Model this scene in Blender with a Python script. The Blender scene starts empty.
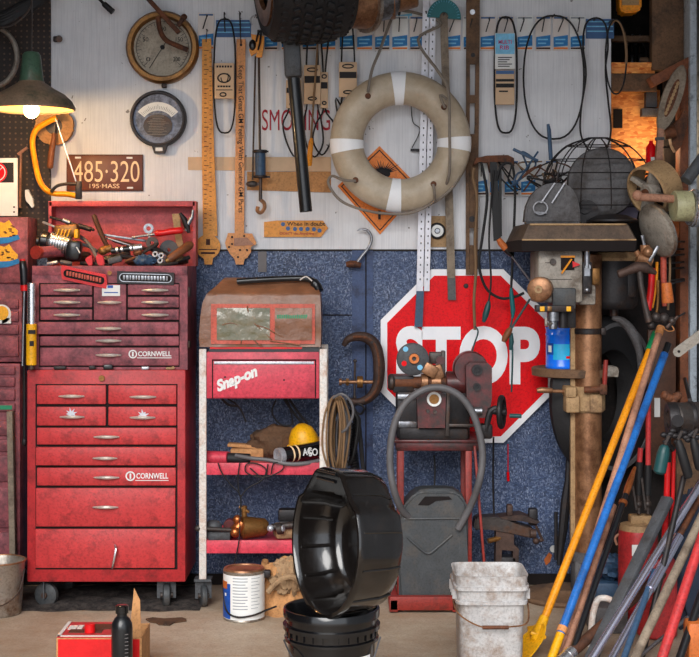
import bpy, bmesh, math, random
from mathutils import Vector, Matrix, Euler, noise
random.seed(7)
sc = bpy.context.scene
COL = sc.collection
PI = math.pi
F, HX, HY, CZ = 1450.0, 349.5, 267.0, 1.4      # focal length in pixels, principal point, eye height
WY = 6.39                                      # face of the back wall

def P(px, py, Y):
    k = Y / F
    return Vector(((px - HX) * k, Y, CZ - (py - HY) * k))
def S(Y, n=1.0): return n * Y / F
def R(d): return math.radians(d)

# ------------------------------------------------------------------ materials
def lin(c):
    c = c / 255.0
    return c / 12.92 if c <= 0.04045 else ((c + 0.055) / 1.055) ** 2.4
def rgb(r, g, b): return (lin(r), lin(g), lin(b), 1.0)

class NT:
    def __init__(s, name):
        s.m = bpy.data.materials.new(name); s.m.use_nodes = True
        s.t = s.m.node_tree; s.n = s.t.nodes; s.l = s.t.links
        s.bsdf = s.n['Principled BSDF']
        s.tc = s.n.new('ShaderNodeTexCoord')
    def noise(s, scale, detail=4, rough=0.6, stretch=None, vec='Object'):
        v = s.tc.outputs[vec]
        if stretch:
            mp = s.n.new('ShaderNodeMapping'); mp.inputs['Scale'].default_value = stretch
            s.l.new(v, mp.inputs[0]); v = mp.outputs[0]
        n = s.n.new('ShaderNodeTexNoise'); s.l.new(v, n.inputs['Vector'])
        n.inputs['Scale'].default_value = scale; n.inputs['Detail'].default_value = detail
        n.inputs['Roughness'].default_value = rough
        return n.outputs['Fac']
    def voro(s, scale, stretch=None, out='Color', feature='F1', rot=None):
        v = s.tc.outputs['Object']
        if stretch:
            mp = s.n.new('ShaderNodeMapping'); mp.inputs['Scale'].default_value = stretch
            if rot: mp.inputs['Rotation'].default_value = rot
            s.l.new(v, mp.inputs[0]); v = mp.outputs[0]
        n = s.n.new('ShaderNodeTexVoronoi'); n.feature = feature; s.l.new(v, n.inputs['Vector'])
        n.inputs['Scale'].default_value = scale
        return n.outputs[out]
    def ramp(s, fac, stops):
        r = s.n.new('ShaderNodeValToRGB'); s.l.new(fac, r.inputs[0])
        e = r.color_ramp.elements
        while len(e) < len(stops): e.new(0.5)
        for k, (p, c) in enumerate(stops):
            e[k].position = p
            e[k].color = c if isinstance(c, tuple) else (c, c, c, 1)
        return r.outputs[0]
    def mix(s, fac, a, b, mode='MIX'):
        m = s.n.new('ShaderNodeMix'); m.data_type = 'RGBA'; m.blend_type = mode
        for v, i in ((fac, m.inputs[0]), (a, m.inputs[6]), (b, m.inputs[7])):
            if hasattr(v, 'links') or hasattr(v, 'is_linked'): s.l.new(v, i)
            else: i.default_value = v
        return m.outputs[2]
    def bump(s, h, st, dist=0.01):
        b = s.n.new('ShaderNodeBump'); b.inputs['Strength'].default_value = st; b.inputs['Distance'].default_value = dist
        s.l.new(h, b.inputs['Height']); s.l.new(b.outputs[0], s.bsdf.inputs['Normal'])
    def base(s, c):
        if isinstance(c, tuple): s.bsdf.inputs['Base Color'].default_value = c
        else: s.l.new(c, s.bsdf.inputs['Base Color'])
    def set(s, rough, metal=0, spec=0.5):
        s.bsdf.inputs['Roughness'].default_value = rough; s.bsdf.inputs['Metallic'].default_value = metal
        s.bsdf.inputs['Specular IOR Level'].default_value = spec

def mat(name, c, rough=0.55, metal=0.0, var=0.18, scale=14, dirt=None, amt=0.5, dscale=9, bump=0.15, bscale=70, spec=0.4, coat=0, dsharp=0.08, speck=1):
    t = NT(name)
    lo = tuple(max(0, x * (1 - var)) for x in c[:3]) + (1,)
    hi = tuple(min(1, x * (1 + var)) for x in c[:3]) + (1,)
    col = t.ramp(t.noise(scale, 5, .65), [(.3, lo), (.7, hi)])
    if dirt:
        f = t.ramp(t.noise(dscale, 9, .72), [(max(0, 1 - amt - dsharp), 0.0), (min(1, 1 - amt + dsharp), 1.0)])
        col = t.mix(f, col, dirt)
    if dirt and speck:
        col = t.mix(t.ramp(t.noise(110, 4, .7), [(.36, .42), (.5, 0.0)]), col, tuple(x * .35 for x in c[:3]) + (1,))
        col = t.mix(t.ramp(t.noise(70, 5, .7, (1, 1, .3)), [(.58, 0.0), (.72, .22)]), col, tuple(min(1, x * 1.5 + .06) for x in c[:3]) + (1,))
    t.base(col); t.set(rough, metal, spec)
    if coat: t.bsdf.inputs['Coat Weight'].default_value = coat; t.bsdf.inputs['Coat Roughness'].default_value = .12
    if bump: t.bump(t.noise(bscale, 5, .6), bump, .006)
    return t.m

M = {}
def dm(key, *a, **k): M[key] = mat(key, *a, **k)
DK = rgb(40, 28, 26); RUST = rgb(110, 62, 36)
dm('red_paint', rgb(192, 54, 56), .45, dirt=rgb(112, 34, 36), amt=.38, dscale=16, var=.16, dsharp=.1)
dm('red_cab', rgb(180, 44, 48), .45, dirt=rgb(96, 28, 30), amt=.4, dscale=12, var=.16, dsharp=.12)
dm('red_dusty', rgb(156, 80, 88), .6, dirt=rgb(84, 46, 54), amt=.46, dscale=18, var=.2, dsharp=.12)
dm('red_lid', rgb(200, 80, 82), .5, dirt=rgb(132, 50, 52), amt=.45, dscale=9, var=.2, dsharp=.2)
dm('red_pink', rgb(212, 66, 84), .42, dirt=rgb(140, 44, 56), amt=.4, dscale=8, dsharp=.15)
dm('red_bright', rgb(206, 22, 26), .35)
dm('red_dark', rgb(98, 30, 32), .45, dirt=DK, amt=.5, dscale=16, dsharp=.12, coat=.2)
dm('red_post', rgb(142, 44, 36), .5, dirt=rgb(80, 40, 34), amt=.42)
dm('slot', rgb(22, 14, 14), .9, bump=0)
dm('chrome', rgb(222, 222, 226), .26, .92, var=.08, dirt=rgb(150, 142, 136), amt=.32, bump=.05)
dm('pull_metal', rgb(214, 206, 198), .35, .55, var=.2, scale=60, bump=.03)
dm('steel', rgb(150, 152, 158), .38, .9, dirt=rgb(84, 72, 62), amt=.42)
dm('alu', rgb(196, 198, 206), .42, .6, var=.1, dirt=rgb(130, 126, 128), amt=.35)
dm('galv', rgb(178, 170, 160), .42, .8, dirt=rgb(116, 84, 60), amt=.42)
dm('iron', rgb(74, 68, 66), .5, .55, dirt=rgb(88, 60, 44), amt=.45)
dm('iron_dark', rgb(46, 44, 46), .5, .5, dirt=rgb(64, 48, 40), amt=.42)
dm('rust', rgb(118, 70, 44), .72, .25, dirt=rgb(62, 42, 34), amt=.5)
dm('rust_metal', rgb(156, 112, 80), .38, .5, dirt=rgb(100, 64, 42), amt=.45)
dm('collar_green', rgb(170, 166, 128), .4, dirt=rgb(120, 110, 78), amt=.4)
dm('cover_brown', rgb(92, 74, 60), .6, dirt=rgb(58, 46, 40), amt=.45)
dm('brass', rgb(140, 98, 52), .4, .6, dirt=rgb(78, 54, 34), amt=.42)
dm('copper', rgb(190, 110, 62), .32, .8, dirt=rgb(110, 62, 36), amt=.4)
dm('black_rubber', rgb(27, 26, 28), .6, bump=.3)
dm('black_plastic', rgb(20, 21, 24), .32, coat=.3)
dm('black_gloss', rgb(15, 15, 17), .2, coat=.5, bump=.06)
dm('black_oily', rgb(20, 17, 16), .16, coat=.7, dirt=rgb(46, 36, 28), amt=.36, dscale=7, bump=.12, bscale=25)
dm('grey_hose', rgb(92, 90, 92), .5)
dm('grey_dark', rgb(72, 74, 78), .55, dirt=rgb(52, 48, 46), amt=.42)
dm('grey_dusty', rgb(92, 90, 92), .65, dirt=rgb(64, 58, 56), amt=.45)
dm('grey_plastic', rgb(64, 67, 70), .5, dirt=rgb(88, 78, 68), amt=.38, dsharp=.14)
dm('beige_grey', rgb(150, 142, 132), .55, dirt=rgb(92, 78, 66), amt=.42)
dm('tan_dusty', rgb(168, 136, 98), .75, dirt=rgb(110, 82, 60), amt=.42)
dm('brown_dusty', rgb(112, 84, 62), .8, dirt=rgb(70, 54, 44), amt=.45)
dm('wood_yellow', rgb(214, 142, 52), .5, dirt=rgb(170, 96, 36), amt=.4, bump=.1)
dm('wood_peach', rgb(216, 146, 88), .55, dirt=rgb(178, 104, 60), amt=.4)
dm('wood_brown', rgb(128, 74, 42), .55, dirt=rgb(80, 46, 28), amt=.45)
dm('wood_dark', rgb(84, 52, 36), .55, dirt=rgb(52, 34, 26), amt=.42)
dm('wood_pole', rgb(170, 122, 98), .6, dirt=rgb(118, 82, 66), amt=.45)
dm('wood_grey', rgb(138, 124, 108), .75, dirt=rgb(96, 82, 70), amt=.45)
dm('wood_beam', rgb(134, 78, 50), .7, dirt=rgb(78, 46, 34), amt=.45)
dm('cardboard', rgb(190, 138, 90), .85, dirt=rgb(150, 104, 66), amt=.4)
dm('card_tan', rgb(206, 174, 142), .8, var=.08, bump=.05)
dm('card_pale', rgb(216, 206, 200), .7, var=.06, bump=.05)
dm('ink', rgb(36, 34, 36), .8, bump=0, var=.05)
dm('ink_red', rgb(168, 48, 62), .8, bump=0, var=.3, scale=60)
dm('ink_green', rgb(40, 140, 100), .6, bump=0)
dm('ink_brown', rgb(70, 40, 30), .8, bump=0)
dm('magenta', rgb(205, 30, 100), .6, bump=0)
dm('blue_band', rgb(24, 116, 180), .5, var=.3, scale=40, bump=0)
dm('blue_pale', rgb(120, 190, 226), .5, var=.25, scale=30, bump=0)
dm('blue_strip', rgb(62, 98, 146), .55, var=.15, bump=0)
dm('teal', rgb(0, 98, 104), .45)
dm('blue_can', rgb(14, 112, 240), .3, var=.08, coat=.3, bump=.03)
dm('cyan', rgb(40, 176, 226), .35, bump=0)
dm('blue_pole', rgb(34, 104, 182), .28, dirt=rgb(24, 62, 116), amt=.4, coat=.6)
dm('blue_tool', rgb(52, 78, 106), .5, dirt=rgb(40, 44, 50), amt=.4)
dm('blue_label', rgb(24, 74, 158), .45, var=.3, scale=40, bump=0)
dm('orange', rgb(238, 148, 16), .38, dirt=rgb(190, 104, 12), amt=.33)
dm('orange_sign', rgb(228, 124, 34), .5, var=.1, dirt=rgb(196, 100, 36), amt=.35)
dm('orange_dusty', rgb(196, 104, 46), .55, dirt=rgb(120, 64, 36), amt=.4)
dm('yellow', rgb(234, 170, 18), .4, dirt=rgb(170, 120, 30), amt=.33)
dm('yellow_pole', rgb(224, 142, 18), .36, dirt=rgb(188, 112, 20), amt=.35, coat=.3)
dm('green_shade', rgb(66, 94, 76), .4, dirt=rgb(92, 78, 60), amt=.4, coat=.3)
dm('shade_dusty', rgb(128, 106, 86), .5, dirt=rgb(58, 66, 52), amt=.4)
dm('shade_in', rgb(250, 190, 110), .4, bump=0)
dm('green', rgb(16, 122, 74), .4)
dm('green_dark', rgb(28, 72, 74), .4)
dm('purple_grey', rgb(128, 122, 148), .6)
dm('white_label', rgb(224, 224, 222), .6, var=.06, bump=0)
dm('white_paint', rgb(228, 228, 238), .4, dirt=rgb(180, 174, 172), amt=.33, speck=0)
dm('white_rusty', rgb(222, 216, 210), .55, dirt=rgb(164, 110, 70), amt=.42, dscale=14, dsharp=.12)
dm('white_plastic', rgb(184, 182, 182), .5, dirt=rgb(124, 98, 76), amt=.42, dscale=15, dsharp=.12)
dm('chrome_tube', rgb(212, 212, 232), .2, .92, var=.05, bump=0)
dm('print_grey', rgb(150, 154, 160), .7, bump=0)
dm('rust_dark', rgb(82, 62, 54), .6, .4, dirt=rgb(52, 42, 40), amt=.48)
dm('white_tape', rgb(240, 240, 242), .5, var=.04)
dm('ring_tan', rgb(194, 180, 160), .45, dirt=rgb(156, 134, 106), amt=.42, dscale=5, dsharp=.25, bump=.06, speck=0)
dm('rope', rgb(128, 118, 108), .8)
dm('plate_brown', rgb(104, 52, 32), .45, var=.1)
dm('cream', rgb(240, 206, 162), .5, bump=0, var=.06)
dm('dial', rgb(164, 152, 134), .5, dirt=rgb(120, 108, 92), amt=.42)
dm('dial_blue', rgb(128, 136, 158), .5, dirt=rgb(72, 76, 90), amt=.5, dscale=24)
dm('rag_tan', rgb(158, 128, 96), .9, dirt=rgb(92, 68, 48), amt=.45)
dm('rag_dark', rgb(92, 66, 46), .9, dirt=rgb(54, 40, 32), amt=.45)
dm('salmon', rgb(190, 84, 66), .55, dirt=rgb(120, 60, 46), amt=.35)
dm('duct', rgb(112, 106, 106), .6)
dm('stop_red', rgb(228, 8, 20), .35, var=.06, dirt=rgb(206, 22, 34), amt=.36, bump=.05, spec=.15)
dm('stop_white', rgb(240, 240, 244), .35, bump=0, var=.04)
dm('cable_brown', rgb(122, 94, 66), .6)
dm('denim', rgb(44, 54, 72), .85)

# bulb that gives off light
def emit(name, c, st):
    t = NT(name); t.base(c); t.bsdf.inputs['Emission Color'].default_value = c; t.bsdf.inputs['Emission Strength'].default_value = st
    return t.m
M['bulb'] = emit('bulb', rgb(255, 214, 160), 9)

# setting materials
t = NT('white_board')
c = t.ramp(t.noise(3, 8, .65), [(.3, rgb(204, 204, 208)), (.72, rgb(230, 230, 233))])
c = t.mix(t.ramp(t.noise(26, 3, .5, (9, 1, .25)), [(.45, 0.0), (.75, .35)]), c, rgb(168, 168, 176))
c = t.mix(t.ramp(t.noise(34, 2, .5), [(.735, 0.0), (.76, .8)]), c, rgb(84, 74, 70))
t.base(c); t.set(.6); t.bump(t.noise(60, 4, .6, (4, 1, .4)), .2, .004); M['white_board'] = t.m
t = NT('blue_chipboard')
v1 = t.voro(105, (1, 1, 1.9), rot=(0, .6, 0)); v2 = t.voro(125, (2.0, 1, 1), rot=(0, .9, 0))
g1 = t.ramp(v1, [(.1, rgb(22, 32, 52)), (.5, rgb(50, 68, 102)), (.95, rgb(128, 146, 178))])
g2 = t.ramp(v2, [(.1, rgb(20, 30, 50)), (.5, rgb(54, 70, 104)), (.95, rgb(156, 168, 194))])
c = t.mix(t.ramp(t.noise(40, 3), [(.42, 0.0), (.58, 1.0)]), g1, g2)
c = t.mix(t.ramp(t.noise(2.2, 4), [(.3, 0.0), (.7, .5)]), c, rgb(34, 62, 110))
t.base(c); t.set(.5); t.bump(t.noise(75, 4, .7), .6, .006); M['blue_chipboard'] = t.m
M['blue_plank'] = mat('blue_plank', rgb(58, 78, 120), .5, dirt=rgb(36, 48, 80), amt=.45, dscale=14, bump=.4)
M['concrete'] = mat('concrete', rgb(184, 170, 152), .75, dirt=rgb(142, 112, 84), amt=.47, dscale=2.2, var=.1, scale=30, dsharp=.2, bump=.2)
M['dirt'] = mat('dirt', rgb(74, 66, 62), .95, dirt=rgb(34, 30, 30), amt=.5, dscale=30, bump=.8, bscale=60)
t = NT('pegboard')
c = t.ramp(t.noise(9, 5), [(.3, rgb(28, 22, 20)), (.7, rgb(52, 40, 36))])
mp = t.n.new('ShaderNodeVectorMath'); mp.operation = 'SCALE'; mp.inputs['Scale'].default_value = 40
t.l.new(t.tc.outputs['Object'], mp.inputs[0])
fr = t.n.new('ShaderNodeVectorMath'); fr.operation = 'FRACTION'; t.l.new(mp.outputs[0], fr.inputs[0])
sb = t.n.new('ShaderNodeVectorMath'); sb.operation = 'SUBTRACT'; sb.inputs[1].default_value = (.5, .5, .5); t.l.new(fr.outputs[0], sb.inputs[0])
ml = t.n.new('ShaderNodeVectorMath'); ml.operation = 'MULTIPLY'; ml.inputs[1].default_value = (1, 0, 1); t.l.new(sb.outputs[0], ml.inputs[0])
ln = t.n.new('ShaderNodeVectorMath'); ln.operation = 'LENGTH'; t.l.new(ml.outputs[0], ln.inputs[0])
c = t.mix(t.ramp(ln.outputs['Value'], [(.16, 1.0), (.2, 0.0)]), c, rgb(92, 70, 56))
t.base(c); t.set(.7); M['pegboard'] = t.m
t = NT('orange_chipboard')
v1 = t.voro(45, (1, 1, 2.4), rot=(0, .7, 0)); c = t.ramp(v1, [(.1, rgb(206, 104, 30)), (.9, rgb(255, 178, 92))])
t.base(c); t.set(.6); t.bump(t.noise(60), .4, .005); M['orange_chipboard'] = t.m
M['flaking'] = mat('flaking', rgb(176, 186, 196), .6, dirt=rgb(104, 110, 118), amt=.42, dscale=14, dsharp=.05, bump=.4)
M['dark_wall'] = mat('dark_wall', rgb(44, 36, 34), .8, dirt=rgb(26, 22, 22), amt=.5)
M['ceiling_dark'] = mat('ceiling_dark', rgb(120, 110, 104), .9)
# brown plastic sheet
t = NT('brown_vinyl')
c = t.ramp(t.noise(9, 5), [(.3, rgb(104, 66, 44)), (.7, rgb(140, 94, 66))])
t.base(c); t.set(.45); t.bsdf.inputs['Coat Weight'].default_value = .12; t.bsdf.inputs['Coat Roughness'].default_value = .2; t.bump(t.noise(16, 3, .6), .35, .02); M['brown_vinyl'] = t.m
t = NT('green_window')
c = t.ramp(t.noise(14, 4), [(.35, rgb(92, 92, 66)), (.65, rgb(124, 112, 88))])
t.base(c); t.set(.22); t.bsdf.inputs['Coat Weight'].default_value = .4; t.bump(t.noise(14, 3, .6), .4, .02); M['green_window'] = t.m
t = NT('lens'); t.base((1, 1, 1, 1)); t.set(.03); t.bsdf.inputs['Transmission Weight'].default_value = 1; t.bsdf.inputs['IOR'].default_value = 1.05; M['lens'] = t.m

# ------------------------------------------------------------------ mesh builder
def spl(pts, k=6, closed=False):
    pts = [Vector(p) for p in pts]; n = len(pts); out = []
    m = n if closed else n - 1
    for i in range(m):
        if closed: a, b, c, d = pts[(i - 1) % n], pts[i], pts[(i + 1) % n], pts[(i + 2) % n]
        else: a, b, c, d = pts[max(i - 1, 0)], pts[i], pts[i + 1], pts[min(i + 2, n - 1)]
        for j in range(k):
            t = j / k
            out.append(.5 * ((2 * b) + (c - a) * t + (2 * a - 5 * b + 4 * c - d) * t * t + (3 * b - a - 3 * c + d) * t ** 3))
    if not closed: out.append(pts[-1])
    return out

def frame(d):
    d = Vector(d).normalized()
    u = Vector((0, 0, 1)) if abs(d.z) < .9 else Vector((1, 0, 0))
    x = u.cross(d).normalized(); y = d.cross(x).normalized()
    return x, y, d

class B:
    def __init__(s): s.bm = bmesh.new(); s.mi = 0
    def face(s, vs):
        try:
            f = s.bm.faces.new(vs); f.material_index = s.mi; return f
        except ValueError: return None
    def box(s, c, size, rot=None, bev=0.0, seg=2):
        r = bmesh.ops.create_cube(s.bm, size=1.0)
        vs = r['verts']
        for v in vs: v.co = Vector((v.co.x * size[0], v.co.y * size[1], v.co.z * size[2]))
        fs = set(f for v in vs for f in v.link_faces)
        if bev:
            es = list(set(e for v in vs for e in v.link_edges))
            rr = bmesh.ops.bevel(s.bm, geom=es, offset=min(bev, min(size) * .45), segments=seg, affect='EDGES', profile=.5)
            vs = list(set(v for f in rr['faces'] for v in f.verts)); fs = set(f for v in vs for f in v.link_faces)
        mt = Matrix.Identity(3)
        if rot is not None: mt = rot if isinstance(rot, Matrix) else Euler(rot).to_matrix()
        c = Vector(c)
        for v in vs: v.co = mt @ v.co + c
        for f in fs: f.material_index = s.mi
        return s
    def px(s, x0, y0, x1, y1, Y0, depth, bev=0.0):          # a box whose front is the pixel rectangle at distance Y0
        a, b = P(x0, y0, Y0), P(x1, y1, Y0)
        return s.box(((a.x + b.x) / 2, Y0 + depth / 2, (a.z + b.z) / 2), (abs(b.x - a.x), depth, abs(a.z - b.z)), None, bev)
    def bar(s, a, b, w, h, bev=0.0, roll=0):
        a, b = Vector(a), Vector(b); x, y, d = frame(b - a)
        m = Matrix((x, y, d)).transposed()
        if roll: m = m @ Matrix.Rotation(roll, 3, 'Z')
        return s.box((a + b) / 2, (w, h, (b - a).length), m, bev)
    def tube(s, pts, r, n=8, closed=False, flat=1.0):
        pts = [Vector(p) for p in pts]; m = len(pts)
        rr = r if isinstance(r, (list, tuple)) else [r] * m
        rings = []; x = None
        for i, p in enumerate(pts):
            if closed: d = pts[(i + 1) % m] - pts[i - 1]
            else: d = pts[min(i + 1, m - 1)] - pts[max(i - 1, 0)]
            if d.length < 1e-9: d = Vector((0, 0, 1))
            d.normalize()
            if x is None: x = frame(d)[0]
            x = (x - d * x.dot(d))
            if x.length < 1e-6: x = frame(d)[0]
            x.normalize(); y = d.cross(x)
            rings.append([s.bm.verts.new(p + (x * math.cos(2 * PI * k / n) + y * flat * math.sin(2 * PI * k / n)) * rr[i]) for k in range(n)])
        for i in range(m if closed else m - 1):
            a, b = rings[i], rings[(i + 1) % m]
            for k in range(n): s.face([a[k], a[(k + 1) % n], b[(k + 1) % n], b[k]])
        if not closed: s.face(rings[0][::-1]); s.face(rings[-1])
        return s
    def lathe(s, prof, o=(0, 0, 0), axis=(0, 0, 1), n=24, sx=1.0, sy=1.0, closed=False, a0=0.0, a1=2 * PI):
        x, y, d = frame(axis); o = Vector(o); full = abs(a1 - a0 - 2 * PI) < 1e-6
        cnt = n if full else n + 1
        rings = []
        for r, h in prof:
            if r < 1e-7: rings.append([s.bm.verts.new(o + d * h)])
            else: rings.append([s.bm.verts.new(o + d * h + (x * sx * math.cos(a0 + (a1 - a0) * k / n) + y * sy * math.sin(a0 + (a1 - a0) * k / n)) * r) for k in range(cnt)])
        m = len(rings)
        for i in range(m if closed else m - 1):
            a, b = rings[i], rings[(i + 1) % m]
            for k in range(n):
                k2 = (k + 1) % cnt
                if len(a) == 1 and len(b) == 1: continue
                if len(a) == 1: s.face([a[0], b[k2], b[k]])
                elif len(b) == 1: s.face([a[k], a[k2], b[0]])
                else: s.face([a[k], a[k2], b[k2], b[k]])
        return s
    def cyl(s, a, b, r, n=20, r2=None, bev=.06):
        a, b = Vector(a), Vector(b); r2 = r if r2 is None else r2; L = (b - a).length
        e = min(bev * max(r, r2), L * .3)
        return s.lathe([(0, 0), (max(r - e, 0), 0), (r, e), (r2, L - e), (max(r2 - e, 0), L), (0, L)], a, b - a, n)
    def sph(s, c, r, sc3=(1, 1, 1), n=16, rot=None):
        r0 = bmesh.ops.create_uvsphere(s.bm, u_segments=n, v_segments=max(6, n // 2), radius=r)
        m = Euler(rot).to_matrix() if rot else Matrix.Identity(3)
        for v in r0['verts']: v.co = m @ Vector((v.co.x * sc3[0], v.co.y * sc3[1], v.co.z * sc3[2])) + Vector(c)
        for f in set(f for v in r0['verts'] for f in v.link_faces): f.material_index = s.mi
        return s
    def blob(s, c, sc3, amp=.15, fr=3.0, n=28, seed=0):
        r0 = bmesh.ops.create_uvsphere(s.bm, u_segments=n, v_segments=n // 2, radius=1)
        for v in r0['verts']:
            q = v.co.copy(); k = 1 + amp * (noise.noise(q * fr + Vector((seed, seed * 2, 0))) + .5 * noise.noise(q * fr * 2.7 + Vector((0, seed, seed))))
            v.co = Vector((q.x * sc3[0], q.y * sc3[1], q.z * sc3[2])) * k + Vector(c)
        return s
    def prism(s, pts, ext):
        ext = Vector(ext); a = [s.bm.verts.new(Vector(p)) for p in pts]; b = [s.bm.verts.new(Vector(p) + ext) for p in pts]
        n = len(a); s.face(a); s.face(b[::-1])
        for k in range(n): s.face([a[k], b[k], b[(k + 1) % n], a[(k + 1) % n]])
        return s
    def ppx(s, pts, Y, depth):                               # prism from pixel outline
        return s.prism([P(x, y, Y) for x, y in pts], (0, depth, 0))
    def ring(s, out, inn, ext):
        ext = Vector(ext); n = len(out)
        A = [s.bm.verts.new(Vector(p)) for p in out]; Bv = [s.bm.verts.new(Vector(p)) for p in inn]
        C = [s.bm.verts.new(Vector(p) + ext) for p in out]; D = [s.bm.verts.new(Vector(p) + ext) for p in inn]
        for k in range(n):
            j = (k + 1) % n
            s.face([A[k], A[j], Bv[j], Bv[k]]); s.face([C[k], D[k], D[j], C[j]])
            s.face([A[k], C[k], C[j], A[j]]); s.face([Bv[k], Bv[j], D[j], D[k]])
        return s
    def grid(s, fn, nu, nv, th=0.0):
        V = [[s.bm.verts.new(fn(i / nu, j / nv)) for j in range(nv + 1)] for i in range(nu + 1)]
        fs = [s.face([V[i][j], V[i + 1][j], V[i + 1][j + 1], V[i][j + 1]]) for i in range(nu) for j in range(nv)]
        if th:
            s.bm.normal_update(); bmesh.ops.solidify(s.bm, geom=[f for f in fs if f], thickness=th)
        return s

def wloc(o):
    v = Vector((0, 0, 0))
    while o is not None: v += o.location; o = o.parent
    return v

def obj(name, b, m, parent=None, origin=None, sharp=38, recalc=True):
    bm = b.bm
    if recalc: bmesh.ops.recalc_face_normals(bm, faces=bm.faces[:])
    ca = R(sharp)
    for f in bm.faces: f.smooth = True
    for e in bm.edges:
        if len(e.link_faces) == 2 and e.calc_face_angle(0) > ca: e.smooth = False
    if origin is None:
        if len(bm.verts) == 0: origin = Vector((0, 0, 0))
        else:
            lo = Vector([min(v.co[i] for v in bm.verts) for i in range(3)]); hi = Vector([max(v.co[i] for v in bm.verts) for i in range(3)])
            origin = Vector(((lo.x + hi.x) / 2, (lo.y + hi.y) / 2, lo.z))
    for v in bm.verts: v.co -= origin
    me = bpy.data.meshes.new(name); bm.to_mesh(me); bm.free()
    for x in (m if isinstance(m, (list, tuple)) else [m]): me.materials.append(M[x] if isinstance(x, str) else x)
    o = bpy.data.objects.new(name, me); COL.objects.link(o)
    if parent is not None:
        o.parent = parent; o.location = origin - wloc(parent)
    else: o.location = origin
    return o
def tag(o, label, cat, group=None, kind=None):
    o['label'] = label; o['category'] = cat
    if group: o['group'] = group
    if kind: o['kind'] = kind
    return o
def thing(name, label, cat, loc, group=None):
    o = bpy.data.objects.new(name, None); COL.objects.link(o); o.location = Vector(loc); o.empty_display_size = .05
    return tag(o, label, cat, group)
def one(name, b, m, label, cat, group=None, kind=None): return tag(obj(name, b, m), label, cat, group, kind)
def struct(name, b, m):
    o = obj(name, b, m); o['kind'] = 'structure'; return o
def dup(root, loc, label=None, group=None, name=None):
    r = root.copy(); COL.objects.link(r); r.location = Vector(loc)
    if label: r['label'] = label
    if group: r['group'] = group
    for ch in list(root.children):
        c = ch.copy(); COL.objects.link(c); c.parent = r
        for g in list(ch.children):
            d = g.copy(); COL.objects.link(d); d.parent = c
    return r

def text(body, name, m, parent, c, w, h, roll=0.0, shear=0.0, off=0.0, depth=.0012, vertical=False):
    """Lettering facing the camera side (-Y), centred at c, fitted into w x h metres."""
    cu = bpy.data.curves.new('lettering', 'FONT'); cu.body = body; cu.align_x = 'CENTER'; cu.align_y = 'CENTER'
    cu.size = 1; cu.extrude = 0; cu.offset = off; cu.shear = shear; cu.resolution_u = 6
    to = bpy.data.objects.new('lettering', cu); COL.objects.link(to)
    bpy.context.view_layer.update()
    me = bpy.data.meshes.new_from_object(to.evaluated_get(bpy.context.evaluated_depsgraph_get()))
    bpy.data.objects.remove(to); bpy.data.curves.remove(cu)
    xs = [v.co.x for v in me.vertices]; ys = [v.co.y for v in me.vertices]
    cx, cy = (min(xs) + max(xs)) / 2, (min(ys) + max(ys)) / 2; kx, ky = w / (max(xs) - min(xs)), h / (max(ys) - min(ys))
    bm = bmesh.new(); bm.from_mesh(me); bpy.data.meshes.remove(me)
    g = bmesh.ops.extrude_face_region(bm, geom=bm.faces[:])
    for v in [v for v in g['geom'] if isinstance(v, bmesh.types.BMVert)]: v.co.z = 1
    rm = Matrix.Rotation(roll, 3, 'Y')
    for v in bm.verts:
        v.co = rm @ Vector(((v.co.x - cx) * kx, -depth * v.co.z, (v.co.y - cy) * ky)) + Vector(c)
    b = B(); b.bm.free(); b.bm = bm
    return obj(name, b, m, parent, origin=Vector(c))
# ================================================================== THE SETTING
struct('floor', B().box((0, 3.5, -.05), (9, 12, .1)), 'concrete')
def wallbox(name, x0, y0, x1, y1, m, Y=WY, d=.03): return struct(name, B().px(x0, y0, x1, y1, Y, d), m)
wallbox('wall_back', 50, -110, 611, 250.5, 'white_board')
wallbox('wall_back', -160, 250.5, 352, 584.4, 'blue_chipboard')
wallbox('wall_back', 373, 250.5, 577, 584.4, 'blue_chipboard')
wallbox('trim_1', 352, 250.5, 373, 584.4, 'blue_plank', WY - .006, .036)
b = B(); b.px(365.3, 250, 366.5, 584, WY - .009, .004); struct('trim_2', b, 'slot')
wallbox('wall_back', -160, -110, 50, 250.5, 'dark_wall')
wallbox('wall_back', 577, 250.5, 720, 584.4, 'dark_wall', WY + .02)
# thin panel seams and the dirty foot of the wall
wallbox('trim_3', 50, 249.3, 611, 251.2, 'dark_wall', WY - .004, .01)
b = B(); b.px(196, 314.5, 352, 315.6, WY - .003, .006); struct('trim_4', b, 'slot')
wallbox('baseboard_back', -160, 574, 577, 584.4, 'slot', WY - .012, .012)
# nook on the upper right: it goes back another half metre
NY = 6.95
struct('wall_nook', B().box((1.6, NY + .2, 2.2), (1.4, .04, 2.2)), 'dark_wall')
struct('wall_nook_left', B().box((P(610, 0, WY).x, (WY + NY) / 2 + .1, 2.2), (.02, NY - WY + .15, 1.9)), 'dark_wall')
struct('wall_right', B().box((P(699, 0, WY).x + .03, 4.7, 1.5), (.06, 4.9, 3.2)), 'flaking')
struct('wall_left', B().box((-2.6, 4.5, 1.5), (.06, 5.0, 3.2)), 'dark_wall')
struct('ceiling', B().box((0, 5.3, 3.12), (9, 4.2, .08)), 'ceiling_dark')  # out of view, added to shade the upper wall from sky light
# post at the right edge
struct('trim_5', B().px(680, 62, 690.5, 582, WY - .1, .09, .004), 'wood_beam')
struct('trim_6', B().px(690, -60, 697, 584, WY - .13, .12, .004), 'flaking')
b = B(); b.px(652, -60, 690, 70, WY + .02, .06, .004); struct('wall_nook_right', b, 'brown_dusty')
wallbox('wall_nook_lower', 664, 70, 700, 260, 'dark_wall', WY + .05)

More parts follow.
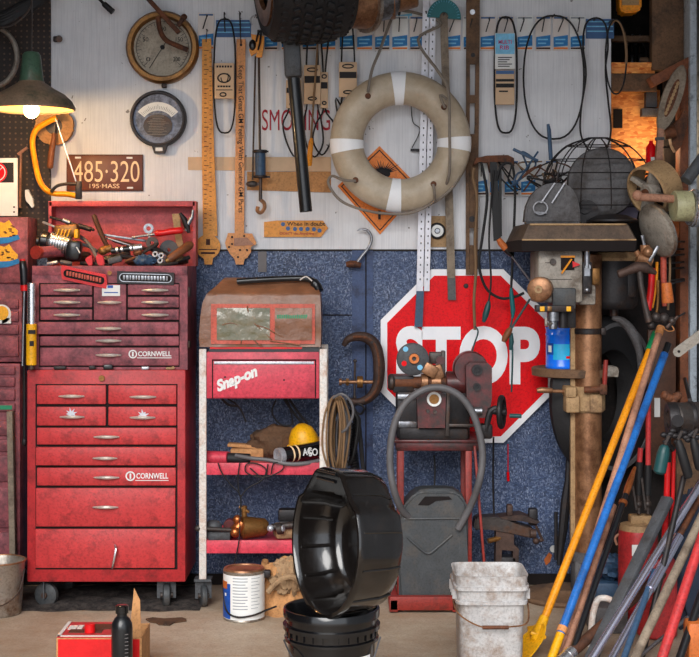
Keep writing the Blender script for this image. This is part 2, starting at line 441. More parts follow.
# pegboard on the left
one('pegboard', B().px(-150, -90, 50.5, 250, WY - .016, .012), 'pegboard', 'dark brown pegboard panel with rows of holes behind the green lamp', 'pegboard')

# dirty strip of oily dirt under the cabinets
random.seed(3)
b = B()
x_ = lambda u: -1.45 + .84 * u
def fd(u, v):
    x = -1.45 + .84 * u; y = 5.9 + .04 * noise.noise(Vector((x_(u) * 7, 2, 0))) + .47 * v
    h = .018 * (1 - abs(2 * v - 1) ** 3) * (1 - abs(2 * u - 1) ** 6) * (1.0 + .9 * noise.noise(Vector((x * 9, y * 14, 0))))
    return Vector((x, y, max(h, 0) + .0006))
b.grid(fd, 90, 30); one('oily_dirt', b, 'dirt', 'dark oily dirt swept under the red tool cabinet', 'dirt', kind='stuff')
b = B(); pts = []
for k in range(14):
    a = 2 * PI * k / 14; r = 1 + .3 * math.sin(3 * a) + .15 * math.cos(5 * a + 1)
    pts.append(P(166, 618.5, 5.75) * 0 + Vector((P(166, 0, 5.72).x + .075 * r * math.cos(a), 5.72 + .05 * r * math.sin(a), .001)))
b.prism(pts, (0, 0, .006)); one('cardboard_scrap', b, 'rag_dark', 'flat brown scrap lying on the floor before the red cabinet caster', 'scrap')

# ================================================================== LEFT SIDE OF THE WALL
# pendant lamp
LY = 5.85
o = P(31.5, 110, LY); k = S(LY)
t = thing('pendant_lamp', 'green enamel pendant lamp with dusty wide shade and lit bulb', 'lamp', o)
b = B()
prof = [(43 * k, 0), (43.5 * k, 2 * k), (40 * k, 9 * k), (33 * k, 15.5 * k), (24 * k, 20.5 * k), (13.5 * k, 27 * k), (12.5 * k, 28.5 * k)]
inn = [(r - 1.2 * k, h - .3 * k) for r, h in prof[::-1]]
b.lathe(prof + inn, o, n=48, closed=True); sh = obj('lamp_shade', b, 'shade_dusty', t)
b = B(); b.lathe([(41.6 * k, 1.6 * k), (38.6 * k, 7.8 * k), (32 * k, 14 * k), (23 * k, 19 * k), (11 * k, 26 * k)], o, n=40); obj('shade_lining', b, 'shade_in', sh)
b = B(); b.lathe([(0, 28 * k), (12.4 * k, 28 * k), (11.7 * k, 32 * k), (9 * k, 55 * k), (7 * k, 57.6 * k), (2.5 * k, 58.5 * k), (0, 58.5 * k)], o, n=28); obj('neck', b, 'green_shade', t)
b = B(); b.cyl(o + Vector((0, 0, 6 * k)), o + Vector((0, 0, 26 * k)), 5.5 * k); obj('socket', b, 'brass', t)
bo = o + Vector((1.2 * k, -6 * k, -.5 * k))
b = B(); b.sph(bo, 8 * k, (1, 1, 1.05), 20); bu = obj('bulb', b, 'bulb', t)
b = B(); b.tube([o + Vector((0, 0, 58 * k)), o + Vector((.4 * k, 0, 90 * k)), o + Vector((0, 0, 190 * k))], .8 * k, 6); obj('cord', b, 'iron', t)
LAMP = bo - Vector((0, .0, 12 * k))
# dark hose coil top-left
b = B()
for q in range(4): b.tube(spl([P(-25, 14 + q * 5, 6.1 + .03 * q), P(0, 22 + q * 3 - 6, 6.1), P(20, 12 + q * 3 - 6, 6.12), P(38, 2 + q * 2 - 5, 6.15), P(52, -14 + q, 6.18)], 5), S(6.1, 4.5), 8)
one('rubber_hose', b, 'black_rubber', 'black rubber hose coil slung above the green pendant lamp', 'hose')
b = B(); b.tube(spl([P(-6, 27, 6.05), P(10, 26, 6.05), P(24, 16, 6.05), P(31, 5, 6.05), P(33, -12, 6.05)], 6), S(6.05, .9), 6)
one('cable', b, 'iron', 'thin grey cable looping up from the chrome ring to the lamp cord', 'cable')
# chrome headlight ring at the left edge
b = B(); b.tube([P(-8 + 25 * math.cos(a), 57 + 30 * math.sin(a), 6.3) for a in [2 * PI * q / 40 for q in range(40)]], S(6.3, 4.2), 10, True, .6)
one('trim_ring', b, 'beige_grey', 'worn chrome headlight trim ring hung at the pegboard edge', 'ring')
# white sign panel with red disc
t = thing('warning_sign', 'white board with red disc on a navy square, above the stickered toolbox', 'sign', P(0, 216, 6.25))
obj('panel', B().px(-40, 158, 17.5, 216, 6.25, .012, .002), 'white_label', t)
b = B(); b.px(-20, 162.5, 13.5, 182.5, 6.247, .004, .0015); obj('square', b, 'ink', t)
b = B(); b.lathe([(0, 0), (S(6.25, 10), 0), (S(6.25, 10), .002), (0, .002)], P(-3, 172.5, 6.243), (0, 1, 0), 32); d = obj('disc', b, 'stop_red', t)
b = B(); b.lathe([(S(6.25, 7.6), 0), (S(6.25, 8.4), 0), (S(6.25, 8.4), .001), (S(6.25, 7.6), .001)], P(-3, 172.5, 6.2415), (0, 1, 0), 32, closed=True); b.bar(P(-9, 178, 6.2415), P(3, 167, 6.2415), .012, .002); obj('emblem', b, 'white_label', d)
b = B()
for x, y in ((14, 212), (14, 207)): b.lathe([(0, 0), (.004, 0), (.004, .002), (0, .002)], P(x, y, 6.247), (0, 1, 0), 10)
obj('screw', b, 'iron', t)
# white cotton glove + wooden stick with red string
b = B(); b.ppx([(25, 190), (28, 189.5), (30, 194), (33, 199), (33, 203), (34, 206), (32, 208), (29, 204), (26, 201), (25, 196)], WY - .045, .022); one('rag', b, 'white_label', 'small white rag pinned to the pegboard under the orange saw', 'rag')
b = B(); b.bar(P(18, 154.5, WY - .04), P(27.5, 147.5, WY - .04), .008, .012); b.bar(P(21, 154, WY - .035), P(20, 208, WY - .035), .012, .008); one('wooden_hanger', b, 'wood_pole', 'thin wooden stick hanger with a long strip on the pegboard', 'stick')
# wire wheel behind the lamp
t = thing('wire_brush', 'round tan wire brush wheel half hidden behind the lamp', 'brush', P(54, 145, WY - .05))
random.seed(5); b = B(); c0 = P(54, 126, WY - .05); rr = S(WY, 19.5)
pts = []
for q in range(60):
    a = 2 * PI * q / 60; r = rr * (.94 + .06 * random.random()); pts.append(c0 + Vector((r * math.cos(a), 0, r * math.sin(a))))
b.prism(pts, (0, .03, 0)); obj('bristle_disc', b, 'cardboard', t)
b = B(); b.lathe([(0, 0), (rr * .42, 0), (rr * .42, .008), (0, .008)], c0 - Vector((0, .008, 0)), (0, 1, 0), 24); obj('hub', b, 'iron', t)
# wooden-handled file under it
t = thing('file', 'small file with brown wooden handle hanging behind the orange saw', 'file', P(52, 168, WY - .11))
b = B(); b.tube([P(54, 133, WY - .1), P(53.7, 139, WY - .1), P(51.5, 153, WY - .1), P(50, 167, WY - .1), P(49.8, 168.5, WY - .1)], [.008, .011, .014, .014, .009], 10); obj('handle', b, 'wood_brown', t)
b = B(); b.bar(P(56, 118, WY - .1), P(54, 134, WY - .1), .012, .006); obj('blade', b, 'iron', t)
# bow saw
YS = 6.2
t = thing('bow_saw', 'orange tubular bow saw hung blade out over the number plate', 'saw', P(48, 197, YS))
b = B(); b.tube(spl([P(57, 117.5, YS), P(46, 123, YS), P(36, 130, YS), P(32.5, 142, YS), P(35, 162, YS), P(39, 179, YS), P(45, 189, YS), P(54, 193.5, YS), P(66, 194, YS), P(77, 196, YS)], 5), S(YS, 3.6), 10, flat=.8); obj('frame', b, 'orange', t)
b = B(); b.bar(P(56, 119, YS - .01), P(78, 187, YS - .01), S(YS, 4.2), .003); obj('blade', b, 'alu', t)
b = B(); b.tube(spl([P(51, 192, YS - .02), P(57, 186, YS - .02), P(66, 184, YS - .02), P(76, 184, YS - .02)], 5), .007, 8); b.px(75, 181, 81, 199, YS - .02, .03, .004); obj('lever', b, 'iron_dark', t)
# number plate
t = thing('number_plate', 'brown number plate with cream digits on the white wall', 'number plate', P(105, 191, WY - .006))
obj('plate', B().px(66.5, 154.5, 143, 191, WY - .008, .006, .003), 'plate_brown', t)
yy = WY - .0085
text('485·320', 'digits', 'cream', t, P(106.5, 171.5, yy), S(yy, 66), S(yy, 21), off=-.004)
text('195·MASS', 'legend', 'cream', t, P(104.5, 186, yy), S(yy, 30), S(yy, 4.4), off=.004)
b = B()
for x, y in ((78, 157.6), (129.5, 157.8), (130, 187.8)): b.px(x - 3, y - .9, x + 3, y + .9, yy - .001, .002)
obj('bolt_slot', b, 'white_label', t)
b = B(); b.px(66.5, 154.5, 143, 155.3, yy - .001, .002); b.px(66.5, 190.2, 143, 191, yy - .001, .002); b.px(66.5, 154.5, 67.3, 191, yy - .001, .002); b.px(142.2, 154.5, 143, 191, yy - .001, .002); obj('rim', b, 'ink_brown', t)
# brass gauge
def disc(b, c, r, y0, th, n=40): b.lathe([(0, 0), (r, 0), (r, th), (0, th)], Vector((c.x, y0, c.z)), (0, 1, 0), n); return b
c0 = P(163.5, 48.5, WY); k = S(WY)
t = thing('pressure_gauge', 'large brass rimmed round pressure gauge on the white wall', 'gauge', P(163.5, 84, WY - .03))
b = B(); b.lathe([(36 * k, 0), (36 * k, -.05), (34 * k, -.062), (30.5 * k, -.062), (29 * k, -.045), (28.5 * k, -.03), (0, -.03), (0, 0)], c0, (0, 1, 0), 56); obj('case', b, 'brass', t)
b = B(); disc(b, c0, 28.6 * k, WY - .034, .004); fc = obj('dial', b, 'dial', t)
b = B(); yy = WY - .0355
for q in range(36):
    a = R(-225 + q * 270 / 35) ; r0, r1 = (21 if q % 5 == 0 else 23.5) * k, 26 * k
    d = Vector((-math.cos(a), 0, -math.sin(a)))
    b.bar(c0 * 1 + d * r0 + Vector((0, yy - WY, 0)), c0 + d * r1 + Vector((0, yy - WY, 0)), .0022, .0015)
b.tube([Vector((c0.x + 26 * k * math.cos(R(a)), yy, c0.z + 26 * k * math.sin(R(a)))) for a in range(-50, 231, 8)], .001, 4)
obj('scale', b, 'ink', fc)
for q, n in enumerate(('0', '50', '100', '150', '200')):
    a = R(220 - q * 65); text(n, 'number', 'ink', fc, Vector((c0.x + 18.5 * k * math.cos(a), yy, c0.z + 18.5 * k * math.sin(a))), S(WY, 4 + 2 * len(n)) * .7, S(WY, 4.2))
b = B(); b.bar(Vector((c0.x + 4 * k, yy - .003, c0.z + 6 * k)), Vector((c0.x - 13 * k, yy - .003, c0.z - 21 * k)), .003, .002); disc(b, c0, 2.2 * k, yy - .005, .005, 16); obj('needle', b, 'ink', fc)
b = B(); b.px(161.5, 83, 166, 87.5, WY - .04, .035, .003); obj('fitting', b, 'iron_dark', t)
# panel meter
c0 = P(159, 119.5, WY)
t = thing('panel_meter', 'black rimmed round panel meter with white arc scale below the brass gauge', 'meter', P(159, 150, WY - .03))
b = B(); b.lathe([(28 * k, 0), (28 * k, -.04), (26.5 * k, -.055), (25 * k, -.055), (24.4 * k, -.04), (24.4 * k, -.03), (0, -.03), (0, 0)], c0, (0, 1, 0), 56); obj('case', b, 'iron_dark', t)
b = B(); disc(b, c0, 24.5 * k, WY - .034, .004); fc = obj('dial', b, 'dial_blue', t)
yy = WY - .0365
def arcband(r0, r1, a0, a1, cx, cz, n=20):
    o_ = [Vector((cx + r1 * math.cos(R(a0 + (a1 - a0) * q / n)), yy, cz + r1 * math.sin(R(a0 + (a1 - a0) * q / n)))) for q in range(n + 1)]
    i_ = [Vector((cx + r0 * math.cos(R(a0 + (a1 - a0) * q / n)), yy, cz + r0 * math.sin(R(a0 + (a1 - a0) * q / n)))) for q in range(n + 1)]
    return o_ + i_[::-1]
b = B(); b.prism(arcband(17 * k, 25.5 * k, 38, 142, c0.x, c0.z - 9 * k), (0, .002, 0)); obj('arc_scale', b, 'white_label', fc)
b = B(); yy -= .001
for q in range(21):
    a = R(42 + q * 4.8); d = Vector((math.cos(a), 0, math.sin(a))); cc = Vector((c0.x, yy, c0.z - 9 * k))
    b.bar(cc + d * 18.5 * k, cc + d * (21.5 if q % 5 else 23) * k, .0016, .001)
obj('scale_mark', b, 'ink', fc)
b = B(); b.lathe([(0, 0), (14.5 * k, 0), (14.5 * k, .004), (0, .004)], Vector((c0.x, yy - .003, c0.z - 7 * k)), (0, 1, 0), 30, sy=.78); obj('medallion', b, 'iron', fc)
b = B(); random.seed(2)
for q in range(14):
    y_ = -16 + q * 1.6
    b.bar(Vector((c0.x - random.uniform(5, 11) * k, yy - .004, c0.z + (y_) * k)), Vector((c0.x + random.uniform(4, 11) * k, yy - .004, c0.z + (y_ + .3) * k)), .0022, .001)
obj('legend', b, 'dial', fc)
b = B(); b.ppx([(151, 144), (167, 144), (164, 153), (154, 153)], WY - .05, .045); tb = obj('terminal', b, 'iron_dark', t)
b = B(); b.px(155.5, 147.5, 162.5, 151, WY - .053, .006); obj('terminal_label', b, 'galv', tb)
# rusty wrench bar crossing the gauge
b = B(); b.bar(P(142, -8, WY - .12), P(179, 33, WY - .12), S(WY, 6.5), .02, .004)
b.tube(spl([P(158, 17, WY - .12), P(160, 30, WY - .12), P(166, 40, WY - .12), P(178, 46, WY - .12), P(188, 50, WY - .12)], 5), .011, 8)
b.bar(P(178, 26, WY - .125), P(184, 17, WY - .125), .018, .018, .003); b.sph(P(184, 17, WY - .125), .014)
one('wrench_bar', b, 'rust', 'rusty crank bar with a curved arm hanging across the brass gauge', 'crank')
b = B(); b.tube([P(95, -6, WY - .08), P(103, 3, WY - .08), P(104, 4, WY - .08), P(113, 12, WY - .08)], [.007, .007, .013, .014], 10); one('screwdriver', b, 'iron_dark', 'dark handled tool hanging at the wall top left of the brass gauge', 'tool')
b = B(); b.px(53, 36, 60, 41.5, WY - .03, .03, .004); b.cyl(P(59, 39, WY - .045), P(59, 39, WY - .01), S(WY, 3.5), 16); one('hose_bracket', b, 'iron', 'small dark metal bracket on the white wall beside the lamp', 'bracket')

# ================================================================== LEFT TOOL CABINETS
def pull(px0, px1, py, Y, parent, m='pull_metal', h=3.5):
    b = B(); n = 9
    for q in range(1): pass
    pts = [P(px0 + (px1 - px0) * q / n, py, Y - .004 - .016 * math.sin(PI * q / n)) for q in range(n + 1)]
    b.tube(pts, [S(Y, h) * (.28 + .42 * math.sin(PI * q / n)) for q in range(n + 1)], 8, flat=.75)
    return obj('handle', b, m, parent)
def drawer(parent, x0, y0, x1, y1, Y, m, pulls=(), name='drawer', out=.012):
    d = obj(name, B().px(x0 + .25, y0 + .35, x1 - .25, y1 - .35, Y - out, out + .02, .0035), m, parent)
    for (a, c_, y) in pulls: pull(a, c_, y, Y - out, d)
    return d
CY = 6.2
t = thing('tool_chest', 'red tool chest with cartoon stickers at the left frame edge', 'tool chest', P(-35, 362, CY))
obj('body', B().px(-100, 282, 22, 362, CY, .16, .004), 'red_dusty', t)
lid = obj('lid', B().px(-100, 217, 28, 283, CY - .02, .18, .006), 'red_dusty', t)
for y0, y1 in ((299, 309), (311, 322), (324.5, 334.5), (336, 357)): drawer(t, -95, y0, 18.5, y1, CY, 'red_dusty', ((-60, -20, (y0 + y1) / 2),))
ys = CY - .0225
for cy in (230, 254):
    b = B(); b.ppx([(-8, cy - 5), (-2, cy - 9), (4, cy - 7), (9, cy - 10), (13, cy - 4), (18, cy + 1), (17, cy + 6), (8, cy + 8), (-8, cy + 8)], ys, .002); s_ = obj('sticker', b, 'yellow', t)
    b = B(); b.ppx([(-8, cy + 8), (10, cy + 7), (18, cy + 4.5), (20, cy + 9), (8, cy + 13), (-8, cy + 15)], ys - .001, .002); obj('ribbon', b, 'blue_band', s_)
    b = B(); random.seed(int(cy))
    for q in range(12): x = -6 + random.random() * 20; y = cy - 5 + random.random() * 11; b.px(x, y, x + 2.5, y + 1.3, ys - .001, .002)
    obj('sticker_print', b, 'rust', s_)
b = B(); b.lathe([(0, 0), (S(CY, 9.5), 0), (S(CY, 9.5), .002), (0, .002)], P(1.5, 314, CY - .016), (0, 1, 0), 30); b.px(2, 318, 11, 323.5, CY - .016, .002); s_ = obj('sticker', b, 'white_label', t)
b = B(); b.lathe([(0, 0), (S(CY, 7), 0), (S(CY, 7), .002), (0, .002)], P(1.5, 313, CY - .018), (0, 1, 0), 30); s2 = obj('sticker_disc', b, 'yellow', s_)
t = thing('tool_cabinet', 'red drawer cabinet under the stickered chest at the left edge', 'tool cabinet', P(-40, 596, CY))
obj('body', B().px(-100, 363.5, 20, 572, CY, .16, .004), 'red_dusty', t)
for y0, y1 in ((366, 375), (377, 387), (389, 401), (403, 412), (420, 436), (439, 452), (455, 482), (487, 528), (532, 568)): drawer(t, -95, y0, 15, y1, CY, 'red_dusty', ((-60, -20, (y0 + y1) / 2),))
b = B(); b.px(-6, 405.5, 12, 409.5, CY - .0145, .003); obj('label_strip', b, 'ink_green', t)
for x in (-85, 8):
    b = B(); p = P(x, 0, CY + .07); b.cyl((p.x - .015, p.y, .035), (p.x + .015, p.y, .035), .035, 20); b.box((p.x, p.y, .075), (.05, .05, .05)); obj('caster', b, 'iron_dark', t)
b = B(); b.bar(P(10.5, 411, CY - .035), P(13.5, 562, CY - .05), .045, .025, .003); o = one('wood_batten', b, 'wood_grey', 'grey wooden batten standing against the left drawer cabinet', 'batten')
# galvanised pail
PY = 5.86; c0 = P(-2, 0, PY); k = S(PY)
t = thing('metal_pail', 'galvanised metal pail with rusty rim on the floor at the left edge', 'pail', (c0.x, PY, 0))
b = B(); b.lathe([(0, .002), (22.5 * k, .002), (23 * k, .008), (24 * k, .07), (26.5 * k, .205), (27.3 * k, .21), (27.3 * k, .216), (26.4 * k, .218), (25.5 * k, .205), (22 * k, .012), (0, .012)], (c0.x, PY, 0), n=40); obj('body', b, 'galv', t)
b = B(); b.tube([Vector((c0.x + 27 * k * math.cos(a), PY + 27 * k * math.sin(a), .215)) for a in [2 * PI * q / 40 for q in range(40)]], .004, 8, True); obj('rim', b, 'rust_metal', t)
b = B(); b.tube(spl([(c0.x + 26.5 * k, PY, .18), (c0.x + 24 * k, PY - .06, .1), (c0.x + 8 * k, PY - .11, .055), (c0.x - 14 * k, PY - .1, .08), (c0.x - 26 * k, PY - .02, .18)], 6), .003, 6); obj('bail', b, 'iron', t)
# big screwdriver hung between the cabinets, with its dark twin
t = thing('screwdriver', 'long screwdriver with black and red handle hanging between the two chests', 'screwdriver', P(24, 370, 5.96))
b = B(); b.tube([P(22.5, 260, 5.95), P(22.7, 262, 5.95), P(23.5, 270, 5.95), P(24, 282, 5.95), P(24.2, 287, 5.95)], [.008, .015, .0165, .0155, .012], 12); hd = obj('handle', b, 'black_plastic', t)
b = B(); b.cyl(P(24.2, 285, 5.95), P(24.5, 291, 5.95), .0165, 14); b.cyl(P(22.5, 259, 5.95), P(22.6, 262, 5.95), .011, 14); obj('band', b, 'red_bright', hd)
b = B(); b.cyl(P(24.4, 290, 5.95), P(22.5, 366, 5.95), .0055, 10); obj('shaft', b, 'steel', t)
b = B(); b.cyl(P(24.2, 262, 5.99), P(24.3, 438, 5.99), .006, 8); b.sph(P(24.3, 442, 5.99), .011, (1, 1, 1.6)); one('pry_rod', b, 'iron_dark', 'dark steel rod hanging in the gap beside the red cabinet', 'rod')
t = thing('grease_gun', 'grease gun with chrome tube and yellow barrel beside the chest', 'grease gun', P(31.5, 369, 5.9))
b = B(); b.cyl(P(31.5, 283, 5.9), P(31.5, 327, 5.9), S(5.9, 4.2), 18); obj('tube', b, 'chrome', t)
b = B(); b.cyl(P(31.5, 324, 5.9), P(31.3, 365, 5.9), S(5.9, 5.2), 18); bb = obj('barrel', b, 'yellow', t)
b = B(); b.px(28, 330, 35, 334, 5.9 - S(5.9, 5.6), .01); b.px(29.5, 341, 33.5, 346, 5.9 - S(5.9, 5.6), .01); obj('marking', b, 'ink', bb)
b = B(); b.cyl(P(31.3, 365, 5.9), P(31.3, 369.5, 5.9), S(5.9, 3), 14); obj('nozzle', b, 'iron', t)

# ================================================================== RED ROLLING CABINET
CY = 5.92
t = thing('rolling_cabinet', 'large red rolling tool cabinet with seven rows of drawers', 'tool cabinet', P(106, 0, CY) * 1)
t.location.z = 0
b = B(); b.px(27, 370, 185.5, 582, CY, .4, .005); body = obj('body', b, 'red_cab', t)
b = B(); b.lathe([(0, 0), (.012, 0), (.012, .01), (0, .01)], P(101.5, 378.3, CY - .009), (0, 1, 0), 18); lk = obj('lock', b, 'brass', body)
obj('recess', B().px(35.5, 384, 177.5, 569.5, CY - .001, .002), 'slot', t)
def decal(parent, x, y, Y, seed):
    random.seed(seed); b = B(); n = 18
    pts = []
    for q in range(n):
        a = 2 * PI * q / n; r = (4.2 + 2.6 * random.random()) if q % 2 else 2.6
        pts.append((x + r * 1.15 * math.cos(a), y + r * math.sin(a)))
    b.ppx(pts, Y - .0135, .002); return obj('splash', b, 'alu', parent)
rows = [(36.5, 385, 106, 404.5, (59, 84, 396.3)), (108, 385, 176.5, 404.5, (130, 156, 397)), (36.5, 406.5, 106, 426, (60, 84, 417)), (108, 406.5, 176.5, 426, (130, 155, 417.6)),
        (36.5, 427.5, 176.5, 445, (94, 119, 437)), (35.5, 447, 175.5, 465.8, (93, 117, 458.3)), (36.5, 467.5, 176, 486, (94, 119, 477.6)),
        (35.5, 487.8, 175.5, 527, (93, 118, 507.3)), (35, 528.8, 175, 568.5, None)]
for i, (x0, y0, x1, y1, pl) in enumerate(rows):
    d = drawer(t, x0, y0, x1, y1, CY, 'red_paint', (pl,) if pl else (), out=.02 if i == 5 else .012)
    if i == 2: decal(d, 71, 414, CY, 4)
    if i == 3: decal(d, 143, 415.5, CY, 9)
    if i == 6: badge_parent = d
    if i == 8:
        b = B(); b.tube(spl([P(115, 545, CY - .014), P(116, 549, CY - .03), P(114.5, 557, CY - .034), P(113, 564, CY - .03), P(112.5, 568, CY - .014)], 5), .005, 8); obj('handle', b, 'chrome', d)
def cornwell(parent, x0, x1, y0, y1, Y):
    cy = (y0 + y1) / 2; r = (y1 - y0) / 2; x = x0 + r
    b = B(); b.lathe([(S(Y, r * .72), 0), (S(Y, r), 0), (S(Y, r), .002), (S(Y, r * .72), .002)], P(x, cy, Y - .002), (0, 1, 0), 24, closed=True); b.px(x - .8, cy - r * .55, x + .8, cy + r * .55, Y - .002, .002)
    b.px(x + r, y1 - .9, x1, y1 - .2, Y - .002, .002); obj('emblem', b, 'white_label', parent)
    text('CORNWELL', 'lettering', 'white_label', parent, P((x + r * 1.2 + x1) / 2, cy - .3, Y), S(Y, x1 - x - r * 1.3), S(Y, (y1 - y0) * .58), off=.02)
cornwell(badge_parent, 125.5, 168.5, 471.3, 481, CY - .0125)
# casters
def caster(parent, x, y_depth, ztop, r, ang, m='grey_plastic', w=.032):
    c = Vector((x, y_depth, r)); ax = Vector((math.cos(ang), math.sin(ang), 0))
    b = B(); q = w / 2
    b.lathe([(0, -q), (r * .8, -q), (r * .97, -q * .7), (r, 0), (r * .97, q * .7), (r * .8, q), (0, q)], c, ax, 28); cs = obj('caster', b, m, parent)
    b = B(); 
    for sgn in (-1, 1): b.bar(c + ax * sgn * (q + .004) - Vector((0, 0, r * .25)), c + ax * sgn * (q + .004) + Vector((0, 0, ztop - r)), r * .5, .004) if abs(math.cos(ang)) < .5 else b.bar(c + ax * sgn * (q + .004) - Vector((0, 0, r * .25)), c + ax * sgn * (q + .004) + Vector((0, 0, ztop - r)), .004, r * .75)
    b.box((x, y_depth, ztop - .004), (.07, .07, .01)); obj('bracket', b, 'grey_dark', cs)
    b = B(); b.cyl(c - ax * (q + .01), c + ax * (q + .01), r * .25, 12); obj('axle', b, 'iron', cs)
zt = P(0, 582, CY).z + .004
caster(t, P(46.5, 0, 5.98).x, 5.98, zt, .05, R(75)); caster(t, P(64, 0, 6.24).x, 6.24, zt, .05, R(70))
caster(t, P(166.5, 0, 5.97).x, 5.97, zt, .05, R(8)); caster(t, P(167, 0, 6.24).x, 6.24, zt, .05, R(20))

# ================================================================== RED TOP CHEST
HYc = 5.95
t = thing('tool_chest', 'open red tool chest heaped with hand tools on the rolling cabinet', 'tool chest', P(109, 370, HYc + .17))
D = .345
a, c_ = P(32, 265.8, HYc), P(187.5, 369.8, HYc); w = c_.x - a.x
b = B()
b.px(32, 275, 187.5, 369.8, HYc, .02); b.box(((a.x + c_.x) / 2, HYc + D / 2, c_.z + .2), (w - .01, D - .01, .396))
for x in (a.x + .006, c_.x - .006): b.box((x, HYc + D / 2 + .003, (a.z + c_.z) / 2 - .001), (.012, D - .004, a.z - c_.z - .002))
b.box(((a.x + c_.x) / 2, HYc + D - .008, (a.z + c_.z) / 2), (w - .002, .012, a.z - c_.z - .003)); b.px(32, 265.8, 187.5, 275.2, HYc - .004, .018, .003)
body = obj('body', b, 'red_dusty', t)
obj('recess', B().px(39, 283, 179.5, 367, HYc - .001, .002), 'slot', t)
b = B(); l0, l1 = P(48.5, 201, 6.285), P(195.5, 268, 6.285)
b.px(48.5, 201, 195.5, 266, 6.285, .008); b.px(48.5, 201, 195.5, 206.5, 6.2, .09, .003); b.px(48.5, 201, 51.5, 266, 6.2, .09); b.px(192.8, 201, 195.8, 266, 6.2, .09)
ld = obj('lid', b, 'red_lid', t)
b = B(); b.px(111, 201.6, 125, 205.8, 6.198, .006); obj('lid_scrape', b, 'salmon', ld) if False else b.bm.free()
for x0, x1, pl in ((40, 92.3, (54, 80)), (127.5, 179, (142, 168))):
    for y0, y1, py in ((283.8, 295.3, 290.2), (296.5, 307.8, 302.3), (309, 320.3, 315)): drawer(t, x0, y0, x1, y1, HYc, 'red_dusty', ((pl[0], pl[1], py),))
d = drawer(t, 93.5, 283.8, 126.3, 320.3, HYc, 'red_dusty', ((98, 121, 302.5),))
b = B(); b.px(102, 285.2, 120, 296, HYc - .0145, .002); lb = obj('label', b, 'white_label', d)
b = B(); b.px(107.5, 285.4, 113, 288, HYc - .0155, .002); b.px(104, 292, 118, 293, HYc - .0155, .002); obj('label_print', b, 'blue_label', lb)
drawer(t, 36.5, 321.8, 178.5, 334.6, HYc, 'red_dusty', ((96, 121, 328.6),), out=.03); drawer(t, 39.5, 336, 179, 346, HYc, 'red_dusty', ((96, 121, 340.8),))
d = drawer(t, 39.5, 347.3, 179, 366, HYc, 'red_dusty', ((96, 121, 355.2),)); cornwell(d, 128.5, 171.5, 349.8, 358.4, HYc - .0125)
b = B(); b.lathe([(0, 0), (.009, 0), (.009, .008), (0, .008)], P(109.5, 273, HYc - .008), (0, 1, 0), 16); obj('lock', b, 'brass', t)
# catches on the right side of chest
b = B(); q = P(187.5, 292, HYc + .05); b.box((q.x + .006, q.y, q.z), (.012, .05, .04), None, .003); b.box((q.x + .006, q.y, P(0, 345, HYc).z), (.012, .05, .03), None, .003); obj('latch', b, 'iron', t)
# magnetic socket trays stuck on the chest front
def stad(cx, cy, hw, hh, ang, n=10):
    out = []
    for q in range(n + 1): a_ = -PI / 2 + PI * q / n; out.append((hw - hh + hh * math.cos(a_), hh * math.sin(a_)))
    for q in range(n + 1): a_ = PI / 2 + PI * q / n; out.append((-hw + hh + hh * math.cos(a_), hh * math.sin(a_)))
    return [(cx + x * math.cos(ang) - y * math.sin(ang), cy + x * math.sin(ang) + y * math.cos(ang)) for x, y in out]
def badge(label, cx, cy, hw, hh, ang, m, seed, corner=False):
    t = thing('name_badge', label, 'badge', P(cx, cy + hh, HYc - .02), 'embossed badges on the red chest')
    b = B(); y = HYc - .02
    if corner:
        ca, sa = math.cos(ang), math.sin(ang)
        b.ppx([(cx + x * ca - z * sa, cy + x * sa + z * ca) for x, z in ((-hw, -hh), (hw, -hh), (hw, hh), (-hw, hh))], y, .019)
    else: b.ppx([(cx + x * math.cos(ang) - z * math.sin(ang), cy + x * math.sin(ang) + z * math.cos(ang)) for x, z in ((-hw, -hh), (hw - 3, -hh), (hw, hh * .2), (hw, hh), (-hw + 3, hh), (-hw, -hh * .2))], y, .019)
    obj('plate', b, m, t)
    b = B(); b.ppx(stad(cx, cy, hw - 2, hh - 1.8, ang), y - .002, .003); pn = obj('panel', b, 'slot', t)
    b = B(); b.ring([P(x, z, y - .003) for x, z in stad(cx, cy, hw - 2, hh - 1.8, ang)], [P(x, z, y - .003) for x, z in stad(cx, cy, hw - 3, hh - 2.7, ang)], (0, .002, 0)); obj('rim', b, m if not corner else 'steel', pn)
    random.seed(seed); b = B(); x = -hw + 6
    while x < hw - 6:                                        # worn relief letters, too worn to read
        w_ = random.uniform(1.6, 2.8); X0 = cx + x * math.cos(ang); Z0 = cy + x * math.sin(ang)
        b.px(X0, Z0 - 2.2, X0 + w_, Z0 + 2.2, y - .004, .002, .0006); x += w_ + .9
    obj('relief', b, 'steel' if corner else 'salmon', pn)
badge('red embossed badge stuck tilted on the red chest front', 84, 277, 24, 6.8, R(12), 'red_bright', 3)
badge('black and chrome embossed badge stuck on the red chest front', 145.5, 278, 28.5, 6.2, R(1.5), 'iron_dark', 8, True)
# ================================================================== UPPER WALL, MIDDLE
def hook(parent, px, py, Y, m='iron_dark', r=.0035):
    b = B(); p = P(px, py, Y); b.cyl((p.x, p.y - .012, p.z), (p.x, WY - .001, p.z), r, 8)
    return obj('hook', b, m, parent)
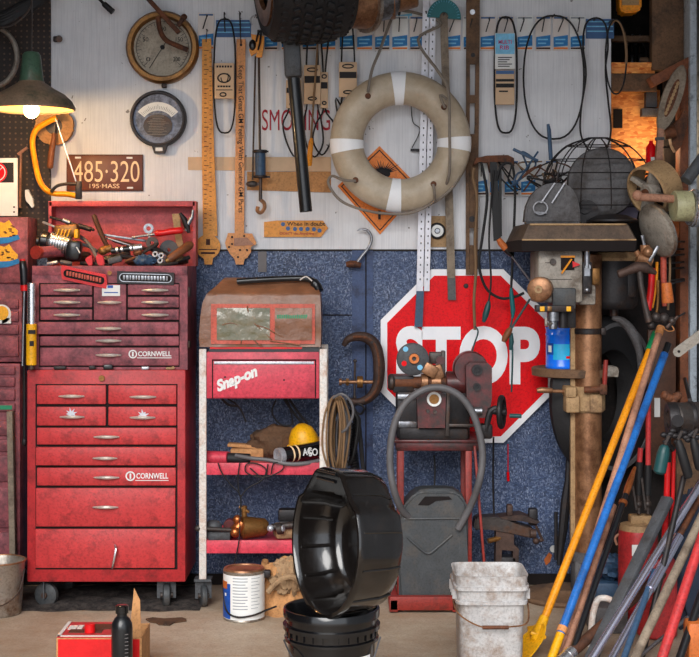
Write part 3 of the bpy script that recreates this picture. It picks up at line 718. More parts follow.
# old tape strips left on the wall
one('tape_strip', B().ppx([(188, 157), (330, 170.5), (330, 171), (330, 173), (247, 172.5), (188, 170)], WY - .004, .003), 'card_tan', 'long pale tan strip stuck across the white wall behind the yardsticks', 'strip') if False else None
one('tape_strip', B().ppx([(188, 157), (331, 157), (331, 171.5), (188, 170)], WY - .004, .003), 'card_tan', 'long pale tan strip stuck across the white wall behind the yardsticks', 'strip')
one('wood_strip', B().ppx([(247, 171.5), (331, 171.5), (331, 192.5), (247, 190)], WY - .006, .005), 'cardboard', 'darker brown strip on the wall just below the pale tan strip', 'strip')
one('tape_patch', B().px(258, 251.5, 266.5, 272, WY - .005, .004), 'duct', 'small grey tape patch at the top of the blue wall', 'tape')
t = one('painted_words', B().px(262, 108, 262.2, 108.2, WY - .0005, .0004), 'white_label', 'faded red painted word SMOKING on the white wall behind hanging belts', 'lettering')
text('SMOKING', 'lettering', 'ink_red', t, P(296, 120, WY - .0005), S(WY, 68), S(WY, 21), off=.0)

# --- hook cards with a blue band, one after another
def card(x0, y0, x1, y1, label, group, seed, Y=WY - .012, band=.58, teal=False):
    random.seed(seed)
    t = thing('parts_card', label, 'card', P((x0 + x1) / 2, y1, Y), group)
    h = y1 - y0; tilt = random.uniform(-.5, .5)
    obj('backing', B().ppx([(x0, y0 + tilt), (x1, y0 - tilt), (x1 + tilt, y1), (x0 + tilt, y1)], Y, .006), 'card_pale' if seed % 3 else 'white_label', t)
    bd = obj('band', B().ppx([(x0 + .6, y0 + h * (band + .03)), (x1 - .6, y0 + h * (band - .03)), (x1 - .6, y0 + h * .86), (x0 + .6, y0 + h * .9)], Y - .0015, .002), 'teal' if teal else 'blue_band', t)
    b = B()
    for q in range(2): b.px(x0 + 2.5, y0 + h * (band + .08 + q * .11), x1 - 3 - q * 2, y0 + h * (band + .12 + q * .11), Y - .0025, .0015)
    obj('band_print', b, 'blue_pale', bd)
    b = B(); b.px(x0 + 1, y0 + 1, x1 - 1, y0 + 2.6, Y - .0015, .002); obj('header', b, 'blue_strip' if seed % 3 else 'print_grey', t)
    b = B(); b.px(x0 + .8, y0 + h * .91, x1 - .8, y0 + h * .96, Y - .0015, .002); obj('footer', b, 'orange_sign' if seed % 2 else 'ink_brown', t)
    b = B(); x = (x0 + x1) / 2 + random.uniform(-2, 2); p = P(x, y0 + 3, Y); q = P(x - random.uniform(0, 5), y0 + 17, Y)
    b.tube([Vector((p.x, WY - .001, p.z)), Vector((p.x, Y - .03, p.z)), Vector((p.x, Y - .036, p.z - .01)), Vector((q.x, Y - .03, q.z))], .0026, 6); obj('hook', b, 'iron_dark', t)
ordn = ['first', 'second', 'third', 'fourth', 'fifth', 'sixth', 'seventh', 'eighth', 'ninth', 'tenth', 'eleventh', 'twelfth', 'thirteenth', 'fourteenth', 'fifteenth', 'sixteenth', 'seventeenth', 'eighteenth', 'nineteenth']
xs = [(198, 214), (264, 278), (281, 296), (302, 317), (321, 336), (339, 355), (356.5, 372.8), (374.4, 390), (391.6, 408), (409.5, 424), (445.5, 461), (463, 478.5), (480, 496), (498, 514), (517, 533), (535.5, 551), (553, 568.5), (570, 585.5)]
for i, (x0, x1) in enumerate(xs):
    y0, y1 = (13, 50) if i < 1 else (16, 50.5)
    card(x0, y0, x1, y1, 'white hook card with blue band, %s from left along the wall top' % ordn[i], 'parts cards along the top of the wall', i + 1, WY - .010 - .004 * (i % 2))
xs2 = [(475, 488), (489.5, 502), (504, 519), (520.5, 536), (545, 557)]
for i, (x0, x1) in enumerate(xs2):
    card(x0, 160, x1, 196, 'white hook card with blue band, %s from left in the low row' % ordn[i], 'parts cards in the lower row', i + 30, WY - .010 - .004 * (i % 2))
# blue labels
for nm, (x0, y0, x1, y1), lb in (('shelf_label', (216, 20, 251, 37), 'blue striped label on the wall behind the narrow belt in a brown sleeve'), ('shelf_label', (586, 19, 614, 38.5), 'blue striped label at the right end of the card row'),
                                 ('shelf_label', (386, 13, 448, 19), 'long white and cyan header strip above the cards over the life ring')):
    t = thing(nm, lb, 'label', P((x0 + x1) / 2, y1, WY - .006)); cy = 'cyan' in lb
    obj('strip', B().px(x0, y0, x1, y1, WY - .007, .006), 'white_label' if cy else 'blue_strip', t)
    b = B(); n = 2 if cy else 3
    if cy: b.ppx([(x0, y0 + 3.5), (x0 + 26, y0 + .4), (x0 + 26, y1 - .4), (x0, y1 - .4)], WY - .008, .0015)
    else:
        for q in range(3): b.px(x0 + 1, y0 + 2 + q * 4.8, x1 - 1, y0 + 3.2 + q * 4.8, WY - .008, .0015)
    obj('stripe', b, 'blue_pale', t)
    if not cy and x0 < 300:
        b = B()
        for x in (225, 240.5): p = P(x, 14, WY); b.tube([p, p + Vector((0, -.04, 0)), p + Vector((0, -.042, -.01)), P(x, 32, WY - .045)], .003, 6)
        obj('hook', b, 'iron_dark', t)
# header wires above the first card and the yellow tool
# --- yardsticks
t = thing('yardstick', 'long yellow wooden yardstick with a round paddle end', 'yardstick', P(209, 264, WY - .03))
Y0 = WY - .034
obj('stick', B().ppx([(202.5, 38), (210.5, 38), (217, 236), (203, 236)], Y0, .012) if False else B().ppx([(202, 39), (211, 38.5), (214, 150), (217.5, 236), (203, 236), (201.8, 150)], Y0, .012), 'wood_yellow', t)
b = B()
for q in range(38): b.px(204, 50 + q * 4.8, 204 + (4.5 if q % 4 == 0 else 2.6), 50.7 + q * 4.8, Y0 - .001, .0015); b.px(209.5, 52 + q * 4.8, 211.5, 52.6 + q * 4.8, Y0 - .001, .0015)
obj('graduation', b, 'ink_brown', t)
b = B(); b.ppx([(208 + 12.3 * math.cos(R(a)), 246.5 - 12.3 * math.sin(R(a))) for a in range(-50, 231, 10)] + [(204, 259), (204.5, 264.5), (212, 264.5), (213, 258)], Y0 + .002, .012); pd = obj('paddle', b, 'wood_yellow', t)
b = B(); b.px(199, 249, 217, 250, Y0, .003); b.px(201, 252, 215, 254, Y0, .003); b.px(206, 239, 210, 245, Y0, .003); obj('print', b, 'ink_brown', pd)
hook(t, 207, 30, Y0); b = B(); b.tube([P(207, 30, Y0 - .01), P(206, 42, Y0 - .004)], .0025, 6); obj('loop', b, 'iron', t)
t = thing('yardstick', 'peach wooden advertising stick with black lettering and perforated paddle', 'yardstick', P(240, 261, WY - .03))
obj('stick', B().ppx([(236.5, 39), (245.5, 39), (244.5, 130), (244, 240), (234.5, 240), (235.5, 130)], Y0, .012), 'wood_peach', t)
text('Keep That Great GM Feeling With Genuine GM Parts', 'lettering', 'ink', t, P(240.3, 139, Y0 - .0005), S(WY, 146), S(WY, 6.4), roll=PI / 2, off=.004)
b = B(); b.ppx([(228, 233), (252, 233.5), (256.5, 243), (251, 247), (251, 252), (247, 258), (244.5, 259), (243.5, 264.5), (236, 264.5), (234.5, 259), (230, 254), (226, 247), (225, 243)], Y0 + .002, .012); pd = obj('paddle', b, 'wood_peach', t)
b = B(); b.ppx([(234, 238), (247, 237.5), (254.5, 245), (234, 246)], Y0 - .002, .004); obj('grip_plate', b, 'wood_pole', pd)
for x, y in ((232, 237), (244, 236), (232, 244), (240, 250), (247, 250), (238, 257), (229, 247)):
    b = B(); b.lathe([(0, 0), (S(WY, 1.1), 0), (S(WY, 1.1), .003), (0, .003)], P(x, y, Y0 - .002), (0, 1, 0), 8); obj('hole', b, 'ink', pd)
b = B(); b.lathe([(0, 0), (S(WY, 1.3), 0), (S(WY, 1.3), .003), (0, .003)], P(241, 45, Y0 - .001), (0, 1, 0), 8); obj('eyelet', b, 'ink', t); hook(t, 240, 25, Y0)
b = B(); b.tube([P(240, 25, Y0 - .01), P(240.5, 36, Y0 - .008), P(241, 44, Y0 - .004)], .0025, 6); obj('loop', b, 'iron', t)

# --- belts
def loop(x0, y0, x1, y1, n=32, sq=1.0, lean=0):
    out = []; cx, cy, rx, ry = (x0 + x1) / 2, (y0 + y1) / 2, (x1 - x0) / 2, (y1 - y0) / 2
    for q in range(n):
        a = 2 * PI * q / n; c, s = math.cos(a), math.sin(a)
        x = math.copysign(abs(c) ** sq, c) * rx; y = math.copysign(abs(s) ** min(1, sq * 1.2), s) * ry
        out.append((cx + x + lean * y / ry, cy + y))
    return out
def belt(parent, pts, Y, r=.0075, name='belt', m='black_rubber', depth=.012):
    b = B(); n = len(pts)
    b.tube([P(x, y, Y + depth * .5 * math.sin(2 * PI * q / n * 1)) for q, (x, y) in enumerate(pts)], r, 8, True, .7); return obj(name, b, m, parent)
def sleeve(parent, x0, y0, x1, y1, Y, m, th=.016): return obj('card_sleeve', B().px(x0, y0, x1, y1, Y - th / 2, th, .002), m, parent)
YB = WY - .05
t = thing('drive_belt', 'narrow black belt in a tan card sleeve between the two yardsticks', 'belt', P(224, 134, YB))
belt(t, loop(214, 19, 235.5, 133, 40, .62), YB, .0055)
for x0_ in (0,):
    s_ = sleeve(t, 214.5, 63, 234, 98.5, YB - .006, 'card_tan')
    b = B(); yy = YB - .0155; b.px(216, 89.5, 232.5, 90.3, yy, .002)
    b.tube([P(224 + 6.2 * math.cos(a), 78 + 4.4 * math.sin(a), yy) for a in [2 * PI * q / 20 for q in range(20)]], .0032, 5, True); b.tube([P(224.5 + 3.6 * math.cos(a), 77 + 5.6 * math.sin(a), yy) for a in [R(-40) + PI * 1.2 * q / 14 for q in range(15)]], .0022, 5)
    b.tube([P(223 + 3 * math.cos(a), 94.5 + 1.8 * math.sin(a), yy) for a in [2 * PI * q / 14 for q in range(14)]], .003, 5, True)
    for q in range(6): b.px(216.5 + q * 2.7, 65.5, 218.3 + q * 2.7, 67.5, yy, .002)
    for q in range(5): b.px(217.5 + q * 2.7, 85.5, 219.6 + q * 2.7, 87.2, yy, .002)
    obj('sleeve_print', b, 'ink', s_)
hook(t, 225, 18, YB)
def belt3(label, x0, x1, yt, yb, c0, c1, cy0, cy1, lean, Y, seed):
    t = thing('drive_belt', label, 'belt', P((x0 + x1) / 2, yb, Y), 'carded belts under the tyre')
    cx = (x0 + x1) / 2; cm = (c0 + c1) / 2
    pts = spl([(cx, yt, 0), (cx + 4, yt + 1, 0), (c1 - 2.5, cy0 - 2, 0), (c1 - 3, cy1, 0), (x1, cy1 + 16, 0), (x1 + lean, yb - 14, 0), (cx + lean, yb, 0), (x0 + lean, yb - 14, 0), (x0, cy1 + 16, 0), (c0 + 3, cy1, 0), (c0 + 2.5, cy0 - 2, 0), (cx - 4, yt + 1, 0)], 4, True)
    belt(t, [(p.x, p.y) for p in pts], Y, .0055)
    s_ = sleeve(t, c0, cy0, c1, cy1, Y - .006, 'card_tan')
    random.seed(seed); b = B(); yy = Y - .0155; h = cy1 - cy0
    b.tube([P(cm + (c1 - c0) * .3 * math.cos(a), cy0 + h * .12 + 1.8 * math.sin(a), yy) for a in [2 * PI * q / 16 for q in range(16)]], .003, 5, True)
    b.px(c0 + .5, cy0 + h * .28, c1 - .5, cy0 + h * .46, yy, .002); b.tube([P(cm + (c1 - c0) * .25 * math.cos(a), cy0 + h * .86 + 1.5 * math.sin(a), yy) for a in [2 * PI * q / 16 for q in range(16)]], .003, 5, True)
    obj('sleeve_print', b, 'ink', s_)
    p = P(cx, yt, Y); b = B(); b.cyl((p.x, p.y - .02, p.z), (p.x, WY - .001, p.z), .003, 8); obj('hook', b, 'iron_dark', t)
belt3('black belt in tan sleeve hanging partly behind the black pipe', 283, 300, 34, 157, 286, 301, 80, 108, 4, YB + .01, 3)
belt3('black belt in the widest tan sleeve, beside the black pipe', 304, 321, 34, 157, 304, 320.5, 65, 104, 2, YB - .01, 4)
belt3('black belt in narrow tan sleeve, between two other carded belts', 316, 334, 30, 155, 320.5, 328, 72, 108, -3, YB + .012, 5)
belt3('black belt in tan sleeve with black stripe touching the life ring', 338, 358, 22, 112, 339, 357, 62, 97, -2, YB - .004, 6)
t = thing('drive_belt', 'black belt with bright blue and pink card left of the big belts', 'belt', P(505, 133, YB))
belt(t, loop(494.5, 17, 517, 133, 40, .62), YB, .0065)
s_ = sleeve(t, 495, 33, 515, 69, YB - .006, 'white_label')
b = B(); b.px(495.5, 33.5, 514.5, 54, YB - .0155, .002); obj('card_top', b, 'blue_pale', s_)
text('MULTI', 'lettering', 'magenta', s_, P(505, 42, YB - .0165), S(YB, 13), S(YB, 4), off=.004); text('RIB', 'lettering', 'magenta', s_, P(504.5, 47.5, YB - .0165), S(YB, 9), S(YB, 4), off=.004)
b = B()
for q in range(5): b.px(498, 57 + q * 2.2, 512 - (q % 3) * 2.4, 57.9 + q * 2.2, YB - .0155, .002)
obj('sleeve_print', b, 'ink', s_)
s_ = sleeve(t, 495.5, 70, 514.5, 104.5, YB - .006, 'card_tan')
b = B(); b.px(496, 79, 514, 81.5, YB - .0155, .002); b.px(496, 83.5, 514, 87.5, YB - .0155, .002); b.px(499, 90.5, 508, 92, YB - .0155, .002); obj('sleeve_print', b, 'ink', s_)
b = B(); b.px(496, 70.5, 514, 74, YB - .0155, .002); obj('sleeve_band', b, 'blue_strip', s_)
hook(t, 505.5, 17, YB)
t = thing('drive_belt', 'largest black belt loop hanging bare above the wire tangle', 'belt', P(554, 139, YB)); belt(t, loop(523.5, 15.5, 584, 139, 44, .8), YB, .006); hook(t, 554, 15, YB)
t = thing('drive_belt', 'long black belt loop narrowing at the middle, between two other loops', 'belt', P(596, 160, YB - .02))
pts = spl([(596, 18, 0), (586, 24, 0), (583, 45, 0), (586, 75, 0), (581, 110, 0), (581, 135, 0), (590, 152, 0), (597, 158, 0), (606, 150, 0), (611, 130, 0), (608, 100, 0), (605.5, 70, 0), (608, 45, 0), (605, 24, 0)], 5, True)
belt(t, [(p.x, p.y) for p in pts], YB - .02, .006); hook(t, 596, 18, YB - .02)
t = thing('drive_belt', 'small oval belt loop with a pale top at the right end of the wall', 'belt', P(616, 95, YB - .03)); belt(t, loop(605.5, 19.5, 626.5, 94, 36, .9), YB - .03, .0055)
b = B(); b.tube([P(x, y, YB - .034) for x, y in [(616 + 10.5 * math.cos(R(a)), 57 - 37 * math.sin(R(a))) for a in range(-10, 121, 10)]], .0058, 8); obj('worn_arc', b, 'cable_brown', t); hook(t, 612, 20, YB - .03)

# --- yellow strapping tool and ratchet puller rod
t = thing('cable_puller', 'thin rod puller with dark blue body and bottom hook', 'puller', P(260, 213, WY - .05))
Y0 = WY - .06
b = B(); b.cyl(P(258.5, 30, Y0), P(260, 152, Y0), .0055, 8); b.cyl(P(255.5, 56, Y0 + .01), P(252.5, 180, Y0 + .01), .004, 8); obj('rod', b, 'iron', t)
b = B(); b.cyl(P(260.2, 151, Y0), P(260.5, 177, Y0), S(WY, 5.2), 18); bd = obj('body', b, 'blue_tool', t)
b = B(); b.cyl(P(260.2, 150, Y0), P(260.2, 153, Y0), S(WY, 7), 18); b.cyl(P(260.5, 175.5, Y0), P(260.5, 178, Y0), S(WY, 7), 18); b.px(252.5, 150.6, 268.5, 152.3, Y0 - .006, .012); b.px(253, 176, 270, 177.7, Y0 - .006, .012); obj('flange', b, 'iron_dark', bd)
b = B(); b.cyl(P(260.5, 178, Y0), P(260.5, 201, Y0), .008, 10); b.sph(P(252, 184, Y0), .02, (1.3, .7, .7)); b.bar(P(250, 184, Y0), P(261, 184, Y0), .01, .012); obj('lower_rod', b, 'iron', t)
b = B(); b.tube(spl([P(260.5, 200, Y0), P(264, 203, Y0), P(264.5, 208, Y0), P(261, 212.5, Y0), P(257.5, 211, Y0), P(258, 206.5, Y0)], 5), .0085, 8); obj('end_hook', b, 'rust_metal', t)
b = B(); b.tube(spl([P(252, 25, Y0), P(250.5, 19, Y0), P(256, 15.5, Y0), P(261, 20, Y0), P(260, 30, Y0), P(258.5, 36, Y0)], 5), .0035, 8); obj('hanging_loop', b, 'alu', t); hook(t, 256, 15.5, Y0)
t = thing('tape_gun', 'yellow handled cutter with dark loops hanging by the tyre', 'cutter', P(256, 57, WY - .08)); Y0 = WY - .085
b = B(); b.ppx([(251, 34), (264, 36), (264, 43), (262, 57), (256, 57), (257, 52), (251, 56), (249, 50), (252, 42)], Y0, .02); obj('body', b, 'orange', t)
b = B(); b.tube(spl([P(256, 42, Y0 - .008), P(258, 34, Y0 - .01), P(261, 31, Y0 - .01), P(260, 42, Y0 - .01), P(258, 50, Y0 - .01)], 5), .004, 8); b.sph(P(252.5, 45, Y0), .02, (.8, .5, 1.2)); obj('jaw', b, 'black_plastic', t); hook(t, 259, 32, Y0)
# --- orange-handled screwdriver before the belts
t = thing('awl', 'long thin brown rod with an orange handle hanging before the carded belts', 'awl', P(310, 166, YB - .05))
b = B(); b.cyl(P(318, 40, YB - .045), P(311, 140, YB - .045), .0045, 8); obj('shaft', b, 'cable_brown', t)
b = B(); b.tube([P(311.5, 138, YB - .045), P(311, 142, YB - .045), P(310, 152, YB - .045), P(309.5, 164, YB - .045), P(309.5, 166, YB - .045)], [.006, .0105, .0115, .0115, .008], 12); obj('handle', b, 'orange', t)
# --- black pipe with grey sleeve
YP = 6.1
t = thing('hose_pipe', 'long black pipe with a wide grey square sleeve hanging below the tyre', 'pipe', P(304, 212, YP))
b = B(); b.cyl(P(292, 60, YP), P(306, 212, YP), S(YP, 6.3), 20); obj('pipe', b, 'black_plastic', t)
b = B(); b.bar(P(290.5, 20, YP), P(293.5, 78, YP), S(YP, 22), .07, .012); obj('sleeve', b, 'grey_dark', t)
# --- tyre piece and rusty ducts along the top
TY = 6.02
t = thing('tyre', 'worn black tyre with blocky tread hanging at the top of the wall', 'tyre', P(303, 41, TY))
c0 = P(303, 41, TY) + Vector((0, 0, .31)); ax = Vector((1, .22, .1)).normalized()
b = B(); w_ = .175
prof = [(.17, -w_ * .75), (.24, -w_ * .98), (.275, -w_), (.3, -w_ * .8), (.312, -w_ * .3), (.312, w_ * .3), (.3, w_ * .8), (.275, w_), (.24, w_ * .98), (.17, w_ * .75)]
b.lathe(prof, c0, ax, 56, closed=True); obj('casing', b, 'black_rubber', t)
b = B(); x_, y_, d_ = frame(ax)
for q in range(44):
    for j, h in enumerate((-.13, -.085, -.04, .005, .05, .095, .14)):
        a = 2 * PI * (q + .5 * (j % 2)) / 44; rd = x_ * math.cos(a) + y_ * math.sin(a)
        if rd.z > .5: continue
        tg = d_.cross(rd); m = Matrix((tg, d_, rd)).transposed()
        b.box(c0 + rd * (.315 - .05 * (abs(h) / .175) ** 3) + d_ * h, (.026, .032, .018), m @ Matrix.Rotation(.35 if j % 2 else -.35, 3, 'Z'), .003, 1)
obj('tread', b, 'black_rubber', t)
b = B(); x_ = c0 - ax * w_ * .6; b.lathe([(.17, -.01), (.235, -.012), (.235, .0), (.17, .01)], c0 - ax * w_ * .95, ax, 48, closed=True); obj('rim_edge', b, 'rust_metal', t)
t = thing('duct_pipe', 'rusty round pipe end with a pale flange beside the top tyre', 'pipe', P(350, 30, 6.1))
b = B(); b.lathe([(.078, 0), (.1, -.004), (.115, .09), (.1, .09)], P(345, 4, 6.02), (.85, .5, .22), 36, closed=True); b.lathe([(0, .07), (.1, .07)], P(345, 4, 6.02), (.85, .5, .22), 36); obj('pipe', b, 'rust_metal', t)
b = B(); b.lathe([(.1, .088), (.134, .088), (.134, .104), (.1, .104)], P(345, 4, 6.02), (.85, .5, .22), 36, closed=True); obj('flange', b, 'galv', t)
t = thing('duct_pipe', 'grey metal pipe with rusty elbow at the top above the life ring', 'pipe', P(385, 24, 6.15))
b = B(); b.cyl(P(366, -4, 6.16), P(388, -9, 6.2), .118, 32); obj('pipe', b, 'steel', t)
b = B(); b.cyl(P(388, -9, 6.2), P(416, -13, 6.2), .098, 28, .085); b.lathe([(.1, 0), (.122, 0), (.122, .02), (.1, .02)], P(388, -9, 6.2), (1, 0, .1), 28, closed=True); obj('elbow', b, 'rust_metal', t)
# --- orange placard
t = thing('hazard_placard', 'orange diamond hazard placard on the wall behind the life ring', 'sign', P(380, 234, WY - .006)); k = S(WY)
c = (376.5, 190); A = [(379.5, 146), (421, 189), (380, 234.5), (337.5, 186)]
obj('panel', B().ppx(A, WY - .007, .005), 'orange_sign', t)
ins = lambda f: [P(379.5 + (x - 379.5) * f, 190 + (y - 190) * f, WY - .008) for x, y in A]
b = B(); b.ring(ins(.92), ins(.885), (0, .0015, 0)); obj('border', b, 'ink', t)
random.seed(11); b = B()
for q in range(16):
    a = R(20 + 140 * q / 15); L = random.uniform(10, 19); c1 = (382, 174)
    p0 = (c1[0] + 3 * math.cos(a), c1[1] - 2 * math.sin(a)); p1 = (c1[0] + L * 1.25 * math.cos(a), c1[1] - L * .9 * math.sin(a)); nx, ny = -math.sin(a) * 1.1, -math.cos(a) * 1.1
    b.ppx([(p0[0] - nx, p0[1] - ny), p1, (p0[0] + nx, p0[1] + ny)], WY - .008, .0015)
b.sph(P(382, 174, WY - .008), S(WY, 6.5), (1.3, .1, .7)); obj('explosion_symbol', b, 'ink', t)
text('1', 'class_number', 'ink', t, P(379.5, 215, WY - .008), S(WY, 2.6), S(WY, 9), off=.03)
# --- rulers and levels
YR = WY - .058
t = thing('metal_ruler', 'white perforated shelf rail hanging left of the teal protractor', 'rail', P(423, 320, YR))
for x0, x1 in ((418, 424.5), (425.5, 431)):
    r_ = obj('strip', B().ppx([(x0 + 5, 0), (x1 + 5, 0), (x1 - 1.5, 291), (x0 - 1.5, 291)], YR, .012), 'white_paint', t)
    b = B()
    for q in range(38): b.px((x0 + x1) / 2 + 4.4 - q * .165, 12 + q * 7.2, (x0 + x1) / 2 + 5.6 - q * .165, 13.8 + q * 7.2, YR - .001, .0015)
    obj('hole_row', b, 'grey_dark', r_)
b = B(); b.ppx([(416.5, 291), (424, 291), (422.5, 327), (414.5, 327)], YR - .004, .014); obj('blue_end', b, 'blue_tool', t); hook(t, 426, 12, YR)
t = thing('protractor', 'teal half round protractor head on a long tan ruler', 'protractor', P(444, 20, WY - .06)); Y0 = WY - .075
b = B(); ou = [P(444 + 17 * math.cos(R(a)), 18 - 19 * math.sin(R(a)), Y0) for a in range(-4, 185, 9)]; inn = [P(444 + 4.5 * math.cos(R(a)), 18 - 6 * math.sin(R(a)), Y0) for a in range(-4, 185, 9)]
b.prism(ou + inn[::-1], (0, .012, 0)); obj('head', b, 'teal', t)
b = B()
for q in range(19): a = R(q * 10); b.bar(P(444 + 13.5 * math.cos(a), 17.5 - 15.5 * math.sin(a), Y0 - .001), P(444 + 15.8 * math.cos(a), 17.5 - 17.8 * math.sin(a), Y0 - .001), .0015, .001)
obj('mark', b, 'blue_pale', t)
hook(t, 444, 14, Y0)
obj('ruler', B().ppx([(440, 13), (447.5, 13), (456, 300), (448, 300)], WY - .055, .01), 'wood_grey', t)
b = B(); b.ppx([(447.5, 278), (455.4, 278), (456, 300), (448, 300)], WY - .057, .012); b.ppx([(449, 292), (454, 292), (454.3, 298), (449.2, 298)], WY - .059, .003); obj('ruler_end', b, 'grey_dusty', t)
t = thing('spirit_level', 'long grey brown slotted level hanging right of the tan ruler', 'level', P(473, 275, WY - .05)); Y0 = WY - .05
b = B()
for y0, y1 in ((-8, 64), (95, 103), (134, 228), (245, 275)): b.ppx([(470, y0), (476.5, y0), (476.4 - .008 * y1, y1), (469.8, y1)], Y0 + .002, .018)
b.ppx([(466.5, -8), (470, -8), (469.5, 275), (466, 275)], Y0, .022); b.ppx([(476.2, -8), (480, -8), (477.5, 275), (473.5, 275)], Y0, .022); obj('beam', b, 'brown_dusty', t)
b = B(); b.lathe([(0, 0), (S(WY, 2.2), 0), (S(WY, 2.2), .003), (0, .003)], P(473, 55, Y0 - .002), (0, 1, 0), 14); b.lathe([(0, 0), (S(WY, 3), 0), (S(WY, 3), .003), (0, .003)], P(472, 219, Y0 - .002), (0, 1, 0), 14); obj('bolt', b, 'iron_dark', t)
b = B(); b.cyl(P(472.5, 12, Y0 - .01), P(472.5, 12, WY), .012, 12); obj('peg', b, 'alu', t)
# grommet plate
t = thing('door_bumper', 'round white and black bumper bolted on a tan plate above the stop sign', 'bumper', P(437, 247, WY - .01))
obj('plate', B().px(429.5, 216, 447, 247, WY - .008, .007), 'tan_dusty', t)
b = B(); c0 = P(437, 231, WY); k = S(WY); b.lathe([(0, -.012), (8.2 * k, -.012), (8.2 * k, -.02), (6, 0)][:3] + [(7 * k, -.026), (0, -.026)], c0, (0, 1, 0), 32); obj('rubber', b, 'black_rubber', t)
b = B(); b.lathe([(3 * k, -.03), (6 * k, -.03), (6 * k, -.024), (3 * k, -.024)], c0, (0, 1, 0), 32, closed=True); obj('ring', b, 'white_label', t)
b = B(); b.lathe([(0, -.036), (2.4 * k, -.036), (2.4 * k, -.02), (0, -.02)], c0, (0, 1, 0), 6); obj('bolt', b, 'steel', t)
# --- bale hook
t = thing('bale_hook', 'old steel hook with a rusty flat handle hung on the blue plank', 'hook', P(355, 268, WY - .03)); Y0 = WY - .04
b = B(); b.tube(spl([P(357, 231, Y0), P(361, 229, Y0), P(368, 231, Y0), P(371.5, 238, Y0), P(369, 247, Y0), P(362, 256, Y0), P(356, 264, Y0)], 6), [.002 + .0045 * min(1, q / 12) for q in range(37)], 10); obj('shank', b, 'steel', t)
b = B(); b.tube([P(346, 264.5, Y0), P(350, 264, Y0), P(356, 264.3, Y0), P(361, 265.5, Y0)], [.012, .0175, .0175, .011], 12, flat=.9); obj('handle', b, 'rust', t); hook(t, 367, 230.5, Y0, r=.0025)
# --- life ring
RY = WY - .125
t = thing('life_ring', 'weathered tan life ring with four white bands and grey grab rope', 'life ring', P(400.5, 213, RY))
c0 = P(400.5, 142, RY); k = S(RY)
mid, tr = 53.8 * k, 16.6 * k
b = B(); b.lathe([(mid + tr * math.cos(2 * PI * q / 20), tr * .82 * math.sin(2 * PI * q / 20)) for q in range(20)], c0, (0, 1, 0), 72, closed=True); obj('ring', b, 'ring_tan', t)
x_, y_, d_ = frame((0, 1, 0))
for a in (92, -2, 184, 264):
    b = B(); hw = R(6.3)
    # band wrapped round the tube
    def bf(u, v, a=a):
        th = R(a) + hw * (2 * u - 1); ph = 2 * PI * v; rr_ = tr * 1.03
        rad = mid + rr_ * math.cos(ph)
        return c0 + Vector((rad * math.cos(th), rr_ * .82 * math.sin(ph), rad * math.sin(th)))
    b.grid(bf, 4, 28); obj('band', b, 'white_tape', t)
b = B(); b.tube(spl([P(441, 24, RY + .06), P(420, 14, RY + .09), P(400, 10, RY + .1)][::-1] + [P(418, 40, RY), P(440, 74, RY - .07), P(448, 90, RY - .11), P(449.5, 130, RY - .12), P(449.5, 170, RY - .1), P(446, 185, RY - .04)], 5), .0065, 8)
b.tube(spl([P(400, 10, RY + .1), P(392, 18, RY + .06), P(380, 50, RY - .02), P(372, 70, RY - .06), P(368, 92, RY - .1)], 5), .0065, 8)
b.tube(spl([P(448, 100, RY - .1), P(440, 95, RY - .105), P(445, 108, RY - .1)], 4), .006, 8)
lower = [P(356, 181, RY - .09), P(343, 180, RY - .08), P(332, 176, RY - .02), P(328.5, 184, RY - .01), P(340, 200, RY - .02), P(360, 209, RY - .03), P(385, 213.5, RY - .03), P(410, 213, RY - .03), P(432, 203, RY - .04), P(434.5, 194, RY - .08), P(433, 184, RY - .09)]
b.tube(spl(lower, 6), .006, 8); b.tube(spl([P(433, 203, RY - .03), P(452, 188, RY - .03), P(463, 165, RY - .02), P(469, 140, RY), P(464, 115, RY)], 6), .006, 8); obj('rope', b, 'rope', t)
for x, y in ((368, 96), (355.5, 180), (433.5, 184), (444, 107)):
    b = B(); b.lathe([(0, 0), (.013, 0), (.013, .012), (0, .012)], P(x, y, RY - tr * .82 - .002), (0, 1, 0), 14); obj('rope_hole', b, 'rust', t)
b = B(); b.cyl((P(400, 10, 0).x, RY + .05, 0), (0, 0, 1), .01) if False else b.cyl(P(400, 10, RY + .06), Vector((P(400, 10, RY).x, WY - .001, P(400, 10, RY).z)), .006, 10); obj('hook', b, 'iron_dark', t)
# thin hook with crossbar inside the ring
t = thing('wire_hook', 'thin wire hook with a short crossbar seen through the life ring', 'hook', P(419, 151, WY - .02)); b = B()
b.tube(spl([P(411, 105, WY - .02), P(413, 122, WY - .02), P(420, 130, WY - .02), P(412, 148, WY - .02)], 5), .0022, 6); obj('wire', b, 'iron_dark', t); obj('crossbar', B().bar(P(410.5, 150, WY - .02), P(427, 150.5, WY - .02), .008, .012), 'iron_dark', t)
# --- yellow wooden plaque
t = thing('wooden_plaque', 'yellow pointed wooden stick with printed words on the white wall', 'plaque', P(295, 237, WY - .01))
obj('board', B().ppx([(264, 222), (277, 220.5), (323, 220.5), (328, 228), (321, 237), (264, 237)], WY - .012, .01), 'wood_yellow', t)
text('When in doubt', 'lettering', 'ink', t, P(306, 223.8, WY - .0125), S(WY, 38), S(WY, 4), off=.01)
b = B()
for i, (x, y) in enumerate(((283, 224.2), (288, 228.5), (295, 229), (301, 229), (307.5, 229), (314, 229.3), (319.5, 230.5))):
    b.lathe([(0, 0), (S(WY, 2.2), 0), (S(WY, 2.2), .001), (0, .001)], P(x, y, WY - .013), (0, 1, 0), 8)
obj('paw_print', b, 'blue_strip', t); text("DON'T do Anything", 'lettering', 'ink_red', t, P(297, 233.8, WY - .0125), S(WY, 34), S(WY, 3.2))
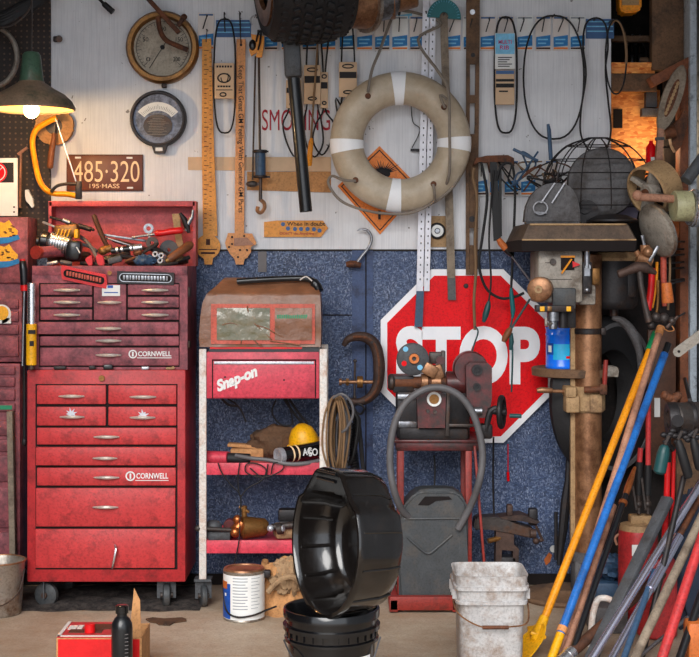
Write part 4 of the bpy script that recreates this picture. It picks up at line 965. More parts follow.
# ================================================================== STOP SIGN
SY = WY - .035
c0 = P(467.5, 356, SY); rad = S(SY, 86.8)
t = thing('stop_sign', 'red octagonal stop sign with white border on the blue wall', 'sign', c0 - Vector((0, 0, rad)))
def octo(f, y): return [Vector((c0.x + f * rad / math.cos(PI / 8) * math.cos(PI / 8 + q * PI / 4), y, c0.z + f * rad / math.cos(PI / 8) * math.sin(PI / 8 + q * PI / 4))) for q in range(8)]
b = B(); b.prism(octo(1, SY), (0, .012, 0)); obj('panel', b, 'stop_white', t)
b = B(); b.prism(octo(.925, SY - .002), (0, .004, 0)); obj('face', b, 'stop_red', t)
text('STOP', 'lettering', 'stop_white', t, P(468, 355.5, SY - .002), S(SY, 144), S(SY, 59), off=.042)
b = B()
for x, y in ((466, 286), (468, 426)): b.lathe([(0, 0), (.011, 0), (.009, -.006), (0, -.007)], P(x, y, SY - .002), (0, 1, 0), 14)
obj('bolt', b, 'iron_dark', t)

# ================================================================== TOOL CART
KY = 5.95
t = thing('tool_cart', 'open red shelf tool cart on white rusty posts', 'tool cart', P(262, 0, KY + .17)); t.location.z = 0
D = .34
for x0, x1 in ((199, 206.3), (319.5, 327)):
    for yy in (KY, KY + D):
        if yy > KY and x0 < 300: continue
        a, c_ = P(x0, 349, KY), P(x1, 581, KY)
        b = B(); b.box(((a.x + c_.x) / 2, yy + .012, (a.z + c_.z) / 2), (c_.x - a.x, .024, a.z - c_.z), None, .003); obj('post', b, 'white_rusty', t)
def slab(x0, y0, x1, y1, nm, m='red_pink', th=True):
    a, c_ = P(x0, y0, KY), P(x1, y1, KY); b = B()
    b.box(((a.x + c_.x) / 2, KY + .006, (a.z + c_.z) / 2), (c_.x - a.x, .006, a.z - c_.z), None, .002)
    b.box(((a.x + c_.x) / 2, KY + D + .01, (a.z + c_.z) / 2), (c_.x - a.x, .006, a.z - c_.z))
    for x in (a.x + .003, c_.x - .003): b.box((x, KY + D / 2 + .01, (a.z + c_.z) / 2), (.006, D - .012, a.z - c_.z))
    b.box(((a.x + c_.x) / 2, KY + D / 2 + .01, a.z - .016), (c_.x - a.x - .012, D - .012, .004)); return obj(nm, b, m, t), a.z - .014
s1, Z1 = slab(206.3, 463, 319.5, 475, 'shelf'); s2, Z2 = slab(206.3, 540.5, 319.5, 553.5, 'shelf')
b = B(); b.px(206.5, 352, 319.3, 398.5, KY, .3, .004); tp = obj('top_box', b, 'red_pink', t)
b = B(); b.px(213, 361, 315, 397.5, KY - .004, .006, .002); fp = obj('front_panel', b, 'red_pink', tp)
b = B(); b.px(212, 360, 213, 398, KY - .0045, .006); b.px(315, 360, 316, 398, KY - .0045, .006); b.px(212, 359.4, 316, 360.6, KY - .0045, .006); obj('panel_gap', b, 'slot', tp)
b = B(); b.px(214, 361.5, 314, 364.3, KY - .009, .006, .001); obj('trim_bar', b, 'alu', tp)
text('Snap-on', 'lettering', 'white_label', fp, P(237, 380, KY - .0045), S(KY, 44), S(KY, 15), roll=R(-22), shear=.35, off=.05)
b = B()
for x, y in ((284, 380), (225, 377)): b.lathe([(0, 0), (.004, 0), (.004, .002), (0, .002)], P(x, y, KY - .0055), (0, 1, 0), 10)
obj('screw', b, 'ink', tp)
b = B(); b.px(209, 347.5, 319, 352.2, KY + .004, .32); obj('top_tray', b, 'black_plastic', t)
b = B(); b.px(210, 345.5, 302, 349, KY - .002, .05); obj('red_edge', b, 'red_bright', t)
for x, yy in ((202.7, KY + .03), (323.5, KY + .03), (324, KY + D - .0)):
    X = P(x, 0, KY).x; caster(t, X, yy, .118, .045, R(15), 'grey_plastic', .026)
# --- brown vinyl bag on top
BY = KY - .005; bz = P(0, 347.5, BY).z
t = thing('storage_bag', 'brown plastic storage bag with clear window on top of the tool cart', 'bag', P(260, 347, BY + .14))
rows_ = [(347, 199.5, 320.5, 0), (336, 199, 321, .0), (318, 200, 321, .004), (303, 202, 320.5, .012), (294, 206, 320, .02), (287, 214, 318, .05), (280, 220, 314, .09), (276, 223, 240, .12)]
rows_[-1] = (278, 222, 312, .12)
def bagpt(u, v):
    # u around (front, right, back, left), v height
    f = v * (len(rows_) - 1); i = min(int(f), len(rows_) - 2); g = f - i
    y = rows_[i][0] * (1 - g) + rows_[i + 1][0] * g; xa = rows_[i][1] * (1 - g) + rows_[i + 1][1] * g; xb = rows_[i][2] * (1 - g) + rows_[i + 1][2] * g
    dy = rows_[i][3] * (1 - g) + rows_[i + 1][3] * g
    A, C = P(xa, y, BY), P(xb, y, BY); z = A.z; y0, y1 = BY + dy, BY + .3 - dy * .6
    e = u * 4
    if e < 1: p = Vector((A.x + (C.x - A.x) * e, y0, z))
    elif e < 2: p = Vector((C.x, y0 + (y1 - y0) * (e - 1), z))
    elif e < 3: p = Vector((C.x + (A.x - C.x) * (e - 2), y1, z))
    else: p = Vector((A.x, y1 + (y0 - y1) * (e - 3), z))
    n_ = noise.noise(Vector((p.x * 14, p.z * 18, p.y * 9))) * .006 + noise.noise(Vector((p.x * 40, p.z * 40, 3))) * .002
    return p + Vector((0, n_ * (1 if e < 1 else .4), n_ * .5 if v > .15 else 0))
b = B(); NU, NV = 112, 30
V = [[b.bm.verts.new(bagpt(i / NU, j / NV)) for j in range(NV + 1)] for i in range(NU)]
for i in range(NU):
    for j in range(NV): b.face([V[i][j], V[(i + 1) % NU][j], V[(i + 1) % NU][j + 1], V[i][j + 1]])
b.face([V[i][NV] for i in range(NU)]); b.face([V[i][0] for i in range(NU)][::-1])
obj('bag', b, 'brown_vinyl', t, sharp=60)
def patch(x0, y0, x1, y1, nm, m, off, par, sl=0):
    b = B()
    def fn(u, v):
        x, y = x0 + (x1 - x0) * u + sl * v, y0 + (y1 - y0) * v; p = P(x, y, BY)
        dy = .012 if y < 304 else .004
        q = noise.noise(Vector((p.x * 14, p.z * 18, BY * 9))) * .006 + noise.noise(Vector((p.x * 40, p.z * 40, 3))) * .002
        return p + Vector((0, q * .8 - off + (max(0, 318 - y) / 15) * .008, 0))
    b.grid(fn, 26, 14, .002); return obj(nm, b, m, par, sharp=60)
bp = patch(211, 304, 315, 344, 'window_border', 'salmon', .005, t)
patch(217, 308, 270, 340, 'window', 'green_window', .0095, bp); patch(275, 308, 312, 340, 'window', 'brown_vinyl', .0095, bp)
b = B(); random.seed(4)
for q in range(14): x = 277 + q * 2.2; b.px(x, 314.5 + random.random(), x + 1.5, 318.5, BY - .0135, .002)
obj('window_print', b, 'ink_green', bp)
b = B()
for pts in ([(247, 306), (250, 318), (256, 325), (264, 332), (272, 340)], [(256, 325), (268, 329), (280, 336), (292, 339)], [(249, 320), (243, 334), (241, 344)], [(222, 325), (232, 323), (240, 326)], [(270, 341), (285, 343), (300, 345)], [(252, 338), (258, 344), (262, 346)]):
    b.tube(spl([P(x, y, BY - .009) for x, y in pts], 5), .0028, 6)
obj('crease', b, 'card_pale', bp) if False else obj('crease', b, 'brown_vinyl', t)
b = B(); b.tube(spl([P(237, 281.5, BY + .05), P(258, 280, BY + .05), P(290, 278.5, BY + .06), P(308, 279, BY + .06), P(316, 285, BY + .06), P(319, 291, BY + .05)], 5), [.013] * 18 + [.02] * 8, 10)
o = one('umbrella', b, 'black_plastic', 'black rolled tube lying along the top of the brown storage bag', 'tube') ; o.name = 'rolled_tube'
b = B(); b.tube(spl([P(300, 280, BY + .03), P(306, 276.5, BY + .03), P(312, 281, BY + .03)], 4), .003, 6); one('cable_tie', b, 'card_pale', 'pale twisted tie looped on the black tube over the storage bag', 'tie')
# --- things on the upper shelf
y = KY + .06
t = thing('torch', 'red and black torch handle lying on the upper cart shelf', 'torch', P(228, 463, y))
zc = Z1 + .027; X = lambda px: P(px, 0, y).x
b = B(); b.cyl((X(206), y + .02, zc), (X(228), y, zc), .027, 18); obj('body', b, 'red_pink', t)
b = B(); b.cyl((X(228), y, zc), (X(250), y - .01, zc - .003), .022, 16); obj('grip', b, 'black_rubber', t)
t = thing('spray_can', 'black spray can lying on the upper cart shelf with silver base outwards', 'spray can', P(295, 462, y))
zc = Z1 + .036; a, c_ = Vector((X(278), y - .055, zc + .004)), Vector((X(320), y + .07, zc + .02)); ax = (c_ - a).normalized()
b = B(); b.cyl(a + ax * .02, c_, .0335, 28); cn = obj('can', b, 'black_gloss', t)
b = B(); b.lathe([(0, .012), (.022, .004), (.029, .0), (.0345, .002), (.0345, .02), (.033, .026), (0, .026)], a, ax, 28); obj('base', b, 'alu', t)
b = B(); b.lathe([(.0338, .06), (.0344, .062), (.0344, .066), (.0338, .068)], a, ax, 28, closed=True); b.lathe([(.0338, .085), (.0344, .087), (.0344, .091), (.0338, .093)], a, ax, 28, closed=True); obj('band', b, 'cream', cn)
f = Vector((0, -1, 0)); up = ax.cross(f).normalized(); f = up.cross(ax).normalized()
for w_, d_, z_ in (('SO', .155, 0), ('AC', .125, .008)):
    tx = text(w_, 'lettering', 'white_label', cn, P(303, 449, KY), .045, .03, off=.02, depth=.0015)
    tx.rotation_euler = Matrix((ax * (1 if ax.x > 0 else -1), f * -1 * 1, up if up.z > 0 else -up)).transposed().to_euler()
    tx.location = a + ax * d_ + f * (-.0 + .0345) * (1 if f.y < 0 else -1) + Vector((0, 0, z_ - .004)) - wloc(cn)
b = B(); b.blob(P(277, 440, y + .17) + Vector((0, 0, -.01)), (.12, .07, .07), .3, 2.6, 32, 3); o = one('work_glove', b, 'rag_dark', 'crumpled dark brown cloth bundle at the back of the upper cart shelf', 'cloth'); o.name = 'cloth_bundle'
t = thing('hard_hat', 'yellow cap shaped funnel behind the spray can on the cart shelf', 'hat', P(306, 444, y + .12))
b = B(); cc = P(304, 440, y + .12); b.lathe([(.0, .085), (.02, .082), (.045, .062), (.06, .03), (.066, 0), (.062, 0), (.055, .03), (0, .07)], cc - Vector((0, 0, .012)), (-.15, -.25, 1), 28); obj('crown', b, 'yellow', t)
b = B(); b.lathe([(.06, 0), (.082, -.006), (.082, -.001), (.06, .006)], cc - Vector((0, 0, .012)), (-.15, -.25, 1), 28, closed=True); obj('brim', b, 'yellow', t)
b = B(); b.box((X(244), y + .16, Z1 + .058), (.16, .06, .014), (0, R(4), 0), .003); b.box((X(245), y + .15, Z1 + .025), (.14, .08, .05), None, .006); one('wood_offcut', b, 'cardboard', 'tan wooden offcut behind the torch on the upper cart shelf', 'wood')
b = B(); b.tube(spl([(X(236), y - .02, Z1 + .04), (X(252), y - .05, Z1 + .032), (X(270), y - .06, Z1 + .026), (X(288), y - .07, Z1 + .012), (X(305), y - .06, Z1 + .012), (X(320), y - .03, Z1 + .02)], 6), .0085, 8); one('air_hose', b, 'grey_hose', 'grey air hose lying in front of the spray can on the cart shelf', 'hose')
b = B(); fy = KY - .012
for pts in ([(218, 463), (222, 473), (231, 485), (240, 495), (241, 512)], [(240, 462), (238, 478), (240, 496), (248, 488), (262, 480), (266, 470), (258, 464), (247, 464), (246, 472), (258, 477), (270, 476), (282, 470), (283, 464), (274, 463), (271, 474)], [(241, 495), (240, 520), (239, 540), (236, 556), (232, 572)], [(250, 468), (264, 478), (268, 464)]):
    b.tube(spl([P(x, yy, fy) for x, yy in pts], 6), .003, 6)
b.tube([P(232, 570, fy), P(228, 572, fy)], .004, 6)
one('electric_cable', b, 'black_rubber', 'thin black cord looped and dangling from the upper cart shelf edge', 'cord')
b = B(); b.tube(spl([P(276, 400, KY + .2), P(272, 412, KY + .2), P(280, 424, KY + .2), P(292, 424, KY + .2), P(290, 408, KY + .2), P(286, 398, KY + .2)], 5), .004, 6)
for o_ in (0, 5): b.tube(spl([P(284 + o_, 399, KY + .2), P(293 + o_, 412, KY + .2), P(303 + o_, 424, KY + .2)], 5), .006, 6)
one('black_cable', b, 'black_rubber', 'black cable hanging in loops under the Snap-on panel', 'cable') ; bpy.data.objects['black_cable']['label'] = 'black cable hanging in loops under the top box of the red cart'
b = B(); b.tube(spl([P(228, 399, KY + .1), P(236, 404, KY + .1), P(242, 412, KY + .1), P(246, 422, KY + .1)], 5), .004, 6); b.tube(spl([P(222, 399, KY + .1), P(229, 405, KY + .1), P(238, 406, KY + .1)], 4), .006, 6); one('spring_hook', b, 'iron_dark', 'short dark hook dangling under the left half of the red cart top', 'hook')
# --- things on the lower shelf
zc = Z2; y = KY + .09
t = thing('die_grinder', 'brass and copper bodied torch head on the lower cart shelf', 'torch', (P(250, 0, y).x, y, Z2))
b = B(); b.cyl((X(240), y, zc + .05), (X(268), y + .02, zc + .05), .048, 24, .036, .3); obj('body', b, 'brass', t)
b = B(); b.cyl((X(233), y - .03, zc + .03), (X(243), y - .02, zc + .075), .024, 18); b.sph((X(238), y - .03, zc + .09), .019); b.sph((X(236), y - .045, zc + .04), .022); obj('valve', b, 'copper', t)
b = B(); b.cyl((X(244), y + .01, zc + .09), (X(244), y + .01, zc + .14), .012, 12); b.box((X(244), y + .01, zc + .125), (.05, .02, .012), (0, .5, 0), .004); obj('lever', b, 'brass', t)
t = thing('pipe_vise', 'grey blue cast vise at the left end of the lower cart shelf', 'vise', (P(215, 0, y).x, y, Z2))
b = B(); b.box((X(217), y, zc + .022), (.12, .1, .044), None, .008); b.sph((X(214), y - .02, zc + .06), .03, (1.2, 1, .9)); obj('body', b, 'grey_dark', t)
b = B(); b.cyl((X(200), y - .08, zc + .062), (X(232), y - .05, zc + .05), .009, 10); b.sph((X(200), y - .08, zc + .062), .014); obj('screw', b, 'iron', t)
b = B(); b.cyl((X(229), y + .06, zc + .055), (X(229), y + .02, zc + .055), .026, 18); b.cyl((X(229), y + .06, zc), (X(229), y + .06, zc + .055), .02, 14); one('gas_regulator', b, 'red_dark', 'dark red round regulator behind the vise on the lower cart shelf', 'regulator')
t = thing('pipe_fitting', 'pile end of pale and dark fittings beside the brass torch head', 'fitting', (P(285, 0, y).x, y, Z2))
b = B(); b.box((X(288), y + .05, zc + .03), (.12, .1, .055), (0, 0, .2), .012); obj('block', b, 'tan_dusty', t)
b = B(); b.cyl((X(272), y - .02, zc + .055), (X(300), y, zc + .065), .015, 14); b.cyl((X(278), y - .04, zc + .05), (X(283), y - .045, zc + .055), .022, 16); obj('pipe', b, 'iron', t)
b = B(); b.cyl((X(283), y - .046, zc + .055), (X(284.5), y - .048, zc + .056), .014, 16); b.sph((X(271), y - .04, zc + .055), .015); obj('fitting_face', b, 'alu', t)
b = B(); b.box((X(289), y + .12, zc + .085), (.1, .06, .05), None, .008); b.box((X(289), y + .12, zc + .032), (.09, .08, .06), None, .004); one('battery_box', b, 'iron_dark', 'black box at the back of the lower cart shelf beside the drain pan', 'box')

# ================================================================== FLOOR THINGS NEAR THE CART
PY = 5.78; c0 = Vector((P(244, 0, PY).x, PY, 0)); k = S(PY)
t = thing('paint_can', 'white labelled paint can with rusty lid standing before the cart', 'paint can', c0)
b = B(); b.lathe([(0, 0), (20.2 * k, 0), (20.8 * k, .004), (20.4 * k, .008), (20.4 * k, .186), (20.9 * k, .19), (20.9 * k, .196), (0, .196)], c0, n=44); obj('can', b, 'galv', t)
def wrap(a0, a1, z0, z1, r, nm, m, par):
    b = B(); b.lathe([(r, z0), (r, z1)], c0, n=max(4, int(abs(a1 - a0) / 5)), a0=R(a0), a1=R(a1)); return obj(nm, b, m, par, recalc=False)
x_, y_, d_ = frame((0, 0, 1))
# lathe angle 0 lies along x_; find the angle that faces the camera
fa = math.degrees(math.atan2(Vector((0, -1, 0)).dot(y_), Vector((0, -1, 0)).dot(x_)))
sg = 1 if Vector((1, 0, 0)).dot(x_) * -math.sin(R(fa)) + Vector((1, 0, 0)).dot(y_) * math.cos(R(fa)) > 0 else -1
lab = wrap(fa - 175, fa + 175, .01, .184, 20.7 * k, 'label', 'white_label', t)
wrap(fa - sg * 95, fa - sg * 36, .012, .15, 20.9 * k, 'blue_panel', 'blue_label', lab); wrap(fa - sg * 78, fa - sg * 48, .128, .158, 21.05 * k, 'red_spot', 'orange_dusty', lab)
wrap(fa - sg * 60, fa - sg * 52, .1, .112, 21.05 * k, 'white_mark', 'white_label', lab)
for q in range(11): wrap(fa - sg * 28, fa + sg * (14 - 6 * (q % 3 == 2)), .172 - q * .012, .176 - q * .012, 20.85 * k, 'print_line', 'print_grey', lab)
for q in range(10): wrap(fa + sg * 24, fa + sg * (52 - 7 * (q % 2)), .172 - q * .013, .1745 - q * .013, 20.85 * k, 'print_line', 'print_grey', lab)
b = B(); b.lathe([(0, .2), (15 * k, .2), (17 * k, .198), (17.6 * k, .203), (20 * k, .203), (20.6 * k, .196), (0, .196)], c0, n=44); obj('lid', b, 'rust_metal', t)
b = B(); b.tube(spl([c0 + Vector((-20.8 * k, 0, .15)), c0 + Vector((-17 * k, -13 * k, .05)), c0 + Vector((-6 * k, -22 * k, .026)), c0 + Vector((10 * k, -20 * k, .03)), c0 + Vector((24 * k, -12 * k, .045)), c0 + Vector((33 * k, -8 * k, .055))], 6), .004, 6); obj('bail', b, 'iron_dark', t)
b = B(); b.box(c0 + Vector((23 * k, 0, .178)), (.03, .03, .03), None, .006); obj('ear', b, 'iron_dark', t)
t = thing('paper_sack', 'crumpled tan sack of rags on the floor beside the paint can', 'sack', (P(285, 0, 5.85).x, 5.88, 0))
def sk(u, v):
    a = 2 * PI * u; z = .2 * v; r = .085 * (1 + .1 * math.sin(9 * a) * (.3 + v) + .12 * noise.noise(Vector((math.cos(a) * 2, math.sin(a) * 2, v * 3)))) * (1 - .1 * v)
    c_ = Vector((P(284, 0, 5.88).x, 5.88, 0))
    return c_ + Vector((r * 1.1 * math.cos(a), r * math.sin(a), z + .012 * math.sin(5 * a) * v))
b = B(); b.grid(sk, 60, 16); obj('sack', b, 'cardboard', t, sharp=50)
b = B(); b.blob((P(289, 0, 5.88).x, 5.84, .15), (.08, .075, .075), .33, 2.6, 48, 5); obj('rag', b, 'rag_tan', t)
b = B(); b.tube(spl([P(268, 592, 5.77), P(280, 580, 5.76), P(292, 577, 5.76), P(300, 584, 5.77)], 6), .012, 8); b.tube(spl([P(293, 560, 5.85), P(291, 566, 5.82), P(296, 572, 5.82), P(303, 577, 5.83)], 5), .009, 8); obj('twisted_fold', b, 'rag_tan', t)

# --- black bucket and the drain pan standing in it
BY2 = 4.52; k = S(BY2); c0 = Vector((P(331.5, 0, BY2).x, BY2, 0)); rt = P(0, 606.5, BY2).z
t = thing('bucket', 'black ribbed plastic bucket holding the oily drain pan', 'bucket', c0)
R0 = 47.3 * k
b = B(); prof = [(0, .004), (R0 * .84, .004), (R0 * .86, .012), (R0 * .93, rt - .1), (R0 * 1.0, rt - .098), (R0 * 1.0, rt - .09), (R0 * .945, rt - .086), (R0 * .95, rt - .064), (R0 * 1.03, rt - .062), (R0 * 1.03, rt - .05), (R0 * .955, rt - .047), (R0 * .96, rt - .028), (R0 * 1.02, rt - .026), (R0 * 1.02, rt - .003), (R0 * 1.005, rt), (R0 * .965, rt), (R0 * .945, rt - .01), (R0 * .82, .014), (0, .014)]
b.lathe(prof, c0, n=56); obj('body', b, 'black_gloss', t)
b = B()
for q in range(28):
    a = 2 * PI * q / 28; b.box(c0 + Vector((R0 * .965 * math.cos(a), R0 * .965 * math.sin(a), rt - .073)), (.004, R0 * .1, .022), (0, 0, a))
obj('rib_ring', b, 'black_gloss', t)
b = B(); b.tube(spl([c0 + Vector((-R0 * 1.0, -.02, rt - .1)), c0 + Vector((-R0 * .8, -R0 * .7, rt - .13)), c0 + Vector((-R0 * .35, -R0 * 1.02, rt - .2)), c0 + Vector((.02, -R0 * 1.05, rt - .235)), c0 + Vector((R0 * .7, -R0 * .8, rt - .19)), c0 + Vector((R0 * 1.03, -.02, rt - .09))], 6), .0028, 6); obj('bail', b, 'steel', t)
b = B(); b.lathe([(R0 * .93, .1), (R0 * .935, rt - .13)], c0, n=14, a0=R(fa) + sg * R(-8), a1=R(fa) + sg * R(60)); obj('label', b, 'white_label', t)
# drain pan: an open dish, D shaped with a flat spout, stood on edge
t = thing('drain_pan', 'big oily black drain pan standing on edge in the black bucket', 'drain pan', P(352, 612, 4.45))
ctr = P(344, 541, 4.45)
yaw = R(-40)                                   # dish opens towards the camera and to the left
xo = Vector((math.cos(yaw), math.sin(yaw), 0)).normalized(); zo = Vector((0, 0, 1)); no = Vector((math.sin(yaw), -math.cos(yaw), 0))    # no: opening direction
no = Vector((-.86, -.5, .06)).normalized(); xo = zo.cross(no).normalized() * -1; xo = no.cross(zo).normalized()
zo = xo.cross(no).normalized()
if zo.z < 0: zo = -zo
HT = S(4.45, 73)
def outl(a, f):
    """Dish outline: round, with a flattened spout lip at the top."""
    ca, sa = math.cos(a), math.sin(a); r = 1.0
    x, z = ca * .98, sa
    if sa > .55:
        s_ = (sa - .55) / .45; x *= 1 - .0 * s_
        z = .55 + (sa - .55) * 1.0
        x = math.copysign(min(abs(x), .3 + (1 - sa) * .95), x)
    return xo * (x * HT * .93 * f) + zo * (z * HT * (f if sa < .55 else (f * .35 + .65) if f > .9 else f))
def dish(levels, n=72):
    b = B(); rings = []
    for f, d in levels: rings.append([b.bm.verts.new(ctr + outl(2 * PI * q / n, f) + no * d) for q in range(n)])
    return b, rings, n
lv = [(1.0, .066), (1.025, .07), (1.03, .062), (.985, .05), (.93, -.03), (.86, -.085), (.8, -.1), (.0, -.1)]
b, rg, n = dish([(.94, .05), (.955, .064), (.975, .07), (1.02, .07), (1.035, .064), (1.03, .052), (.99, .05), (.95, -.05), (.9, -.095), (.84, -.105)])
for i in range(len(rg) - 1):
    for q in range(n): b.face([rg[i][q], rg[i][(q + 1) % n], rg[i + 1][(q + 1) % n], rg[i + 1][q]])
b.face(rg[-1])
# inside
ins = []
for f, d in ((.9, -.02), (.86, -.03), (.82, -.06), (.8, -.07), (.74, -.085), (.55, -.09), (.5, -.075)):
    ins.append([b.bm.verts.new(ctr + outl(2 * PI * q / n, f) + no * d) for q in range(n)])
prev = rg[0]
for r_ in ins:
    for q in range(n): b.face([prev[(q + 1) % n], prev[q], r_[q], r_[(q + 1) % n]])
    prev = r_
b.face(prev[::-1])
obj('dish', b, 'black_oily', t, sharp=50)
b = B()
for q in range(14):
    a = 2 * PI * (q + .5) / 14
    if math.sin(a) > .8: continue
    obj('inner_rib', B().tube([ctr + outl(a, .95) + no * .045, ctr + outl(a, .9) + no * -.005, ctr + outl(a, .82) + no * -.05], .006, 8), 'black_oily', t)
b = B()
for q in range(12):
    a = 2 * PI * (q + .5) / 12; obj('outer_rib', B().tube([ctr + outl(a, .985) + no * .045, ctr + outl(a, .955) + no * -.05, ctr + outl(a, .9) + no * -.094], .004, 6), 'black_oily', t)
b = B(); sl = [ctr + zo * HT * 1.0 + xo * (s_ * .055) + no * .06 for s_ in (-1, -.5, 0, .5, 1)]
b.tube([p - zo * .035 + no * .012 for p in sl], .006, 8); b.tube([p - zo * .012 + no * .012 for p in sl], .005, 8); obj('spout_slot', b, 'black_gloss', t)
b = B(); b.lathe([(HT * .42, 0), (HT * .45, .006), (HT * .48, 0)], ctr - no * .082, no, 48); obj('strainer_ring', b, 'black_oily', t)

# --- white square bucket
WYb = 5.0; k = S(WYb); hw = 36.5 * k; zt = P(0, 577, WYb - hw).z; c0 = Vector((P(489, 0, WYb).x, WYb, 0))
t = thing('bucket', 'dirty white square plastic bucket on the floor', 'bucket', c0)
def sq(h, r=.2, n=40):
    out = []
    for q in range(n):
        a = 2 * PI * (q + .5) / n; c_, s_ = math.cos(a), math.sin(a); e = .28
        out.append((math.copysign(abs(c_) ** e, c_) * h, math.copysign(abs(s_) ** e, s_) * h))
    return out
def sqloft(levels, m, nm, par):
    b = B(); rg = [[b.bm.verts.new(c0 + Vector((x, y, z))) for x, y in sq(h)] for h, z in levels]; n = len(rg[0])
    for i in range(len(rg) - 1):
        for q in range(n): b.face([rg[i][q], rg[i][(q + 1) % n], rg[i + 1][(q + 1) % n], rg[i + 1][q]])
    b.face(rg[0][::-1]); b.face(rg[-1]); return obj(nm, b, m, par)
sqloft([(hw * .82, .004), (hw * .84, .008), (hw * .89, zt - .098), (hw * .98, zt - .096), (hw * .98, zt - .086), (hw * .93, zt - .084), (hw * .96, zt - .05), (hw * 1.02, zt - .048), (hw * 1.02, zt - .036), (hw * .97, zt - .034), (hw * .98, zt - .008), (hw, zt), (hw * .96, zt), (hw * .93, zt - .01), (hw * .8, .015)], 'white_plastic', 'body', t)
b = B()
for x in (-.6, -.2, .2, .6): b.box(c0 + Vector((x * hw, -hw * .965, zt - .067)), (.004, .02, .034))
for yy in (-.6, -.2, .2, .6):
    for s_ in (-1, 1): obj('rib', B().box(c0 + Vector((s_ * hw * .965, yy * hw, zt - .067)), (.02, .004, .034)), 'white_plastic', t)
b = B(); b.tube(spl([c0 + Vector((-hw * 1.0, -.02, zt - .1)), c0 + Vector((-hw * .9, -hw * 1.0, zt - .125)), c0 + Vector((-hw * .3, -hw * 1.08, zt - .165)), c0 + Vector((hw * .45, -hw * 1.08, zt - .165)), c0 + Vector((hw * .95, -hw * .95, zt - .15)), c0 + Vector((hw * 1.0, -.02, zt - .08))], 6), .003, 6); bl = obj('bail', b, 'rust_metal', t)
b = B(); b.cyl(c0 + Vector((-hw * .28, -hw * 1.08, zt - .167)), c0 + Vector((hw * .42, -hw * 1.08, zt - .167)), .0065, 10); obj('grip', b, 'rust', bl)

# --- box and bottle, lower left
XY = 4.95
t = thing('cardboard_box', 'red and white printed cardboard box with an open flap on the floor', 'box', (P(95, 0, XY).x, XY, 0))
zt = P(0, 638, XY - .07).z; x0, x1 = P(57, 0, XY - .07).x, P(141, 0, XY - .07).x
b = B(); w_ = x1 - x0
for yy in (XY - .07, XY + .13): b.box(((x0 + x1) / 2, yy, zt / 2), (w_, .005, zt))
for xx in (x0, x1): b.box((xx, XY + .03, zt / 2), (.005, .2, zt))
b.box(((x0 + x1) / 2, XY + .03, .004), (w_, .2, .006)); bx_ = obj('carton', b, 'cardboard', t)
b = B(); b.box(((x0 + x1) / 2 + .0, XY - .074, zt / 2), (w_ * .97, .002, zt * .96)); obj('front_print', b, 'red_bright', bx_)
b = B(); b.box((x0 + w_ * .33, XY + .03, zt + .003), (w_ * .66, .2, .004)); fl = obj('top_flap', b, 'red_paint', t)
b = B(); 
for (fx, fy, sx, sy) in ((.11, .05, .1, .05), (.2, .055, .06, .05)): b.box((x0 + w_ * fx, XY + fy, zt + .006), (w_ * sx, sy, .002))
b.box((x0 + w_ * .33, XY - .065, zt + .006), (w_ * .66, .01, .002)); b.box((x0 + .005, XY + .03, zt + .006), (.012, .2, .002)); obj('flap_print', b, 'card_pale', fl)
b = B(); b.box((x0 + w_ * .3, XY + .0, zt + .006), (w_ * .4, .045, .002)); b.box((x0 + w_ * .45, XY + .06, zt + .006), (w_ * .26, .07, .002)); obj('dark_print', b, 'wood_dark', fl)
b = B(); b.ppx([(128, 650), (134, 588), (140, 600), (141.5, 650)], XY - .02, .004); obj('raised_flap', b, 'cardboard', t)
b = B(); q = Vector((x0 + w_ * .36, XY - .02, zt + .006)); b.cyl(q, q + Vector((0, 0, .03)), .018, 20); one('bottle_cap', b, 'red_bright', 'round red cap lying on the printed cardboard box', 'cap')
OY = 4.78; c0 = Vector((P(122, 0, OY).x, OY, 0)); k = S(OY); zb = P(0, 605, OY).z
t = thing('oil_bottle', 'dark grey plastic oil bottle standing in front of the cardboard box', 'bottle', c0)
r = 10.6 * k
b = B(); b.lathe([(0, .0), (r * .92, .0), (r, .006), (r, zb - .075), (r * .95, zb - .06), (r * .7, zb - .043), (r * .48, zb - .036), (r * .48, zb - .024), (0, zb - .024)], c0, n=32); bd = obj('body', b, 'black_plastic', t)
b = B(); b.lathe([(0, zb - .026), (r * .62, zb - .026), (r * .62, zb - .003), (r * .5, zb), (0, zb)], c0, n=24); obj('cap', b, 'black_gloss', t)
b = B()
for q in range(8): b.box(c0 + Vector((r * .55, -r * .84, zb - .09 - q * .012)), (.012, .003, .002), (0, 0, .5))
obj('level_mark', b, 'duct', bd)
# ================================================================== MIDDLE: CLAMP, CABLES, BRAKE LATHE
# C clamp
YC = WY - .12; t = thing('c_clamp', 'heavy rusty C clamp hung open side left beside the stop sign', 'clamp', P(364, 405, YC))
b = B(); pts = spl([P(343.5, 346, YC), P(348, 339.5, YC), P(357, 336.5, YC), P(367, 338, YC), P(375, 345, YC), P(378.5, 358, YC), P(379, 374, YC), P(376.5, 388, YC), P(369, 398, YC), P(358, 402, YC), P(347, 399.5, YC)], 5)
n = len(pts); b.tube(pts, [S(YC, 2.2 + 3.9 * math.sin(PI * q / (n - 1)) ** .8) for q in range(n)], 10); obj('frame', b, 'rust_dark', t)
b = B(); b.tube([p + Vector((0, -.02, 0)) for p in pts[8:-8]], S(YC, 1.6), 8); obj('web_rib', b, 'rust', t)
b = B(); b.cyl(P(340, 382, YC), P(374, 382, YC), S(YC, 1.8), 12); b.cyl(P(339, 382, YC), P(342, 382, YC), S(YC, 3.4), 14); sc_ = obj('screw', b, 'rust_metal', t)
